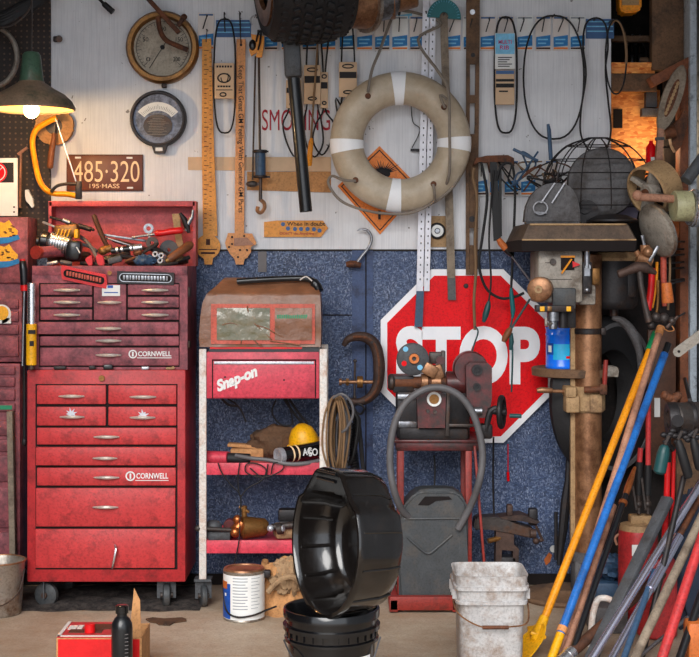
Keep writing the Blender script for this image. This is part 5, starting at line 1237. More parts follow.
b = B(); b.cyl(P(355, 361, YC), P(354.5, 397, YC), S(YC, 1.2), 10); b.sph(P(355, 361, YC), S(YC, 2)); b.sph(P(354.5, 397, YC), S(YC, 2)); obj('tommy_bar', b, 'iron', sc_)
b = B(); b.cyl(P(357, 382, YC), P(363, 382, YC), S(YC, 6), 16); b.cyl(P(346, 382, YC), P(349, 382, YC), S(YC, 4), 6); obj('nut', b, 'brass', sc_)
p = P(372, 339, YC); b = B(); b.cyl((p.x, p.y - .03, p.z - .012), (p.x, WY - .008, p.z - .012), .006, 10); obj('hook', b, 'iron_dark', t)
# hanging coil of wires
YW = 6.0; random.seed(21)
def coil(nm, label, cx, y0, y1, hw, n, m, r, Y, cat='wire'):
    b = B()
    for q in range(n):
        d = random.uniform(-4, 4); h = hw * random.uniform(.3, 1.1); yb = y1 + random.uniform(-9, 4); dz = random.uniform(-.05, .05)
        b.tube(spl([P(cx + d, y0 + random.uniform(0, 4), Y), P(cx + d - h * .75, y0 + 18, Y + dz), P(cx + d - h, (y0 + y1) / 2 + 8, Y + dz), P(cx + d - h * .5, yb - 6, Y + dz), P(cx + d, yb, Y + dz * .3), P(cx + d + h * .5, yb - 8, Y - dz), P(cx + d + h, (y0 + y1) / 2 - 6, Y - dz), P(cx + d + h * .75, y0 + 14, Y - dz)], 5, True), r, 6, True)
    return one(nm, b, m, label, cat)
coil('wire_coil', 'bundle of tan wires hanging in long loops beside the cart post', 337, 395, 478, 11, 10, 'cable_brown', .0042, YW - .02)
coil('wire_coil', 'bundle of grey wires hanging in long loops behind the tan wires', 340, 398, 474, 12, 7, 'grey_hose', .004, YW + .03)
coil('wire_coil', 'bundle of black wires hanging in loops between cart and blue plank', 345, 400, 462, 11, 8, 'black_rubber', .005, YW + .08)
b = B(); b.tube(spl([P(333, 398, YW - .07), P(342, 394, YW - .08), P(351, 402, YW - .08), P(353, 415, YW - .08), P(347, 428, YW - .07), P(342, 432, YW - .06)], 6), .0055, 8); one('grey_hose', b, 'grey_hose', 'short grey hose curving over the hanging wires', 'hose')
b = B(); n = 240; a, c_ = P(350, 424, YW + .12), P(356, 476, YW + .12); d = (c_ - a); x_, y_, _ = frame(d)
b.tube([a + d * q / n + (x_ * math.cos(q * PI / 6) + y_ * math.sin(q * PI / 6)) * .016 for q in range(n + 1)], .0055, 5); one('coiled_cord', b, 'black_plastic', 'black coiled cord hanging down behind the drain pan', 'cord')
b = B(); b.tube([a + Vector((.035, 0, .03)), c_ + Vector((.035, 0, -.02))], .009, 8); one('black_hose', b, 'black_rubber', 'straight black hose hanging right of the coiled cord', 'hose')
b = B(); b.tube(spl([P(352, 408, YC), P(358, 404, YC - .02), P(364, 408, YC - .02), P(361, 414, YC), P(355, 411, YC), P(350, 405, YC)], 5), .005, 8); one('wire_loop', b, 'black_rubber', 'small black wire loop hanging under the C clamp', 'wire')

# red stand
LYf = 5.96; LD = .3
t = thing('machine_stand', 'narrow rusty red steel stand carrying the old brake lathe', 'stand', (P(437, 0, LYf).x, LYf + .15, 0))
b = B(); b.px(396, 441, 479, 451, LYf, LD, .004); b.px(393, 440, 482, 443, LYf - .01, LD + .02, .003); obj('top', b, 'red_dark', t)
zt = P(0, 451, LYf).z
for x0, x1, yy in ((397.5, 404, LYf + .005), (465.5, 472, LYf + .005), (399, 404.5, LYf + LD - .03), (466, 471, LYf + LD - .03)):
    a, c_ = P(x0, 0, LYf).x, P(x1, 0, LYf).x; b = B(); b.box(((a + c_) / 2, yy + .012, zt / 2), (c_ - a, .026, zt), None, .003); obj('leg', b, 'red_post', t)
b = B(); b.bar(P(474.5, 446, LYf - .02), P(487.5, 606, LYf - .03), .03, .01, .002); obj('brace', b, 'red_post', t)
b = B(); b.px(390, 597, 458, 610.5, LYf - .1, .04, .003); obj('foot_rail', b, 'red_post', t)
b = B(); 
for x in (393, 455): 
    xx = P(x, 0, LYf).x; b.box((xx, LYf + .08, .03), (.035, .36, .05), None, .003)
obj('side_rail', b, 'red_post', t)

# brake lathe
t = thing('brake_lathe', 'old dark red cast iron brake lathe with handwheel before the stop sign', 'lathe', P(440, 440, LYf + .15))
Yl = LYf - .0
b = B(); b.px(397, 392, 470, 441, Yl + .06, .2, .008); b.px(399, 428, 468, 440, Yl - .0, .28, .006); b.px(393, 376, 414, 393, Yl + .08, .14, .006); obj('bed', b, 'iron_dark', t)
b = B(); b.px(397.5, 394.5, 415, 399.5, Yl + .045, .1, .002); b.px(398.5, 421.5, 417, 427.5, Yl + .03, .1, .002); obj('slideway', b, 'steel', t)
# spindle
b = B(); b.cyl(P(389, 382.5, Yl + .1), P(456, 382.5, Yl + .1), S(Yl, 6.2), 22); sp = obj('spindle', b, 'rust', t)
b = B(); b.cyl(P(388, 382, Yl + .1), P(395, 382, Yl + .1), S(Yl, 8.5), 20, bev=.3); obj('spindle_nut', b, 'iron', sp)
b = B(); b.cyl(P(421, 382, Yl + .1), P(428, 382, Yl + .1), S(Yl, 8.6), 20); b.cyl(P(431, 382, Yl + .1), P(441, 382, Yl + .1), S(Yl, 8), 20); b.box(P(430, 370, Yl + .08), (.06, .05, .05), (0, .5, 0), .006); b.box(P(437, 372, Yl + .1), (.05, .05, .06), (0, -.3, 0), .006); obj('collar', b, 'rust_metal', sp)
b = B(); b.px(441.5, 351, 445.5, 386, Yl + .09, .05, .004); b.px(429.5, 352.5, 444, 364, Yl + .1, .06, .006); obj('upright', b, 'iron', t)
b = B(); b.lathe([(0, 0), (S(Yl, 4.5), 0), (S(Yl, 4.5), .01), (0, .01)], P(440.5, 360.5, Yl + .085), (0, 1, 0), 18); obj('feed_knob', b, 'red_dark', t)
# pulley
c0 = P(413, 359.5, Yl + .06); k = S(Yl)
b = B(); b.lathe([(0, 0), (14 * k, 0), (16.4 * k, .006), (16.4 * k, .014), (14.4 * k, .022), (16.4 * k, .03), (16.4 * k, .04), (0, .04)], c0, (0, 1, 0), 44); pu = obj('pulley', b, 'grey_dark', t)
b = B(); b.lathe([(2.2 * k, -.016), (5 * k, -.016), (5.4 * k, 0), (2.2 * k, .0)], c0 + Vector((k, 0, k)), (0, 1, 0), 24, closed=True); obj('hub', b, 'copper', pu)
for (dx, dy), m_ in (((-7.5, 10.5), 'blue_pale'), ((-9, -4), 'stop_red'), ((7, -8), 'blue_pale')):
    b = B(); b.lathe([(0, 0), (2.7 * k, 0), (2.7 * k, .002), (0, .002)], c0 + Vector((dx * k, -.002, dy * k)), (0, 1, 0), 16); obj('paint_spot', b, m_, pu)
# gear housing on the right
b = B(); b.ppx([(466, 366), (470, 362.5), (488, 363), (492, 367), (492, 398), (489, 418), (473, 418), (467, 410)], Yl - .03, .14); hs = obj('gear_case', b, 'red_dark', t)
b = B(); b.lathe([(0, 0), (16.5 * k, 0), (17.5 * k, .012), (17.5 * k, .075), (16 * k, .09), (0, .09)], P(471, 369, Yl + .04), (0, 1, 0), 40); b.cyl(P(446, 383, Yl + .09), P(468, 383, Yl + .09), S(Yl, 12), 24); obj('drum_housing', b, 'red_dark', t)
for x, y, r in ((477, 370, 5.4), (477, 387, 3.8)):
    b = B(); b.lathe([(r * .55 * k, -.014), (r * k, -.014), (r * k, .0), (r * .55 * k, 0)], P(x, y, Yl - .03), (0, 1, 0), 24, closed=True); b.lathe([(0, -.006), (r * .6 * k, -.006), (r * .6 * k, 0), (0, 0)], P(x, y, Yl - .03), (0, 1, 0), 24); obj('boss', b, 'iron_dark', hs)
b = B(); b.cyl(P(473.5, 411, Yl - .045), P(482, 411, Yl - .045), S(Yl, 4.2), 16); obj('shaft_collar', b, 'steel', t)
# front block with ring
b = B(); b.ppx([(417, 397), (422, 392.5), (441, 392.5), (446, 397), (445, 428), (418, 428)], Yl - .04, .12); fb = obj('front_block', b, 'red_dark', t)
b = B(); b.lathe([(5 * k, -.012), (7.2 * k, -.012), (7.2 * k, 0), (5 * k, 0)], P(434, 399, Yl - .04), (0, 1, 0), 28, closed=True); obj('dial_ring', b, 'white_label', fb)
b = B(); b.lathe([(0, -.008), (5.2 * k, -.008), (5.2 * k, 0), (0, 0)], P(434, 399, Yl - .04), (0, 1, 0), 24); b.px(430.5, 398, 437.5, 400, Yl - .052, .006); obj('dial_face', b, 'brass', fb)
b = B()
for x, y in ((428, 411), (435, 412)): b.lathe([(0, -.01), (1.8 * k, -.01), (2 * k, 0), (0, 0)], P(x, y, Yl - .04), (0, 1, 0), 10)
obj('bolt_head', b, 'iron', fb)
b = B(); b.bar(P(448.5, 388, Yl - .02), P(447, 436, Yl - .02), .022, .016, .003); b.px(446, 424, 474, 427, Yl - .03, .02, .002); obj('feed_bar', b, 'iron', t)
# handwheel, seen nearly edge on
c0 = P(501.5, 412, Yl - .05); ax = Vector((1, -.28, 0)).normalized()
b = B(); x_, y_, d_ = frame(ax); R1 = S(Yl, 14.5)
b.tube([c0 + (x_ * math.cos(2 * PI * q / 36) + y_ * math.sin(2 * PI * q / 36)) * R1 for q in range(36)], .011, 8, True)
for q in range(3): a_ = 2 * PI * q / 3 + .4; b.tube([c0, c0 + (x_ * math.cos(a_) + y_ * math.sin(a_)) * R1], .007, 8)
b.cyl(c0 - ax * .02, c0 + ax * .02, .018, 14); hw_ = obj('handwheel', b, 'iron_dark', t)
b = B(); b.cyl(c0 - y_ * 0 + Vector((.03, -.03, -.012)), c0 + Vector((.075, -.045, -.012)), .009, 12); obj('crank_grip', b, 'green_dark', hw_)
b = B(); b.cyl(P(488, 411, Yl - .03), P(501, 412, Yl - .05), .013, 12); b.tube(spl([P(497, 408, Yl - .04), P(491, 411, Yl - .04), P(488, 420, Yl - .04), P(486, 432, Yl - .04)], 5), .013, 8); b.box(P(486, 431, Yl - .02), (.05, .06, .06), None, .01); obj('bracket', b, 'iron_dark', t)
# grey hose looped over the lathe
Yh = 5.85
b = B(); b.tube(spl([P(412, 519, Yh + .1), P(402, 510, Yh + .06), P(394, 490, Yh), P(390, 464, Yh), P(392, 434, Yh), P(400, 411, Yh), P(413, 396, Yh), P(430, 388, Yh), P(447, 389, Yh), P(462, 398, Yh), P(473, 414, Yh), P(480, 436, Yh), P(482.5, 458, Yh), P(479, 482, Yh), P(471, 505, Yh + .05), P(458, 529, Yh + .07)], 6), S(Yh, 3.6), 12); one('grey_hose', b, 'grey_hose', 'thick grey hose arched over the lathe down to the jerrycan', 'hose')

# jerrycan
JY = 5.93; Z0 = 0.0
t = thing('jerrycan', 'dark grey plastic jerrycan under the lathe behind the white bucket', 'jerrycan', (P(433, 0, JY).x, JY + .08, 0))
out = [(399, 602), (398.3, 530), (399.5, 514), (404, 505), (414, 494), (421, 491), (452, 491), (459, 493), (466.5, 502), (468.5, 512), (468, 560), (467.5, 602)]
b = B(); b.ppx(out, JY, .165); bmesh.ops.bevel(b.bm, geom=b.bm.edges[:], offset=.012, segments=3, affect='EDGES'); bd = obj('body', b, 'grey_plastic', t)
b = B(); b.tube(spl([P(407, 537, JY - .001), P(417, 546, JY - .003), P(428, 553.5, JY - .003), P(438, 547, JY - .003), P(452, 535, JY - .001)], 4), .0055, 8); b.tube(spl([P(404, 519, JY), P(435, 518.5, JY - .003), P(464, 518.5, JY)], 5), .005, 8); obj('embossing', b, 'grey_plastic', bd)
b = B(); ou = [(416, 506), (424, 494.5), (451, 494.5), (455, 500), (440, 505)]; 
b.ppx([(418, 505), (425, 496.5), (449, 496.5), (452, 499.5), (436, 501), (429, 505.5)], JY - .003, .004); obj('handle_recess', b, 'slot', bd)
b = B(); b.tube(spl([P(408, 505, JY + .05), P(418, 495, JY + .03), P(425, 491.5, JY + .03), P(450, 491.5, JY + .03), P(460, 496, JY + .05)], 5), .014, 10); obj('handle', b, 'grey_plastic', t)
b = B(); b.tube(spl([P(434, 491, JY + .2), P(435, 470, JY + .25), P(434, 455, JY + .26)], 5), .004, 6); one('black_string', b, 'black_rubber', 'thin black cord hanging under the lathe stand above the jerrycan', 'cord')

# rusty bench vise
VY = 6.12
t = thing('vise', 'rusty old bench vise on a post behind the white bucket', 'vise', (P(505, 0, VY).x, VY, 0))
b = B(); b.ppx([(474, 524), (476, 518), (497, 517), (505, 521), (533, 529), (536, 533), (535, 538), (528, 538), (505, 532), (490, 530), (474, 530)], VY - .05, .1); bmesh.ops.bevel(b.bm, geom=b.bm.edges[:], offset=.006, segments=2, affect='EDGES'); obj('beam', b, 'iron', t)
b = B(); b.ppx([(498, 517.5), (522, 514.5), (540, 522), (537, 524), (520, 521), (500, 520)], VY - .02, .1); obj('jaw_plate', b, 'rust_dark', t)
b = B(); b.px(507, 505, 513, 519, VY, .04, .006); obj('rear_post', b, 'rust_dark', t); b = B(); b.px(529, 509, 538, 526, VY + .01, .05, .008); obj('end_block', b, 'iron_dark', t)
b = B(); b.cyl(P(530, 533.5, VY - .06), P(536, 533.5, VY - .06), S(VY, 4.5), 16); b.cyl(P(536, 526, VY - .06), P(543, 541, VY - .05), .006, 8); b.sph(P(536, 541, VY - .06), .014); b.sph(P(541, 540, VY - .06), .009); obj('screw_end', b, 'rust_dark', t)
b = B(); b.ppx([(496, 530), (514, 531), (514, 545), (519, 549), (518.5, 566), (513, 566), (513, 551), (502, 550), (501, 566), (495.5, 566), (496, 548)], VY - .04, .07); obj('yoke', b, 'rust_dark', t)
b = B(); a, c_ = P(500, 565, VY), P(515, 0, VY); b.box(((a.x + c_.x) / 2, VY, a.z / 2 + .02), (c_.x - a.x, .08, a.z + .04), None, .004); obj('post', b, 'iron_dark', t)
b = B(); b.cyl(P(488, 541, VY - .05), P(500, 538, VY - .03), .011, 10); obj('lever', b, 'brass', t)
b = B(); b.tube([P(493.5, 437, 6.2), P(493, 480, 6.2), P(494, 517, 6.14)], .0045, 6); one('hanging_chain', b, 'iron_dark', 'dark thin chain hanging from the stop sign down to the vise', 'chain')
b = B(); b.tube([P(508, 444, WY - .01), P(508, 480, WY - .01)], .0022, 6); b.tube([P(508, 472, WY - .012), P(508.3, 481, WY - .012)], .006, 8); one('red_string_tag', b, 'stop_red', 'short red tag on a string on the blue wall under the stop sign', 'tag')
b = B(); b.lathe([(0, 0), (S(WY, 3.6), 0), (S(WY, 3.6), .003), (0, .003)], P(553.5, 549, WY - .004), (0, 1, 0), 18); one('white_dot', b, 'white_label', 'small round white mark on the blue wall near the drill press', 'mark')
b = B(); b.ppx([(544, 560), (549, 552.5), (552, 555), (550, 562), (546, 565.5)], WY - .004, .003); one('rust_patch', b, 'orange_dusty', 'orange rusty leaf shaped patch low on the blue wall', 'patch')

# ================================================================== HANGING LEADS AND LUG WRENCH
YL = WY - .09
t = thing('lug_wrench', 'rusty flat bar hanger bolted across the low row of cards', 'bar', P(495, 166, YL))
b = B(); b.ppx([(473, 165), (476, 158), (487, 155.5), (508, 155), (514, 158), (514.5, 166), (508, 162), (498, 161.5), (494, 172), (490, 172), (488, 162.5), (479, 162)], YL, .05); obj('bar', b, 'rust', t)
p = P(492, 158, YL); b = B(); b.cyl((p.x, p.y + .03, p.z), (p.x, WY - .001, p.z), .008, 10); obj('hook', b, 'iron_dark', t)
def lead(label, pts, m, r, Y=YL - .03, nm='cable', cat='cable'):
    b = B(); b.tube(spl([P(x, y, Y) for x, y in pts], 6), r, 8); return one(nm, b, m, label, cat)
b = B(); b.ppx([(490, 162), (497, 162), (501, 240), (494, 241)], YL - .05, .02); b.ppx([(499, 165), (501.5, 165), (502, 236), (499, 238)], YL - .045, .015); one('rubber_strap', b, 'black_rubber', 'wide black rubber strap hanging straight from the rusty bar', 'strap')
lead('brown black cable hanging from the left end of the rusty bar', [(474, 168), (473, 178), (477, 200), (475, 240), (476, 270), (474, 300), (475, 330)], 'cable_brown', .0065)
lead('black cable looping from the rusty bar to the drill press knob', [(481, 162), (484, 175), (487, 200), (482, 240), (479, 265), (486, 288), (500, 298), (514, 297), (524, 293)], 'black_rubber', .006, YL - .05)
lead('black cable with arch at the top right of the rusty bar', [(497, 180), (500, 168), (507, 163), (513, 168), (515, 195), (513, 250), (511, 290)], 'black_rubber', .0055, YL - .06)
t = thing('test_lead', 'dark lead ending in a green bulb grip over the stop sign', 'test lead', P(485, 322, YL - .07))
b = B(); b.tube(spl([P(494, 170, YL - .065), P(491, 205, YL - .065), P(489, 240, YL - .065), P(491, 280, YL - .065), P(488.5, 303, YL - .065)], 6), .0042, 8); obj('cord', b, 'black_rubber', t)
b = B(); b.tube([P(489, 301, YL - .065), P(488, 306, YL - .065), P(485.5, 315, YL - .065), P(483.5, 322, YL - .065)], [.006, .013, .014, .007], 12); obj('grip', b, 'green_dark', t)
t = thing('test_lead', 'teal grip hanging on a black lead right of the green bulb grip', 'test lead', P(512, 340, YL - .07))
b = B(); b.tube([P(511, 288, YL - .06), P(511.5, 295, YL - .06), P(513, 310, YL - .06), P(512.5, 318, YL - .06)], [.006, .01, .011, .006], 12); obj('grip', b, 'teal', t)
b = B(); b.tube(spl([P(511, 286, YL - .06), P(512, 318, YL - .06), P(510, 330, YL - .065), P(512.5, 350, YL - .07), P(511.5, 392, YL - .06)], 6), .004, 8); b.tube([P(511, 333, YL - .07), P(511.5, 342, YL - .07), P(510.5, 350, YL - .07)], [.008, .011, .007], 10); obj('cord', b, 'green_dark', t)
lead('thin green wire draped down over the letter O of the stop sign', [(475, 326), (478, 332), (474, 345), (472, 352)], 'green_dark', .0035, YL - .05, 'wire', 'wire')
# two screwdrivers near the sign
t = thing('screwdriver', 'orange and black screwdriver tilted with shaft towards the brass knob', 'screwdriver', P(505, 252, YL - .08)); Y0 = YL - .08
b = B(); b.tube([P(498.5, 239, Y0), P(501, 243, Y0), P(507, 250, Y0)], [.011, .015, .015], 12); hd = obj('handle', b, 'orange_dusty', t)
b = B(); b.tube([P(506, 249, Y0), P(509, 252.5, Y0), P(512, 256, Y0)], [.0155, .014, .008], 12); obj('grip', b, 'black_plastic', hd)
b = B(); b.cyl(P(511, 255, Y0), P(532, 283, Y0), .0048, 10); obj('shaft', b, 'steel', t)
t = thing('screwdriver', 'brown handled screwdriver pointing up to the right over the sign', 'screwdriver', P(507, 343, Y0))
b = B(); b.tube([P(503.5, 342, Y0), P(505, 338, Y0), P(509, 331, Y0), P(511, 328, Y0)], [.009, .014, .0145, .009], 12); obj('handle', b, 'wood_brown', t)
b = B(); b.cyl(P(511, 329, Y0), P(530, 299, Y0), .005, 10); obj('shaft', b, 'green_dark', t)
# wire tangle on top of the drill press
random.seed(33); 
for i in range(7):
    b = B(); cx, cy = random.uniform(520, 548), random.uniform(166, 180); Y = 6.15 + .03 * i
    pts = [P(cx + random.uniform(-24, 26), cy + random.uniform(-16, 22), Y + random.uniform(-.04, .04)) for q in range(7)]
    b.tube(spl(pts, 7), random.choice((.0035, .0045)), 6)
    w = ['tip of the lug wrench', 'dark pan', 'low card row', 'largest belt', 'fan guard', 'purple cable', 'pan rim'][i]
    one('wire', b, ['iron_dark', 'rust', 'blue_tool', 'iron_dark', 'cable_brown', 'black_rubber', 'iron_dark'][i], 'tangled %s wire above the drill press by the %s' % (['dark', 'rusty', 'blue grey', 'bent iron', 'brown', 'black', 'stiff'][i], w), 'wire', 'tangled wires on the drill press')
b = B(); b.tube([P(548, 124, 6.1), P(549, 130, 6.1), P(551, 160, 6.1)], [.006, .009, .009], 8); one('purple_cable', b, 'blue_tool', 'short bluish purple cable end standing up out of the wire tangle', 'cable')
b = B(); b.bar(P(513, 149, 6.2), P(538, 161, 6.2), .018, .012, .003); one('blue_strip_tool', b, 'blue_tool', 'flat blue grey strip lying across the wire tangle', 'strip')
# ================================================================== DRILL PRESS
DY = 6.06; cx = P(588, 0, DY).x; k = S(DY)
t = thing('drill_press', 'old rusty pillar drill press with wide belt cover and dark motor', 'drill press', (cx, DY, 0))
def zof(py, Y=DY): return P(0, py, Y).z
b = B(); b.cyl((cx, DY, .04), (cx, DY, zof(255)), 13.6 * k, 32, bev=0); obj('column', b, 'rust_metal', t)
b = B(); b.box((cx - 15.5 * k, DY + .0, (zof(258) + zof(560)) / 2), (.02, .03, zof(258) - zof(560)), None, .003); obj('rack', b, 'tan_dusty', t)
b = B(); b.cyl((cx, DY, zof(334)), (cx, DY, zof(328)), 14.6 * k, 32); b.box((cx + 14 * k, DY - .02, zof(331)), (.02, .04, .03), None, .003); obj('clamp_band', b, 'iron_dark', t)
b = B(); b.lathe([(0, 0), (.19, 0), (.195, .01), (.19, .022), (.1, .036), (.085, .05), (0, .05)], (P(566, 0, 6.13).x, 6.13, 0), n=48); obj('base', b, 'brown_dusty', t)
b = B(); b.box((cx, DY, .1), (.13, .12, .16), None, .012); b.cyl((cx, DY, .17), (cx, DY, .215), .075, 28); obj('foot', b, 'grey_dusty', t)
# table behind the pillar
TYc = 6.19; tx = P(575, 0, TYc).x; zt = P(0, 367, TYc).z
b = B(); b.lathe([(0, -.05), (.05, -.05), (.06, -.044), (.165, -.038), (.183, -.034), (.185, -.004), (.18, 0), (0, 0)], (tx, TYc, zt), n=56); tb = obj('table', b, 'brown_dusty', t)
b = B(); b.ppx([(604, 366), (617, 367), (619, 371), (618, 377), (604, 376)], 6.04, .1); obj('table_lug', b, 'beige_grey', tb)
b = B(); b.cyl((cx, DY, zof(412)), (cx, DY, zof(386)), 17 * k, 28, bev=.15); b.px(565.5, 387, 577, 398, DY - .09, .12, .01); b.px(566, 396, 580, 413, DY - .08, .12, .008); b.px(590, 394, 603, 413, DY - .08, .12, .008); br = obj('table_bracket', b, 'tan_dusty', t)
b = B(); b.cyl(P(584, 390, DY - .09), P(602, 389, DY - .1), S(DY, 3.4), 14); b.px(600, 384, 607.5, 395, DY - .11, .03, .006); ck = obj('clamp_screw', b, 'rust', br)
b = B(); b.tube([P(604.5, 386, DY - .1), P(605, 375, DY - .1), P(606, 360, DY - .1)], [.009, .0105, .009], 12); obj('clamp_handle', b, 'red_post', ck)
b = B(); b.cyl(P(538, 390.5, DY - .06), P(566, 391.5, DY - .05), .0075, 10); b.tube([P(537, 390.5, DY - .06), P(541, 390, DY - .06), P(551, 390.5, DY - .06), P(553, 390.7, DY - .06)], [.009, .0125, .0115, .007], 12); obj('crank', b, 'rust_metal', br)
# head
Yf = 5.86
b = B(); b.px(538, 250, 583, 303, Yf, .26, .012); b.px(578, 285, 596, 305, Yf + .05, .2, .01); hd = obj('head', b, 'beige_grey', t)
b = B(); b.lathe([(0, -.012), (S(Yf, 3), -.012), (S(Yf, 3.4), 0), (0, 0)], P(553, 262, Yf), (0, 1, 0), 20); obj('key_knob', b, 'iron', hd)
b = B(); b.px(545, 262.4, 550, 263.2, Yf - .001, .002); b.px(540, 279, 572, 279.8, Yf - .001, .002); obj('seam', b, 'iron', hd)
b = B(); b.px(561, 257, 574.5, 270, Yf - .006, .008, .002); sw = obj('switch_plate', b, 'slot', hd)
b = B(); b.px(561, 255.6, 575, 257.6, Yf - .008, .008); b.bar(P(571.5, 259, Yf - .012), P(561.5, 273.5, Yf - .016), .008, .006); obj('switch_toggle', b, 'orange', sw)
b = B(); b.ppx([(572.5, 261), (580.5, 264.5), (573, 267.5)], Yf - .016, .012); obj('red_flag', b, 'red_bright', sw)
b = B(); b.px(583, 262, 592, 294, Yf + .0, .08, .004); jb = obj('junction_box', b, 'iron_dark', t)
b = B(); b.cyl(P(587, 251, Yf), P(587, 268, Yf), .012, 12); b.lathe([(0, -.01), (S(Yf, 3), -.01), (S(Yf, 3), 0), (0, 0)], P(587.5, 267, Yf), (0, 1, 0), 16); b.px(584.5, 268, 590, 276, Yf - .006, .01); b.sph(P(587, 290, Yf - .004), .012); obj('conduit', b, 'steel', jb)
# belt cover
Yc, Dc = 5.8, .5; x0, x1 = P(518, 0, Yc).x, P(640, 0, Yc).x; z0, z1, z2 = P(0, 251, Yc).z, P(0, 240, Yc).z, P(0, 223.5, Yc).z
b = B()
def rect(ins, z, ch=.05):
    X0, X1, Y0_, Y1_ = x0 + ins, x1 - ins, Yc + ins * .8, Yc + Dc - ins * .5; c_ = ch
    return [b.bm.verts.new(Vector(p)) for p in ((X0 + c_ * .3, Y0_, z), (X1 - c_ * .3, Y0_, z), (X1, Y0_ + c_, z), (X1, Y1_ - c_, z), (X1 - c_, Y1_, z), (X0 + c_, Y1_, z), (X0, Y1_ - c_, z), (X0, Y0_ + c_, z))]
rg = [rect(.002, z1), rect(.028, z2 - .008), rect(.034, z2)]
for i in range(2):
    for q in range(8): b.face([rg[i][q], rg[i][(q + 1) % 8], rg[i + 1][(q + 1) % 8], rg[i + 1][q]])
b.face(rg[-1]); b.face(rg[0][::-1]); cv = obj('belt_cover', b, 'cover_brown', t)
b = B(); rg = [rect(.0, z1), rect(.004, z0)]
for q in range(8): b.face([rg[1][q], rg[1][(q + 1) % 8], rg[0][(q + 1) % 8], rg[0][q]])
b.face(rg[1][::-1]); b.face(rg[0]); obj('cover_skirt', b, 'slot', t)
b = B(); b.box(((x0 + x1) / 2, Yc - .001, z1 + .001), (x1 - x0 - .03, .008, .007), None, .002); b.box(((x0 + x1) / 2, Yc + .024, z2 - .003), (x1 - x0 - .1, .014, .008), None, .002); obj('cover_rim', b, 'tan_dusty', cv)
b = B(); b.sph(P(560, 237, Yc + .012), .006); b.sph(P(583, 235, Yc + .016), .004); obj('cover_screw', b, 'slot', cv)
# quill pulley knob, grey box, chuck
b = B(); b.lathe([(0, 0), (9.5 * k, 0), (11.8 * k, .006), (12 * k, .03), (10 * k, .05), (11.5 * k, .07), (11.5 * k, .1), (0, .1)], P(539.5, 289.5, 5.76), (.22, 1, .02), 36); kn = obj('spindle_pulley', b, 'rust_metal', t)
b = B(); b.lathe([(1.6 * k, -.008), (3.6 * k, -.008), (3.8 * k, 0), (1.6 * k, 0)], P(538.5, 289.5, 5.76), (.22, 1, .02), 20, closed=True); obj('bore', b, 'tan_dusty', kn)
b = B(); b.px(552.5, 288, 576, 309, 5.84, .14, .006); obj('quill_box', b, 'grey_plastic', t)
b = B(); b.px(536, 305.5, 574, 312, 5.8, .05, .003); hb = obj('depth_collar', b, 'iron_dark', t)
for x, m_ in ((540, 'yellow'), (547.5, 'brass'), (566.5, 'yellow')): obj('yellow_stop', B().px(x, 306.3, x + 4.6, 311.4, 5.797, .05, .002), m_, hb)
b = B(); b.cyl(P(553, 311, 5.83), P(553, 321, 5.83), S(5.83, 6), 20); b.cyl(P(553, 320, 5.83), P(553, 329, 5.83), S(5.83, 4.2), 16); ch = obj('chuck', b, 'steel', t)
b = B(); b.cyl(P(563, 310, 5.85), P(563, 328, 5.85), S(5.85, 4.5), 16); b.px(566, 309, 576, 328, 5.9, .06, .004); obj('quill_guide', b, 'iron_dark', t)
b = B(); b.cyl(P(553, 323, 5.82), P(546, 325, 5.79), .004, 8); b.cyl(P(546, 318, 5.8), P(546, 326, 5.8), .006, 10); obj('chuck_key', b, 'galv', ch)
# motor
MY = 6.14; mx = P(614, 0, MY).x; km = S(MY)
b = B(); b.lathe([(0, zof(309, MY)), (19 * km, zof(309, MY)), (23 * km, zof(305, MY)), (23.5 * km, zof(301, MY)), (23.5 * km, zof(261, MY)), (0, zof(261, MY))], (mx, MY, 0), n=44); mo = obj('motor', b, 'iron_dark', t)
b = B(); b.lathe([(0, zof(261, MY)), (25 * km, zof(261, MY)), (25.5 * km, zof(258, MY)), (22 * km, zof(252.5, MY)), (0, zof(251.5, MY))], (mx, MY, 0), n=44); obj('motor_cap', b, 'tan_dusty', mo)
b = B(); b.px(592, 268, 600, 285, 5.96, .05, .004); obj('name_plate', b, 'brass', mo); b = B(); b.px(624, 271, 636.5, 298, MY - .09, .1, .012); obj('capacitor', b, 'iron_dark', mo)
b = B(); b.cyl((mx, MY, zof(316, MY)), (mx, MY, zof(308, MY)), .018, 12); obj('shaft', b, 'iron', mo)

# things on the belt cover
ZT = z2
b = B(); Y0 = 5.93
pts = [(524.5, 223.5), (526, 208), (531, 196), (539, 187), (549, 183), (562, 183), (572, 187), (578, 198), (580.5, 212), (580.5, 223.5)]
b.ppx(pts, Y0, .08); bmesh.ops.bevel(b.bm, geom=b.bm.edges[:], offset=.008, segments=2, affect='EDGES'); one('pulley_guard', b, 'grey_dusty', 'half round dusty grey guard standing on the drill press belt cover', 'guard')
b = B(); Y1 = Y0 - .018; b.tube([P(540.5 + 7 * math.cos(a), 208 + 6.4 * math.sin(a), Y1) for a in [2 * PI * q / 24 for q in range(24)]], .0032, 6, True)
for dx, dy in ((0, 0), (11, 0)): b.tube([P(541 + dx, 203 + dy, Y1), P(555 + dx * .9, 183, Y1 + .01)], .0035, 6)
b.tube([P(534, 212, Y1), P(547, 213, Y1)], .0032, 6); one('wire_whisk', b, 'alu', 'thin bright wire loop with two prongs leaning on the grey guard', 'wire tool')
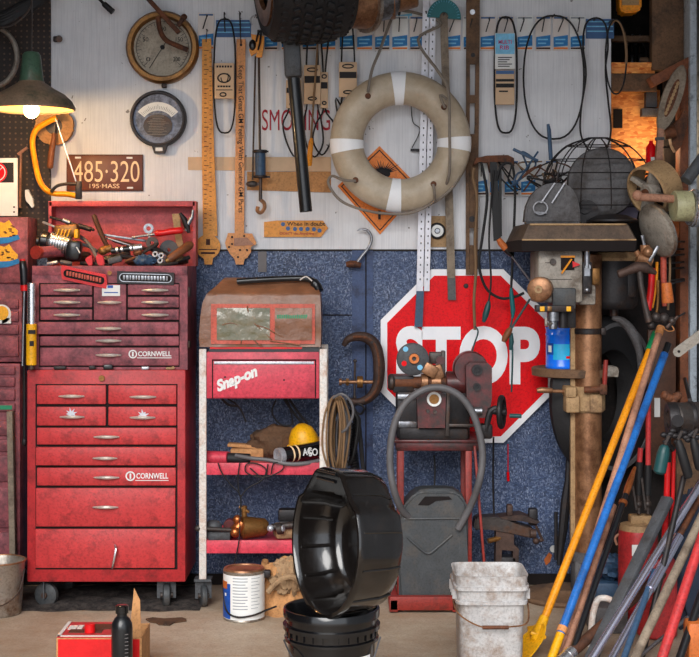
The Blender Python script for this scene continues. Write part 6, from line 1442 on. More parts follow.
# fan with wire cage
t = thing('fan', 'dusty grey fan in a wide wire cage on the belt cover', 'fan', (P(602, 0, 6.1).x, 6.1, ZT))
b = B(); b.lathe([(0, 0), (.1, .004), (.142, .022), (.148, .05), (.13, .09), (0, .1)], P(603, 182, 6.06), (.12, 1, 0), 40); obj('blade_disc', b, 'grey_dusty', t)
b = B(); b.lathe([(0, 0), (.028, 0), (.03, .02), (0, .02)], P(585, 207, 6.03), (0, 1, 0), 20); b.lathe([(0, 0), (.05, 0), (.05, .03), (0, .03)], P(587, 212, 6.04), (0, 1, 0), 24); obj('motor_hub', b, 'iron_dark', t)
b = B(); ccx, ccy = 598, 212
for zz, rr in ((-74, 10), (-66, 32), (-52, 47), (-38, 54), (-22, 57), (-6, 58)):
    b.tube([P(ccx, ccy + zz, 6.09) + Vector((S(6.09, rr) * math.cos(a), S(6.09, rr) * .42 * math.sin(a), 0)) for a in [2 * PI * q / 40 for q in range(40)]], .0028, 6, True)
for q in range(12):
    a = 2 * PI * (q + .3) / 12
    b.tube(spl([P(ccx, ccy + zz, 6.09) + Vector((S(6.09, rr) * math.cos(a), S(6.09, rr) * .42 * math.sin(a), 0)) for zz, rr in ((-74, 10), (-66, 32), (-52, 47), (-38, 54), (-22, 57), (-6, 58), (-2, 56))], 4), .0028, 6)
obj('cage', b, 'iron_dark', t)
b = B(); b.lathe([(.0, 0), (.06, 0), (.105, .012), (.105, .02), (.06, .04), (0, .045)], (P(612, 0, 5.98).x, 5.98, ZT), n=32); obj('base', b, 'iron_dark', t)
b = B(); b.ppx([(620, 216), (616, 212), (627, 178), (640, 175), (643, 190), (636, 222), (630, 222)], 6.2, .02); one('grey_sheet', b, 'purple_grey', 'pale purple grey plastic sheet behind the fan cage', 'sheet')
# blue can on the table
CYb = 6.13; kc = S(CYb); c0 = Vector((P(561.5, 0, CYb).x, CYb, P(0, 369, CYb).z)); c0.z = zt
t = thing('blue_can', 'bright blue can with cyan label standing on the drill press table', 'can', c0)
h = S(CYb, 41); r = 16 * kc
b = B(); b.lathe([(0, 0), (r * .97, 0), (r, .004), (r, .012), (r * .97, .016), (r * .97, h * .78), (r, h * .8), (r, h * .84), (r * .97, h * .86), (r * .97, h * .95), (r * 1.01, h * .96), (r * 1.01, h), (0, h)], c0, n=40); obj('body', b, 'blue_can', t)
def cwrap(a0, a1, zz0, zz1, rr, nm, m, par):
    b = B(); b.lathe([(rr, zz0), (rr, zz1)], c0, n=max(4, int(abs(a1 - a0) / 6)), a0=R(a0), a1=R(a1)); return obj(nm, b, m, par, recalc=False)
lb = cwrap(fa - sg * 40, fa + sg * 48, h * .22, h * .6, r * .985, 'label', 'cyan', t)
cwrap(fa - sg * 72, fa - sg * 38, h * .34, h * .62, r * 1.0, 'emblem', 'blue_label', lb); cwrap(fa - sg * 62, fa - sg * 46, h * .4, h * .56, r * 1.008, 'emblem_dot', 'white_label', lb); cwrap(fa + sg * 8, fa + sg * 26, h * .25, h * .31, r * 1.0, 'red_oval', 'stop_red', lb)

# ================================================================== RIGHT NOOK
t = thing('nook_cupboard', 'orange chipboard cupboard box with a brown top board behind the wall', 'cupboard', P(640, 175, 6.5))
b = B(); b.px(606, 90, 660, 180, 6.56, .03); obj('front_board', b, 'orange_chipboard', t)
b = B(); b.px(613.5, 109, 622.5, 128, 6.553, .008); obj('hole', b, 'slot', t)
b = B(); b.px(600, 73.5, 657, 91, 6.42, .03, .003); obj('edge_board', b, 'brown_dusty', t)
b = B(); b.px(604, 63.5, 655, 73.5, 6.43, .03, .003); obj('orange_edge', b, 'orange_chipboard', t)
a, c_ = P(606, 66, 6.42), P(657, 66, 6.42); b = B(); b.box(((a.x + c_.x) / 2, 6.66, a.z + .006), (c_.x - a.x, .48, .02)); obj('top_board', b, 'orange_chipboard', t)
b = B(); b.px(642, 108, 664, 116, 6.5, .05, .003); b.px(646, 92, 657, 107, 6.52, .05); obj('cross_strip', b, 'grey_dusty', t)
b = B(); b.bar(P(650, 83, 6.33), P(690, 62, 6.33), .09, .045, .004); one('wood_brace', b, 'wood_beam', 'brown slanting wooden brace running up to the right door post', 'brace')
b = B(); b.px(612, 35.5, 664, 41.5, 6.6, .04, .004); one('shelf_rail', b, 'brown_dusty', 'thin horizontal wooden rail across the dark nook', 'rail')
b = B(); b.tube([P(640, 59, 6.5), P(646, 60, 6.5), P(652, 66, 6.5)], [.008, .014, .012], 10); b.tube([P(661, 52, 6.5), P(661, 66, 6.5)], .006, 8); b.box(P(634, 66, 6.5), (.1, .08, .012)); one('scrap_tools', b, 'brown_dusty', 'small brown scraps lying on the orange nook shelf', 'scrap')
t = thing('yellow_container', 'yellow orange plastic container bottom showing at the very top right', 'container', P(630, 13, 6.45))
b = B(); b.ppx([(619, -30), (641, -30), (642, 8), (638, 12), (623, 13), (620, 9)], 6.42, .1); bmesh.ops.bevel(b.bm, geom=b.bm.edges[:], offset=.008, segments=2, affect='EDGES'); obj('body', b, 'orange', t)
b = B(); b.px(622, 0, 639, 5, 6.417, .006); obj('label', b, 'tan_dusty', t)
for i, (x, h_) in enumerate(((632, 48), (640, 44))):
    b = B(); b.lathe([(0, 0), (.03, 0), (.03, .07), (.012, .1), (.012, .14), (0, .14)], P(x, 65, 6.75), n=16); one('dark_bottle', b, 'black_gloss', 'dark bottle in the nook, %s of the two on the orange shelf' % ('left' if i == 0 else 'right'), 'bottle', 'dark bottles in the nook')
# things hanging on the right post
def on_post(parent, px, py, Y):
    p = P(px, py, Y); b = B(); b.cyl(p, (P(686, 0, WY - .1).x, WY - .08, p.z + .01), .004, 8); return obj('hook', b, 'iron_dark', parent)
YR1 = 6.15
t = thing('paddle_board', 'long oval wooden paddle with worn carved face leaning by the door post', 'paddle', P(662, 160, YR1))
ang = R(-71)
ov = lambda cxx, cyy, a, bb, n=28: [(cxx + a * math.cos(q * 2 * PI / n) * math.cos(ang) - bb * math.sin(q * 2 * PI / n) * math.sin(ang), cyy + a * math.cos(q * 2 * PI / n) * math.sin(ang) + bb * math.sin(q * 2 * PI / n) * math.cos(ang)) for q in range(n)]
b = B(); b.ppx(ov(672, 98, 35, 9.5), YR1, .025); bmesh.ops.bevel(b.bm, geom=[e for e in b.bm.edges if abs((e.verts[0].co - e.verts[1].co).y) < 1e-5], offset=.006, segments=2, affect='EDGES'); bd = obj('blade', b, 'wood_grey', t)
b = B(); b.ppx(ov(672, 98, 20, 4.2), YR1 - .002, .004)
random.seed(6)
bd2 = obj('worn_face', b, 'rust', bd)
b = B()
for q in range(9): b.ppx(ov(666 + q * 1.5, 113 - q * 3.7, 2.2, 1.6, 8), YR1 - .006, .006)
obj('carving', b, 'tan_dusty', bd)
b = B(); b.ppx([(658.5, 128), (664, 129), (663, 160), (656, 160)], YR1 - .002, .03); hn = obj('handle', b, 'wood_pole', t); b = B(); b.px(656.5, 137, 664.5, 140, YR1 - .006, .036); obj('strap', b, 'grey_dark', hn); on_post(t, 678, 70, YR1 + .01)
t = thing('red_bottle', 'small red bottle with white label hanging in the nook beside the paddle', 'bottle', P(651, 168, 6.3)); b = B()
c0 = P(651, 168, 6.3); b.lathe([(0, 0), (S(6.3, 5), 0), (S(6.3, 5.2), .01), (S(6.3, 5.2), .09), (S(6.3, 2), .108), (S(6.3, 2), .118), (0, .118)], c0, n=20); obj('body', b, 'stop_red', t)
b = B(); b.px(651, 157, 656, 161, 6.3 - S(6.3, 5.6), .004); obj('label', b, 'white_label', t); b = B(); b.bar(P(647, 168, 6.3), P(656, 150, 6.33), .012, .01); obj('clip', b, 'black_plastic', t); on_post(t, 652, 148, 6.3)
t = thing('rusty_pan', 'rust brown pan shaped scoop hanging behind the oval paddle', 'scoop', P(680, 152, 6.22))
b = B(); b.ppx([(664, 130), (672, 126), (680, 118), (684, 108), (688, 112), (687, 128), (682, 145), (676, 152), (672, 145), (671, 138)], 6.22, .05); b.cyl(P(664, 134, 6.2), P(675, 132, 6.2), S(6.2, 6), 18); obj('body', b, 'rust', t); on_post(t, 684, 112, 6.22)
# drum wheel
t = thing('drum_pulley', 'grey tan cast wheel drum with wide openings tilted beside the fan', 'wheel', P(658, 208, 5.95))
c0 = P(651, 190, 5.92); ax = Vector((.78, .5, .34)).normalized(); R1 = .108
b = B(); b.lathe([(R1 * .9, 0), (R1, .004), (R1, .1), (R1 * .9, .1), (R1 * .9, .012)], c0 - ax * .03, ax, 44, closed=True); obj('rim', b, 'tan_dusty', t)
b = B(); x_, y_, d_ = frame(ax)
for q in range(4):
    a = 2 * PI * q / 4 + .6; d = x_ * math.cos(a) + y_ * math.sin(a); b.bar(c0 + d * .02, c0 + d * R1 * .92, .05, .02, .004)
b.lathe([(0, -.03), (.03, -.03), (.036, -.02), (.036, .03), (0, .03)], c0, ax, 24); obj('spoke', b, 'beige_grey', t)
b = B(); b.lathe([(.028, 0), (R1 * .55, 0), (R1 * .55, .012), (.028, .012)], c0 + ax * .02, ax, 32, closed=True); obj('web', b, 'iron', t)
b = B(); b.lathe([(0, -.045), (.015, -.045), (.016, -.03), (0, -.03)], c0, ax, 14); obj('axle_nut', b, 'rust', t); on_post(t, 668, 180, 6.05)
# plate disc
t = thing('plate_disc', 'dusty brown pot lid disc seen nearly edge on below the wooden rod', 'disc', P(657, 257, 5.85))
c0 = P(657, 231, 5.85); ax = Vector((-.86, -.36, -.36)).normalized()
b = B(); b.lathe([(0, .02), (.03, .02), (.095, .012), (.112, 0), (.112, -.008), (.09, -.004), (0, .0)], c0, ax, 44); obj('disc', b, 'beige_grey', t); b = B(); b.lathe([(.108, .004), (.115, .0), (.115, -.009), (.108, -.01)], c0, ax, 44, closed=True); obj('edge', b, 'galv', t); on_post(t, 660, 215, 5.92)
# dowel, roller
t = thing('roller_handle', 'pinkish wooden rod with round end fixed to a pale green collar and chrome tube', 'roller', P(668, 221, 5.75))
b = B(); b.cyl(P(640, 197, 5.72), P(676, 199, 5.75), S(5.75, 4), 16); b.sph(P(637.5, 195.5, 5.72), S(5.75, 5.4)); obj('rod', b, 'wood_pole', t)
b = B(); b.lathe([(0, -S(5.75, 9)), (S(5.75, 14.6), -S(5.75, 9)), (S(5.75, 15.4), -S(5.75, 7.5)), (S(5.75, 15.4), S(5.75, 8)), (S(5.75, 13), S(5.75, 9)), (0, S(5.75, 9))], P(682, 206, 5.75), (1, .1, 0), 36); obj('collar', b, 'collar_green', t)
b = B(); b.cyl(P(690, 208, 5.75), P(740, 212, 5.78), S(5.75, 18), 36, bev=.04); b.lathe([(S(5.75, 17.8), 0), (S(5.75, 19.2), .004), (S(5.75, 19.2), .016), (S(5.75, 17.8), .02)], P(692, 208, 5.75), (1, .08, -.02), 36, closed=True); obj('chrome_tube', b, 'chrome', t)
b = B(); b.cyl(P(686, 181, 5.7), P(712, 146, 5.75), S(5.7, 6.3), 18); one('black_pipe', b, 'grey_dark', 'dark pipe end slanting up at the right edge over the chrome tube', 'pipe')
b = B(); b.px(672, 219, 679.5, 238, 5.95, .05, .008); one('orange_block', b, 'orange_dusty', 'small orange block hanging under the pale green collar', 'block')
# hammer and hardware cluster
t = thing('hammer', 'rusty hammer with short head hung handle down before the drill press motor', 'hammer', P(645, 330, 5.68))
b = B(); b.tube([P(618, 274.5, 5.68), P(620, 274, 5.68), P(627, 271, 5.68), P(637, 267, 5.68), P(645, 267.5, 5.68), P(652, 271, 5.68), P(656, 273.5, 5.68)], [.016, .0175, .016, .022, .022, .013, .007], 14); obj('head', b, 'rust_dark', t)
b = B(); b.tube([P(639, 266, 5.68), P(641, 285, 5.68), P(645, 305, 5.68), P(649, 322, 5.68)], [.013, .011, .012, .014], 12); obj('handle', b, 'iron', t)
t = thing('tap_fitting', 'rusty pipe tap fitting above the hammer head', 'fitting', P(645, 266, 5.78))
b = B(); b.cyl(P(637, 257, 5.78), P(652, 262, 5.78), S(5.78, 6), 16); b.cyl(P(645, 245, 5.78), P(645, 258, 5.78), S(5.78, 5), 14); b.sph(P(648, 252, 5.76), S(5.76, 5.5)); b.cyl(P(636, 251, 5.78), P(640, 258, 5.78), .012, 10); obj('body', b, 'rust_metal', t)
b = B(); b.bar(P(649, 262, 5.76), P(658, 246, 5.76), .02, .014, .004); b.cyl(P(642, 235, 5.8), P(645, 248, 5.8), .007, 8); obj('handle', b, 'steel', t); on_post(t, 650, 250, 5.82)
for i, (pts, m_, r_, lb_) in enumerate((([(652, 268), (651, 290), (648, 310)], 'red_bright', .014, 'bright red plier handle hanging beside the hammer shaft'), ([(657, 262), (656, 285), (652, 308)], 'orange', .006, 'thin orange yellow rod hanging behind the red plier handle'),
        ([(663.5, 254), (663.5, 275), (665, 306)], 'salmon', .013, 'faded salmon handle hanging by the orange cylinder'), ([(658, 280), (658, 300), (656, 318)], 'brass', .006, 'thin brass rod hanging by the salmon handle'), ([(669, 240), (670, 270), (668, 310)], 'cable_brown', .005, 'tan cord hanging down the right post'))):
    Yq = 5.86 + .02 * (i % 3); b = B(); b.tube(spl([P(x, y, Yq) for x, y in pts], 5), r_, 10); 
    tt = thing(('pliers', 'thin_rod', 'tool_grip', 'brass_rod', 'hanging_string')[i], lb_, 'handle' if i != 4 else 'cord', P(pts[-1][0], pts[-1][1], Yq)); obj('grip', b, m_, tt); on_post(tt, pts[0][0], pts[0][1] + 2, Yq)
t = thing('tool_grip', 'short orange brown cylinder handle hanging by the post', 'handle', P(668, 304, 5.74)); b = B(); b.lathe([(0, 0), (.022, 0), (.024, .006), (.02, .075), (.018, .08), (0, .08)], P(668, 303, 5.74), (-.08, 0, 1), 20); obj('grip', b, 'orange_dusty', t); on_post(t, 669, 284, 5.76)
t = thing('ball_joint', 'cluster of dark round socket joints below the hammer', 'joint', P(660, 326, 5.7)); b = B()
b.sph(P(656, 317, 5.7), .019); b.sph(P(664, 318, 5.7), .02); b.cyl(P(650, 318, 5.72), P(675, 321, 5.72), .011, 12); b.sph(P(672, 321, 5.7), .016); b.bar(P(666, 328, 5.7), P(678, 316, 5.7), .018, .012, .003); b.sph(P(651, 325, 5.7), .014); obj('joint', b, 'iron', t); on_post(t, 672, 320, 5.72)
# flat grey bar with hole
t = thing('flat_bar', 'flat grey steel bar with a hole at its round end', 'bar', P(676, 358, 5.5)); b = B(); b.ppx([(675, 348.2), (710, 322), (716, 330), (681, 356)], 5.495, .01); b.lathe([(0, 0), (S(5.5, 5), 0), (S(5.5, 5), .01), (0, .01)], P(678.3, 352, 5.4945), (0, 1, 0), 24); bb = obj('bar', b, 'beige_grey', t)
b = B(); b.lathe([(0, 0), (S(5.5, 1.4), 0), (S(5.5, 1.4), .004), (0, .004)], P(679, 351.5, 5.492), (0, 1, 0), 12); obj('hole', b, 'slot', bb)
# engine part with chain
t = thing('engine_part', 'dark oily round machine part with chain hung at the right edge', 'machine part', P(685, 438, 5.45)); Ye = 5.45
b = B(); b.cyl(P(672, 419, Ye - .02), P(712, 417, Ye + .05), S(Ye, 16), 32, bev=.15); bd = obj('drum', b, 'iron', t)
b = B(); b.lathe([(S(Ye, 9), -.01), (S(Ye, 16), -.014), (S(Ye, 17), 0), (S(Ye, 17), .02), (S(Ye, 15), .024)], P(671, 419, Ye - .02), (1, -.0, .03), 32, closed=True); b.lathe([(S(Ye, 16), 0), (S(Ye, 17), .005), (S(Ye, 17), .018), (S(Ye, 16), .022)], P(688, 418, Ye + .01), (1, .06, .03), 32, closed=True); b.lathe([(0, 0), (S(Ye, 6), 0), (S(Ye, 6), .004), (0, .004)], P(678, 421, Ye - .09), (0, 1, 0), 20); obj('flange', b, 'iron_dark', bd)
b = B(); random.seed(8)
for q in range(16): b.sph(P(664 + q * 2.2, 436 + 4 * math.sin(q * 1.3) + random.uniform(-2, 2), Ye - .07), .012, (1.2, .8, .9), 8)
obj('chain', b, 'iron_dark', t)
b = B()
for q in range(6): b.sph(P(665 + q * 2.6, 400 + random.uniform(-5, 3), Ye), .017, n=8)
obj('rusty_lump', b, 'rust', t); b = B(); b.cyl(P(690, 400, Ye), Vector((P(686, 0, WY - .1).x, WY - .08, P(0, 396, Ye).z)), .008, 8); obj('hook', b, 'iron_dark', t)
for i, (p0, p1, m_, r_, lb_) in enumerate(((( 665, 445), (659, 474), 'green_dark', .024, 'dark teal grip hanging under the oily machine part'), ((678, 440), (689, 478), 'black_rubber', .018, 'black rubber grip hanging right of the dark teal grip'), ((693, 438), (700, 470), 'black_rubber', .017, 'black rubber grip hanging at the right edge below the chain'))):
    b = B(); a, c_ = P(*p0, 5.36), P(*p1, 5.36); b.tube([a, a.lerp(c_, .08), a.lerp(c_, .3), a.lerp(c_, .92), c_], [r_ * .5, r_ * .8, r_, r_, r_ * .6], 12); tt = thing('tool_grip', lb_, 'handle', c_); obj('grip', b, m_, tt); b = B(); b.tube([P(p0[0] + 4, p0[1] - 9, 5.37), a], .006, 8); obj('tang', b, 'iron', tt)
# tyre behind the pillar
t = thing('tyre', 'black tyre hung upright behind the drill press pillar', 'tyre', P(606, 475, 6.24))
c0 = P(603, 396, 6.22); ax = Vector((.86, -.5, .0)).normalized(); ax = Vector((.42, -.9, .04)).normalized()
sx = .52
b = B(); b.lathe([(.2, -.05), (.26, -.075), (.32, -.07), (.345, -.04), (.35, 0), (.345, .04), (.32, .07), (.26, .075), (.2, .05)], c0, (.8, -.6, 0), 56, closed=True); 
for v in b.bm.verts: v.co.y = c0.y + (v.co.y - c0.y) * .55
obj('casing', b, 'black_rubber', t)
b = B(); b.lathe([(.3, .072), (.318, .073), (.318, .078), (.3, .077)], c0, (.8, -.6, 0), 56, closed=True)
for v in b.bm.verts: v.co.y = c0.y + (v.co.y - c0.y) * .55
obj('sidewall_line', b, 'grey_hose', t)
b = B(); b.cyl(P(606, 345, 6.22), Vector((P(606, 0, 6.22).x, WY + .018, P(0, 345, 6.22).z)), .012, 10); obj('hook', b, 'iron', t)
b = B(); b.tube(spl([P(612, 318, 6.05), P(622, 321, 6.05), P(632, 332, 6.05), P(639, 350, 6.05), P(640, 372, 6.05)], 6), [.012 + .022 * math.sin(PI * q / 24) for q in range(25)], 10, flat=.6); one('grey_fender', b, 'grey_dusty', 'grey curved fender strip around the top of the hanging tyre', 'fender')  # grey strip added in place of the highlight along the tyre edge
b = B(); b.tube([P(571, 420, 6.18), P(568, 480, 6.18), P(566, 500, 6.18), P(563, 528, 6.18), P(559, 565, 6.18)], [.012, .014, .022, .02, .01], 8); b.tube([P(556, 512, 6.19), P(556, 560, 6.19)], .008, 8); one('iron_bar', b, 'iron_dark', 'dark iron bar leaning on the wall left of the drill press foot', 'bar')
# fuel can + blue cloth + white pipe
t = thing('fuel_can', 'red fuel can with dusty tan top standing behind the poles', 'fuel can', (P(637, 0, 5.75).x, 5.75, 0)); c0 = Vector((P(638, 0, 5.75).x, 5.75, 0)); zq = P(0, 529, 5.75).z
b = B(); b.lathe([(0, .004), (.073, .004), (.078, .012), (.078, zq - .02), (.073, zq), (0, zq)], c0, n=32); obj('body', b, 'red_cab', t)
b = B(); b.lathe([(0, zq), (.074, zq - .002), (.07, zq + .02), (.03, zq + .028), (0, zq + .028)], c0, n=32); b.box(c0 + Vector((.008, 0, zq + .04)), (.085, .06, .035), None, .006); obj('top', b, 'tan_dusty', t)
b = B(); b.px(632, 545, 640, 556, 5.75 - .082, .004); obj('label', b, 'white_label', t); b = B(); b.tube(spl([P(619, 534, 5.75), P(615, 538, 5.75), P(617, 545, 5.75)], 4), .005, 6); obj('handle', b, 'wood_pole', t)
b = B(); c0 = Vector((P(657, 0, 5.5).x, 5.5, 0)); b.lathe([(0, .004), (.07, .004), (.075, .01), (.075, .28), (.06, .3), (0, .3)], c0, n=28); one('red_canister', b, 'red_paint', 'plain red canister on the floor behind the slanting chrome tubes', 'canister')
b = B(); b.blob((P(612, 0, 5.95).x, 5.95, .17), (.07, .08, .05), .4, 3, 28, 2); b.box((P(612, 0, 5.95).x, 5.97, .06), (.16, .2, .12), None, .01); one('blue_cloth', b, 'blue_tool', 'folded blue grey cloth on a low box behind the blue pole', 'cloth')
b = B(); b.tube(spl([P(590, 650, 5.35), P(592, 620, 5.35), P(597, 601, 5.35), P(604, 598, 5.35), P(611, 600, 5.35)], 6), .012, 10); one('bent_pipe', b, 'white_rusty', 'bent white pipe end behind the blue and black poles', 'pipe')
b = B(); b.blob((P(690, 0, 5.6).x, 5.6, .26), (.09, .08, .26), .25, 3, 32, 7); one('denim_cloth', b, 'denim', 'dark blue denim cloth hanging behind the red pole at the right edge', 'cloth')
b = B(); b.box((P(700, 0, 5.05).x, 5.05, .095), (.1, .09, .15), None, .012); b.box((P(700, 0, 5.05).x, 5.05, .02), (.1, .09, .04)); one('orange_tool_case', b, 'orange_dusty', 'orange case on the floor at the lower right edge', 'case')

# ================================================================== LEANING POLES
def line_to_floor(a, c_, z=.006):
    d = c_ - a; t_ = (a.z - z) / (a.z - c_.z); return a + d * t_
def pole(nm, label, cat, top, Yt, bot, Yb, r, m, floor=True, n=14):
    a, c_ = P(*top, Yt), P(*bot, Yb)
    if floor: c_ = line_to_floor(a, c_, r * .6 + .002)
    t = thing(nm, label, cat, c_); b = B(); b.cyl(a, c_, r, n, bev=.3); pb = obj('shaft', b, m, t); return t, pb, a, c_
def along(a, c_, f): return a.lerp(c_, f)
# yellow shovel
a, c_ = P(655.5, 336, 5.85), P(537.5, 636, 5.2)
t = thing('shovel', 'yellow plastic shovel with orange yellow handle leaning up to the right', 'shovel', (P(528, 0, 5.16).x, 5.16, 0))
b = B(); b.cyl(a, c_, S(5.5, 3.9), 14); hd = obj('handle', b, 'yellow_pole', t)
b = B(); b.cyl(a + (a - c_) * .01, a + (c_ - a) * .055, S(5.85, 4.6), 14); obj('grip', b, 'green', hd)
f0 = P(541, 633, 5.2)
def bl(u, v):
    x = 2 * u - 1; w = (.022 + .036 * min(1, v * 2.2) ** .6) * (1 - .12 * max(0, v - .75) * 4)
    p = P(538 - 27 * v, 627 + 38 * v, 5.2 - .1 * v)
    return Vector((p.x + x * w, p.y + .03 * (1 - x * x) - .02 * x, max(p.z + .016 * x, .003)))
b = B(); b.grid(bl, 14, 14, .005); sb_ = obj('blade', b, 'yellow', t)
b = B(); b.tube([P(544.5, 617, 5.23), P(538, 633, 5.2), P(533, 641, 5.16)], [.017, .022, .012], 12); b.box(P(538, 635, 5.18), (.06, .02, .016), (0, .3, 0), .006); obj('socket', b, 'yellow', t)
t, pb, a, c_ = pole('broom_handle', 'bare brown wooden pole leaning between the yellow and blue poles', 'pole', (661, 327), 5.85, (560, 650), 5.2, S(5.5, 3.7), 'wood_pole')
b = B(); b.cyl(a, a.lerp(c_, .025), S(5.85, 4.2), 12); b.tube(spl([P(661, 326, 5.83), P(668, 331, 5.83), P(674, 330, 5.83), P(672, 326, 5.84)], 4), .0025, 6); obj('tip', b, 'wood_peach', t)
t, pb, a, c_ = pole('blue_pole', 'bright blue pole with a yellow lower end', 'pole', (665, 353), 5.82, (556, 646), 5.16, S(5.5, 4.2), 'blue_pole')
b = B(); b.cyl(a.lerp(c_, .925), c_, S(5.2, 4.5), 14); obj('yellow_end', b, 'yellow', t); b = B(); b.cyl(a.lerp(c_, .905), a.lerp(c_, .922), S(5.2, 5.2), 14); obj('tape_band', b, 'wood_peach', t)
b = B(); b.cyl(a + (a - c_) * .035, a, .013, 10); obj('tip', b, 'black_plastic', t)
t, pb, a, c_ = pole('black_pole', 'thin black pole with a copper fitting leaning right of the blue pole', 'pole', (628, 488), 5.55, (573, 650), 5.12, S(5.4, 3), 'black_plastic')
b = B(); b.tube([a + (a - c_) * .13, a + (a - c_) * .06, a, a.lerp(c_, .04)], [.006, .012, .014, .012], 12); b.cyl(a.lerp(c_, .08), a.lerp(c_, .1), .017, 12); obj('fitting', b, 'copper', t)
t, pb, a, c_ = pole('grey_pipe', 'old grey brown pipe leaning just behind the black pole', 'pipe', (614, 505), 5.6, (566, 650), 5.18, S(5.4, 3.4), 'wood_pole')
# square bar
a, c_ = P(668, 498, 5.45), P(600, 640, 5.15); c_ = line_to_floor(a, c_); t = thing('square_bar', 'wide flat dark grey bar leaning behind the chrome tube', 'bar', c_); b = B(); b.bar(a, c_, S(5.3, 12), .025, .003); obj('bar', b, 'grey_dark', t)
t, pb, a, c_ = pole('chrome_tube', 'longest chrome tube running from the right edge down to the left', 'tube', (704, 478), 5.5, (594, 655), 5.08, S(5.3, 4.2), 'chrome_tube')
t, pb, a, c_ = pole('brown_pipe', 'low brown pipe with a silver collar at its lower end', 'pipe', (664, 572), 5.45, (572, 652), 5.12, S(5.2, 5.6), 'wood_dark')
b = B(); b.cyl(a.lerp(c_, .88), a.lerp(c_, .99), S(5.12, 6.4), 16); b.cyl(a.lerp(c_, .9), a.lerp(c_, .93), S(5.12, 7), 16); obj('collar', b, 'chrome', t)
t, pb, a, c_ = pole('white_tube', 'white purple tube with a chrome upper end leaning down to the left', 'tube', (679, 536), 5.4, (614, 655), 5.05, S(5.2, 4), 'chrome_tube')
b = B(); b.cyl(a, a.lerp(c_, .42), S(5.3, 5.2), 16); b.lathe([(0, -.002), (S(5.3, 4), -.002), (S(5.3, 4), .001), (0, .001)], a, c_ - a, 16); obj('upper_sleeve', b, 'chrome_tube', t)
b = B(); b.cyl(a + (a - c_) * .3, a, .012, 10); obj('rod_end', b, 'rust', t)
t, pb, a, c_ = pole('navy_pole', 'thin dark navy pole crossing in front of the white tube', 'pole', (655, 570), 5.3, (625, 655), 5.02, S(5.2, 3.2), 'blue_tool')
t, pb, a, c_ = pole('wood_pole', 'grey weathered wooden handle leaning left of the red pole', 'pole', (704, 512), 5.35, (636, 655), 5.0, S(5.2, 4.6), 'wood_grey')
t, pb, a, c_ = pole('red_pole', 'glossy red pole leaning at the lower right', 'pole', (705, 528), 5.2, (663, 655), 4.95, S(5.1, 5), 'red_paint')
t, pb, a, c_ = pole('black_pole', 'black pole at the lower right corner beside the orange case', 'pole', (708, 575), 5.15, (681, 655), 4.98, S(5.1, 4.2), 'black_plastic')
t, pb, a, c_ = pole('steel_rod', 'thin steel rod lying low across the foot of the red pole', 'rod', (688, 617), 5.2, (640, 656), 5.03, .007, 'steel')
t, pb, a, c_ = pole('green_tube', 'thin dark tube leaning across the red lopper handles', 'tube', (684, 476), 5.42, (646, 640), 5.2, S(5.3, 3), 'iron_dark')
# loppers with red handles
t = thing('loppers', 'loppers with two bright red handles hanging below the black grips', 'loppers', P(668, 545, 5.5))
for x0, y0, x1, y1, w in ((668, 462, 664, 545, 6.2), (674, 448, 671, 535, 4)):
    b = B(); b.tube([P(x0, y0, 5.5), P((x0 + x1) / 2 + .5, (y0 + y1) / 2, 5.5), P(x1, y1, 5.5)], S(5.5, w / 2), 12); obj('handle', b, 'red_bright', t)
b = B(); b.cyl(P(668, 436, 5.5), P(668, 445, 5.5), S(5.5, 3), 12); b.tube([P(668, 445, 5.5), P(668, 464, 5.5)], .011, 8); b.tube([P(668, 445, 5.5), P(674, 450, 5.5)], .011, 8); obj('jaw', b, 'iron_dark', t)
for i, (x0, y0, ym, x1, y1, lb_) in enumerate(((648.5, 392, 465, 647.5, 500, 'tall red and black gas strut standing beside the loppers'), (640.5, 448, 462, 638.5, 500, 'short red and black gas strut left of the taller one'))):
    t = thing('gas_strut', lb_, 'strut', P(x1, y1 + 15, 5.72)); b = B(); b.cyl(P(x0, y0, 5.72), P((x0 + x1) / 2, ym, 5.72), S(5.72, 2.7), 12); rd = obj('red_tube', b, 'red_paint', t)
    b = B(); b.cyl(P((x0 + x1) / 2, ym, 5.72), P(x1, y1 - 5, 5.72), S(5.72, 3.6), 14); obj('black_tube', b, 'black_rubber', t)
    b = B(); b.cyl(P(x1, y1 - 6, 5.72), P(x1 + .5, y1 + 14, 5.72), .009, 10); b.bar(P(x1 - 6, y1 - 22 + 8 * i, 5.7), P(x1 - 2, y1 + 10, 5.7), .012, .008); b.sph(P(x1, y1 + 4, 5.72), .016); obj('rod_end', b, 'iron', t)
b = B(); b.px(654.5, 398, 660, 417, 5.95, .006); one('paper_tag', b, 'white_label', 'small white paper tag hanging beside the blue pole', 'tag')
b = B(); b.px(612, 590, 640, 602, 5.6, .2, .01) if False else b.box((P(606, 0, 5.62).x, 5.62, .05), (.14, .18, .1), None, .01); one('grey_box', b, 'grey_dusty', 'low grey box on the floor behind the black and blue poles', 'box')
# wide brown boards standing behind the tools on the right
b = B(); b.px(648, 330, 676, 470, 6.25, .03, .003); one('dark_board', b, 'wood_dark', 'dark wooden board standing behind the poles under the hammer', 'board')
b = B(); b.px(676.5, 425, 720, 600, 6.1, .03, .003); one('dark_board', b, 'brown_dusty', 'dusty brown board standing behind the oily machine part', 'board')
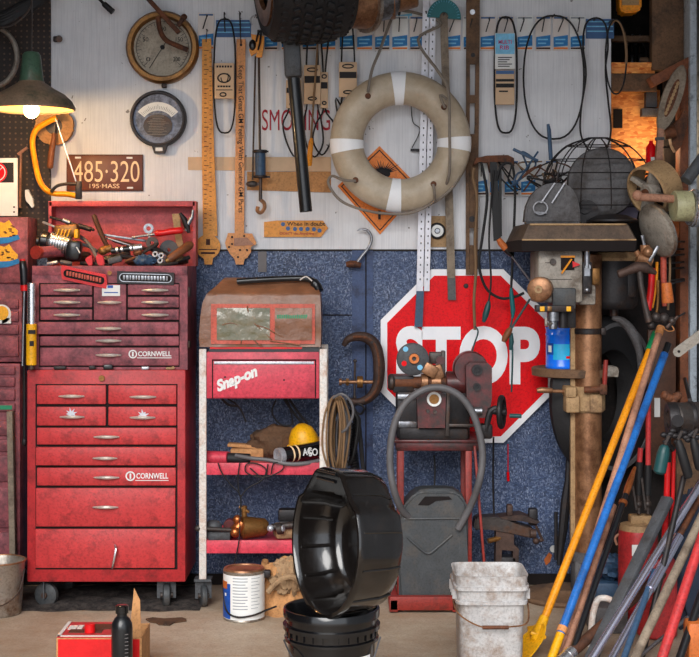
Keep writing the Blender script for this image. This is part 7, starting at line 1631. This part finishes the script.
# ================================================================== HAND TOOLS HEAPED IN THE OPEN CHEST
rim = P(0, 265.8, HYc).z
G = 'hand tools heaped in the open red chest'
def tl(nm, label, cat, at): return thing(nm, label, cat, at, G)
t = tl('electric_drill', 'chrome and yellow power drill with black round end in the chest heap', 'drill', P(62, 260, 6.08)); Y = 6.08
b = B(); b.cyl(P(49, 241, Y), P(71, 246, Y), S(Y, 10), 28, bev=.2); bd = obj('motor_case', b, 'chrome', t)
b = B()
for q in range(7): b.lathe([(S(Y, 10), 0), (S(Y, 10.5), .002), (S(Y, 10.5), .005), (S(Y, 10), .007)], P(51 + q * 2.6, 241.5 + q * .6, Y), P(71, 246, Y) - P(49, 241, Y), 28, closed=True)
obj('cooling_fin', b, 'steel', bd)
b = B(); b.cyl(P(40, 240, Y), P(50, 241.5, Y), S(Y, 9.5), 28, bev=.25); b.cyl(P(37, 241, Y), P(41, 241, Y), S(Y, 5), 18); obj('black_end', b, 'black_plastic', t)
b = B(); b.box(P(67, 231, Y + .01), (S(Y, 24), .06, S(Y, 13)), (0, -.08, 0), .012); hs = obj('upper_housing', b, 'brass', t)
b = B()
for q in range(4): b.box(P(58 + q * 3.6, 233, Y - .021), (.006, .01, .036), (0, .35, 0), .002)
b.box(P(77, 234, Y - .015), (.018, .05, .04), None, .006); obj('yellow_vent', b, 'yellow', hs)
t = tl('round_bar', 'dusty red roller with round end facing out beside the drill', 'roller', P(45, 262, 6.0)); b = B(); b.cyl(P(35.5, 252.5, 5.985), P(66, 251, 6.1), S(6, 5.8), 24, bev=.2); obj('body', b, 'red_dusty', t)
b = B(); b.lathe([(0, 0), (S(6, 6.8), 0), (S(6, 6.8), .018), (0, .018)], P(35.5, 252.5, 5.975), (.5, 1, 0), 26); obj('end_cap', b, 'red_post', t)
t = tl('plastic_box', 'black square plastic box beside the drill in the chest heap', 'cap', P(74, 262, 6.0)); b = B(); b.box(P(74, 250.5, 6.02), (S(6, 15), .06, S(6, 20)), (0, .12, 0), .016); obj('cap', b, 'black_plastic', t); b = B(); b.bar(P(76.5, 247, 5.988), P(80, 253, 5.988), .006, .004); obj('white_mark', b, 'white_label', t)
t = tl('claw_hammer', 'hammer with dark brown wooden handle standing up out of the chest heap', 'hammer', P(107, 258, 6.1)); b = B(); b.tube([P(93, 215, 6.12), P(94.5, 217, 6.12), P(97.5, 225, 6.11), P(103, 238, 6.09), P(108, 248, 6.08)], [.011, .015, .015, .014, .012], 12, flat=.75); obj('handle', b, 'wood_dark', t)
b = B(); b.cyl(P(101, 250.5, 6.05), P(112, 248, 6.06), S(6, 4), 16, bev=.2); b.sph(P(103, 251, 6.05), .018, (1.2, 1, 1)); obj('head', b, 'brass', t)
t = tl('ratchet', 'black and chrome ratchet bar lying right of the hammer head', 'ratchet', P(125, 254, 6.04)); b = B(); b.cyl(P(111, 251, 6.04), P(142, 247, 6.05), S(6, 3), 14); obj('bar', b, 'black_plastic', t)
b = B()
for x in (116, 121, 130): b.cyl(P(x, 250.6 - (x - 111) * .125, 6.04), P(x + 2.4, 250.3 - (x - 111) * .125, 6.04), S(6, 3.5), 14)
b.cyl(P(133, 248.2, 6.045), P(142, 247, 6.05), S(6, 3.6), 14); obj('socket', b, 'chrome', t)
t = tl('breaker_bar', 'long grey spanner bar reaching from the hammer to the red screwdriver', 'spanner', P(125, 245, 6.14)); b = B(); b.bar(P(98, 234, 6.14), P(146, 241, 6.16), .016, .01, .003); b.bar(P(106, 238, 6.13), P(135, 247, 6.12), .012, .008, .003); obj('shank', b, 'steel', t)
b = B(); b.lathe([(S(6, 2.4), 0), (S(6, 5.2), 0), (S(6, 5.2), .01), (S(6, 2.4), .01)], P(148.5, 228.5, 6.18), (0, 1, 0), 26, closed=True); b.bar(P(149, 233, 6.185), P(150, 244, 6.17), .018, .008); obj('ring_end', b, 'steel', t)
t = tl('screwdriver', 'screwdriver with bright red handle lying across the right of the chest', 'screwdriver', P(168, 238, 6.13)); b = B(); b.tube([P(155, 234.5, 6.13), P(157, 233.5, 6.13), P(163, 233, 6.13), P(172, 231.3, 6.13), P(181, 230.5, 6.13), P(183, 230.3, 6.13)], [.009, .014, .013, .0145, .0145, .009], 12); obj('handle', b, 'red_bright', t); b = B(); b.cyl(P(132, 237.5, 6.14), P(156, 234, 6.13), .0055, 10); obj('shaft', b, 'steel', t)
t = tl('putty_knife', 'olive brown flat scraper standing upright behind the red screwdriver', 'scraper', P(178, 247, 6.2)); b = B(); b.ppx([(172, 214), (179.5, 213.5), (181, 232), (184, 250), (177, 250), (174.5, 233)], 6.2, .01); obj('blade', b, 'tan_dusty', t)
t = tl('pliers', 'steel pliers standing open at the right wall of the chest lid', 'pliers', P(187, 236, 6.19)); b = B(); b.tube([P(180, 213, 6.19), P(184, 219, 6.19), P(187, 226, 6.19), P(189, 233, 6.19)], [.006, .012, .014, .007], 10); obj('grip', b, 'iron_dark', t); b = B(); b.tube([P(193, 210, 6.19), P(192, 217, 6.19), P(188, 224, 6.19), P(186, 231, 6.19)], [.005, .007, .011, .008], 10); obj('jaw', b, 'steel', t)
t = tl('file', 'file with golden brown wooden handle slanting at the right end of the chest', 'file', P(178, 262, 6.06)); b = B(); b.tube([P(166.5, 261, 6.04), P(169, 259.5, 6.04), P(178, 253, 6.06), P(189, 245.5, 6.09), P(192, 244, 6.1)], [.012, .017, .0175, .0195, .012], 14); obj('handle', b, 'wood_brown', t); b = B(); b.bar(P(166, 261.5, 6.04), P(151, 261, 6.03), .016, .007); obj('blade', b, 'iron', t); b = B(); b.cyl(P(166, 261.5, 6.04), P(170, 259, 6.042), .0165, 14); obj('ferrule', b, 'brass', t)
t = tl('abrasive_disc', 'grey round abrasive disc leaning behind the golden brown handle', 'disc', P(170, 256, 6.15)); b = B(); b.lathe([(.008, 0), (S(6.15, 10), 0), (S(6.15, 10), .004), (.008, .004)], P(169, 250, 6.15), (.2, 1, .2), 32, closed=True); obj('disc', b, 'grey_hose', t)
t = tl('blue_rag', 'blue grey crumpled rag at the front of the chest heap', 'rag', P(144, 264, 6.0)); b = B(); b.blob(P(145, 260.5, 6.0), (.042, .03, .024), .4, 3, 28, 4); obj('rag', b, 'blue_tool', t)
for i, (x, lb_) in enumerate(((88.5, 'bright red clip nearest the black square box'), (100, 'bright red clip below the hammer head'))):
    t = tl('spring_clip', lb_, 'clip', P(x, 266, 5.99)); b = B(); b.ppx([(x - 4, 260), (x - 1, 256.5), (x + 3.5, 255), (x + 4, 262), (x + 3.6, 266), (x - .5, 266), (x - 1.5, 262)] if i == 0 else [(x - 4.5, 256), (x - 1, 254), (x + 3.5, 257), (x + 4.5, 265), (x, 266), (x - 3, 264)], 5.99, .02); bmesh.ops.bevel(b.bm, geom=b.bm.edges[:], offset=.003, segments=2, affect='EDGES'); obj('clip', b, 'red_bright', t)
t = tl('whetstone', 'grey green stone lying at the front between red clip and blue rag', 'stone', P(115, 264, 6.0)); b = B(); b.box(P(115, 260, 6.01), (.06, .04, .028), (0, -.25, .1), .009); obj('stone', b, 'grey_dusty', t)
for i, (x, y, lb_) in enumerate(((155, 254, 'bright socket upper left beside the brown handle'), (161, 255.5, 'bright socket right of its pair beside the brown handle'), (160, 260.5, 'bright socket lowest of three at the front of the heap'))):
    t = tl('socket', lb_, 'socket', P(x, y + 4, 6.02)); b = B(); b.lathe([(S(6, 1.6), 0), (S(6, 3), 0), (S(6, 3), .03), (S(6, 1.6), .03)], P(x, y, 6.0), (.3, 1, -.2), 18, closed=True); obj('socket', b, 'alu', t); b = B(); b.lathe([(0, .008), (S(6, 1.7), .008), (S(6, 1.7), .012), (0, .012)], P(x, y, 6.0), (.3, 1, -.2), 12); obj('bore', b, 'slot', t)
t = tl('black_rod', 'dark rod slanting from the drill to the hammer handle', 'rod', P(80, 232, 6.17)); b = B(); b.cyl(P(50, 217, 6.18), P(94, 230, 6.14), .006, 10); b.cyl(P(78, 225.5, 6.15), P(91, 229.5, 6.14), .011, 10); obj('rod', b, 'iron_dark', t); b = B(); b.cyl(P(63, 220, 6.16), P(70, 223, 6.16), .011, 12); obj('collar', b, 'steel', t)
t = tl('thin_chisel', 'pale thin steel tool sticking out left above the drill', 'chisel', P(55, 228, 6.15)); b = B(); b.bar(P(43, 222, 6.15), P(58, 228, 6.12), .012, .008, .002); obj('blade', b, 'alu', t)
t = tl('tongs', 'grey brown curved tongs between drill and hammer handle', 'tongs', P(88, 250, 6.13)); b = B(); b.tube(spl([P(79, 236, 6.14), P(86, 241, 6.13), P(93, 250, 6.1), P(97, 258, 6.07)], 5), .008, 8); b.tube(spl([P(82, 244, 6.14), P(90, 247, 6.13), P(97, 251, 6.1)], 5), .007, 8); obj('arm', b, 'grey_hose', t)
t = tl('adjustable_spanner', 'dark adjustable spanner lying under the ratchet bar', 'spanner', P(150, 250, 6.1)); b = B(); b.bar(P(138, 256, 6.08), P(158, 243, 6.12), .022, .012, .004); b.lathe([(.008, 0), (.026, 0), (.026, .014), (.008, .014)], P(152, 243, 6.12), (0, 1, 0), 18, closed=True); obj('body', b, 'iron', t)
for i, (x0, y0, x1, y1, Y, m_, r, lb_) in enumerate(((47, 264, 58, 262, 6.0, 'alu', .011, 'pale flat steel piece at the front left of the heap'), (60, 262, 72, 264, 6.0, 'grey_dusty', .014, 'grey lump of scrap in front of the red roller'), (125, 262, 136, 258, 6.02, 'rust', .013, 'rusty bolt at the front left of the blue rag'), (134, 254, 142, 252, 6.05, 'wood_brown', .016, 'brown wooden knob above the blue rag'), (155, 266, 178, 263, 6.0, 'iron_dark', .011, 'dark bar along the front right rim of the chest'), (120, 256, 133, 258, 6.06, 'iron', .015, 'dark iron plug under the ratchet bar'), (80, 263, 112, 266, 6.03, 'iron_dark', .014, 'dark bar lying behind the red clips'), (176, 262, 190, 257, 6.1, 'iron_dark', .013, 'dark stub at the right end of the chest heap'), (150, 247, 170, 258, 6.12, 'iron_dark', .02, 'dark pipe stub under the abrasive disc'), (96, 262, 130, 254, 6.16, 'iron_dark', .024, 'thick dark pipe lying under the hammer and ratchet'), (48, 258, 90, 256, 6.17, 'wood_dark', .03, 'thick dark brown stick behind the red roller'), (128, 262, 188, 260, 6.16, 'rust_dark', .028, 'thick rusty pipe behind the bright sockets'), (112, 240, 150, 250, 6.2, 'rust_dark', .012, 'thin rusty bar along the back of the chest heap'))):
    b = B(); b.tube([P(x0, y0, Y), P(x0 + (x1 - x0) * .1, y0 + (y1 - y0) * .1, Y), P(x1 - (x1 - x0) * .1, y1 - (y1 - y0) * .1, Y), P(x1, y1, Y)], [r * .7, r, r, r * .7], 8, flat=.7)
    one(['steel_scrap', 'scrap_lump', 'bolt', 'wooden_plug', 'steel_bar', 'iron_plug', 'steel_bar', 'steel_stub', 'pipe_stub', 'dark_pipe', 'thick_stick', 'rusty_pipe', 'rusty_bar'][i], b, m_, lb_, 'tool', G)
# small bits on the ledge between chest and rolling cabinet
for i, (x, w, h_, m_, lb_) in enumerate(((60, 12, 3.5, 'iron_dark', 'row of dark bits on the ledge under the left of the red chest'), (92, 6, 4, 'iron_dark', 'small dark block left of its twin on the ledge of the rolling cabinet'), (108, 9, 5, 'black_plastic', 'black lump in the middle of the rolling cabinet ledge'), (145, 7, 3, 'alu', 'bright scrap on the right of the rolling cabinet ledge'), (170, 8, 2.5, 'tan_dusty', 'tan scrap at the far right of the rolling cabinet ledge'))):
    b = B(); Z = P(0, 370, 5.92).z; Yq = 5.932; X_ = P(x, 0, Yq).x; b.box((X_, Yq, Z + S(Yq, h_) / 2 + .001), (S(Yq, w), .022, S(Yq, h_)), (0, 0, .1), .004); b.sph((X_ + S(Yq, w * .4), Yq - .003, Z + .008), .007, n=8); one('small_part', b, m_, lb_, 'part', 'bits on the cabinet ledge')
# ================================================================== CAMERA, LIGHT, VIEW
cam = bpy.data.cameras.new('camera'); co = bpy.data.objects.new('camera', cam); COL.objects.link(co)
co.location = (0, 0, CZ); co.rotation_euler = (PI / 2, 0, 0)
cam.sensor_fit = 'HORIZONTAL'; cam.sensor_width = 36; cam.lens = 36 * F / 699
cam.shift_y = -(328.5 - HY) / 699; cam.clip_end = 60
sc.camera = co
w = bpy.data.worlds.new('overcast_sky'); sc.world = w; w.use_nodes = True
bg = w.node_tree.nodes['Background']; bg.inputs[0].default_value = (.86, .92, 1.0, 1); bg.inputs[1].default_value = 1.15
def lamp(name, kind, loc, energy, color, **k):
    l = bpy.data.lights.new(name, kind); l.energy = energy; l.color = color
    for a, v in k.items(): setattr(l, a, v)
    o = bpy.data.objects.new(name, l); COL.objects.link(o); o.location = loc; return o
s = lamp('daylight', 'SUN', (0, -4, 6), 2.1, (1, .97, .93), angle=R(40)); s.rotation_euler = (R(58), 0, R(-12))
lamp('lamp_bulb', 'POINT', LAMP, 7, (1, .66, .32), shadow_soft_size=.03)
lamp('nook_bulb', 'POINT', P(652, 148, 6.42), .9, (1, .7, .4), shadow_soft_size=.05)
sc.view_settings.view_transform = 'Standard'; sc.view_settings.look = 'None'; sc.view_settings.gamma = 1
sc.view_settings.use_curve_mapping = False; sc.view_settings.exposure = 0.75
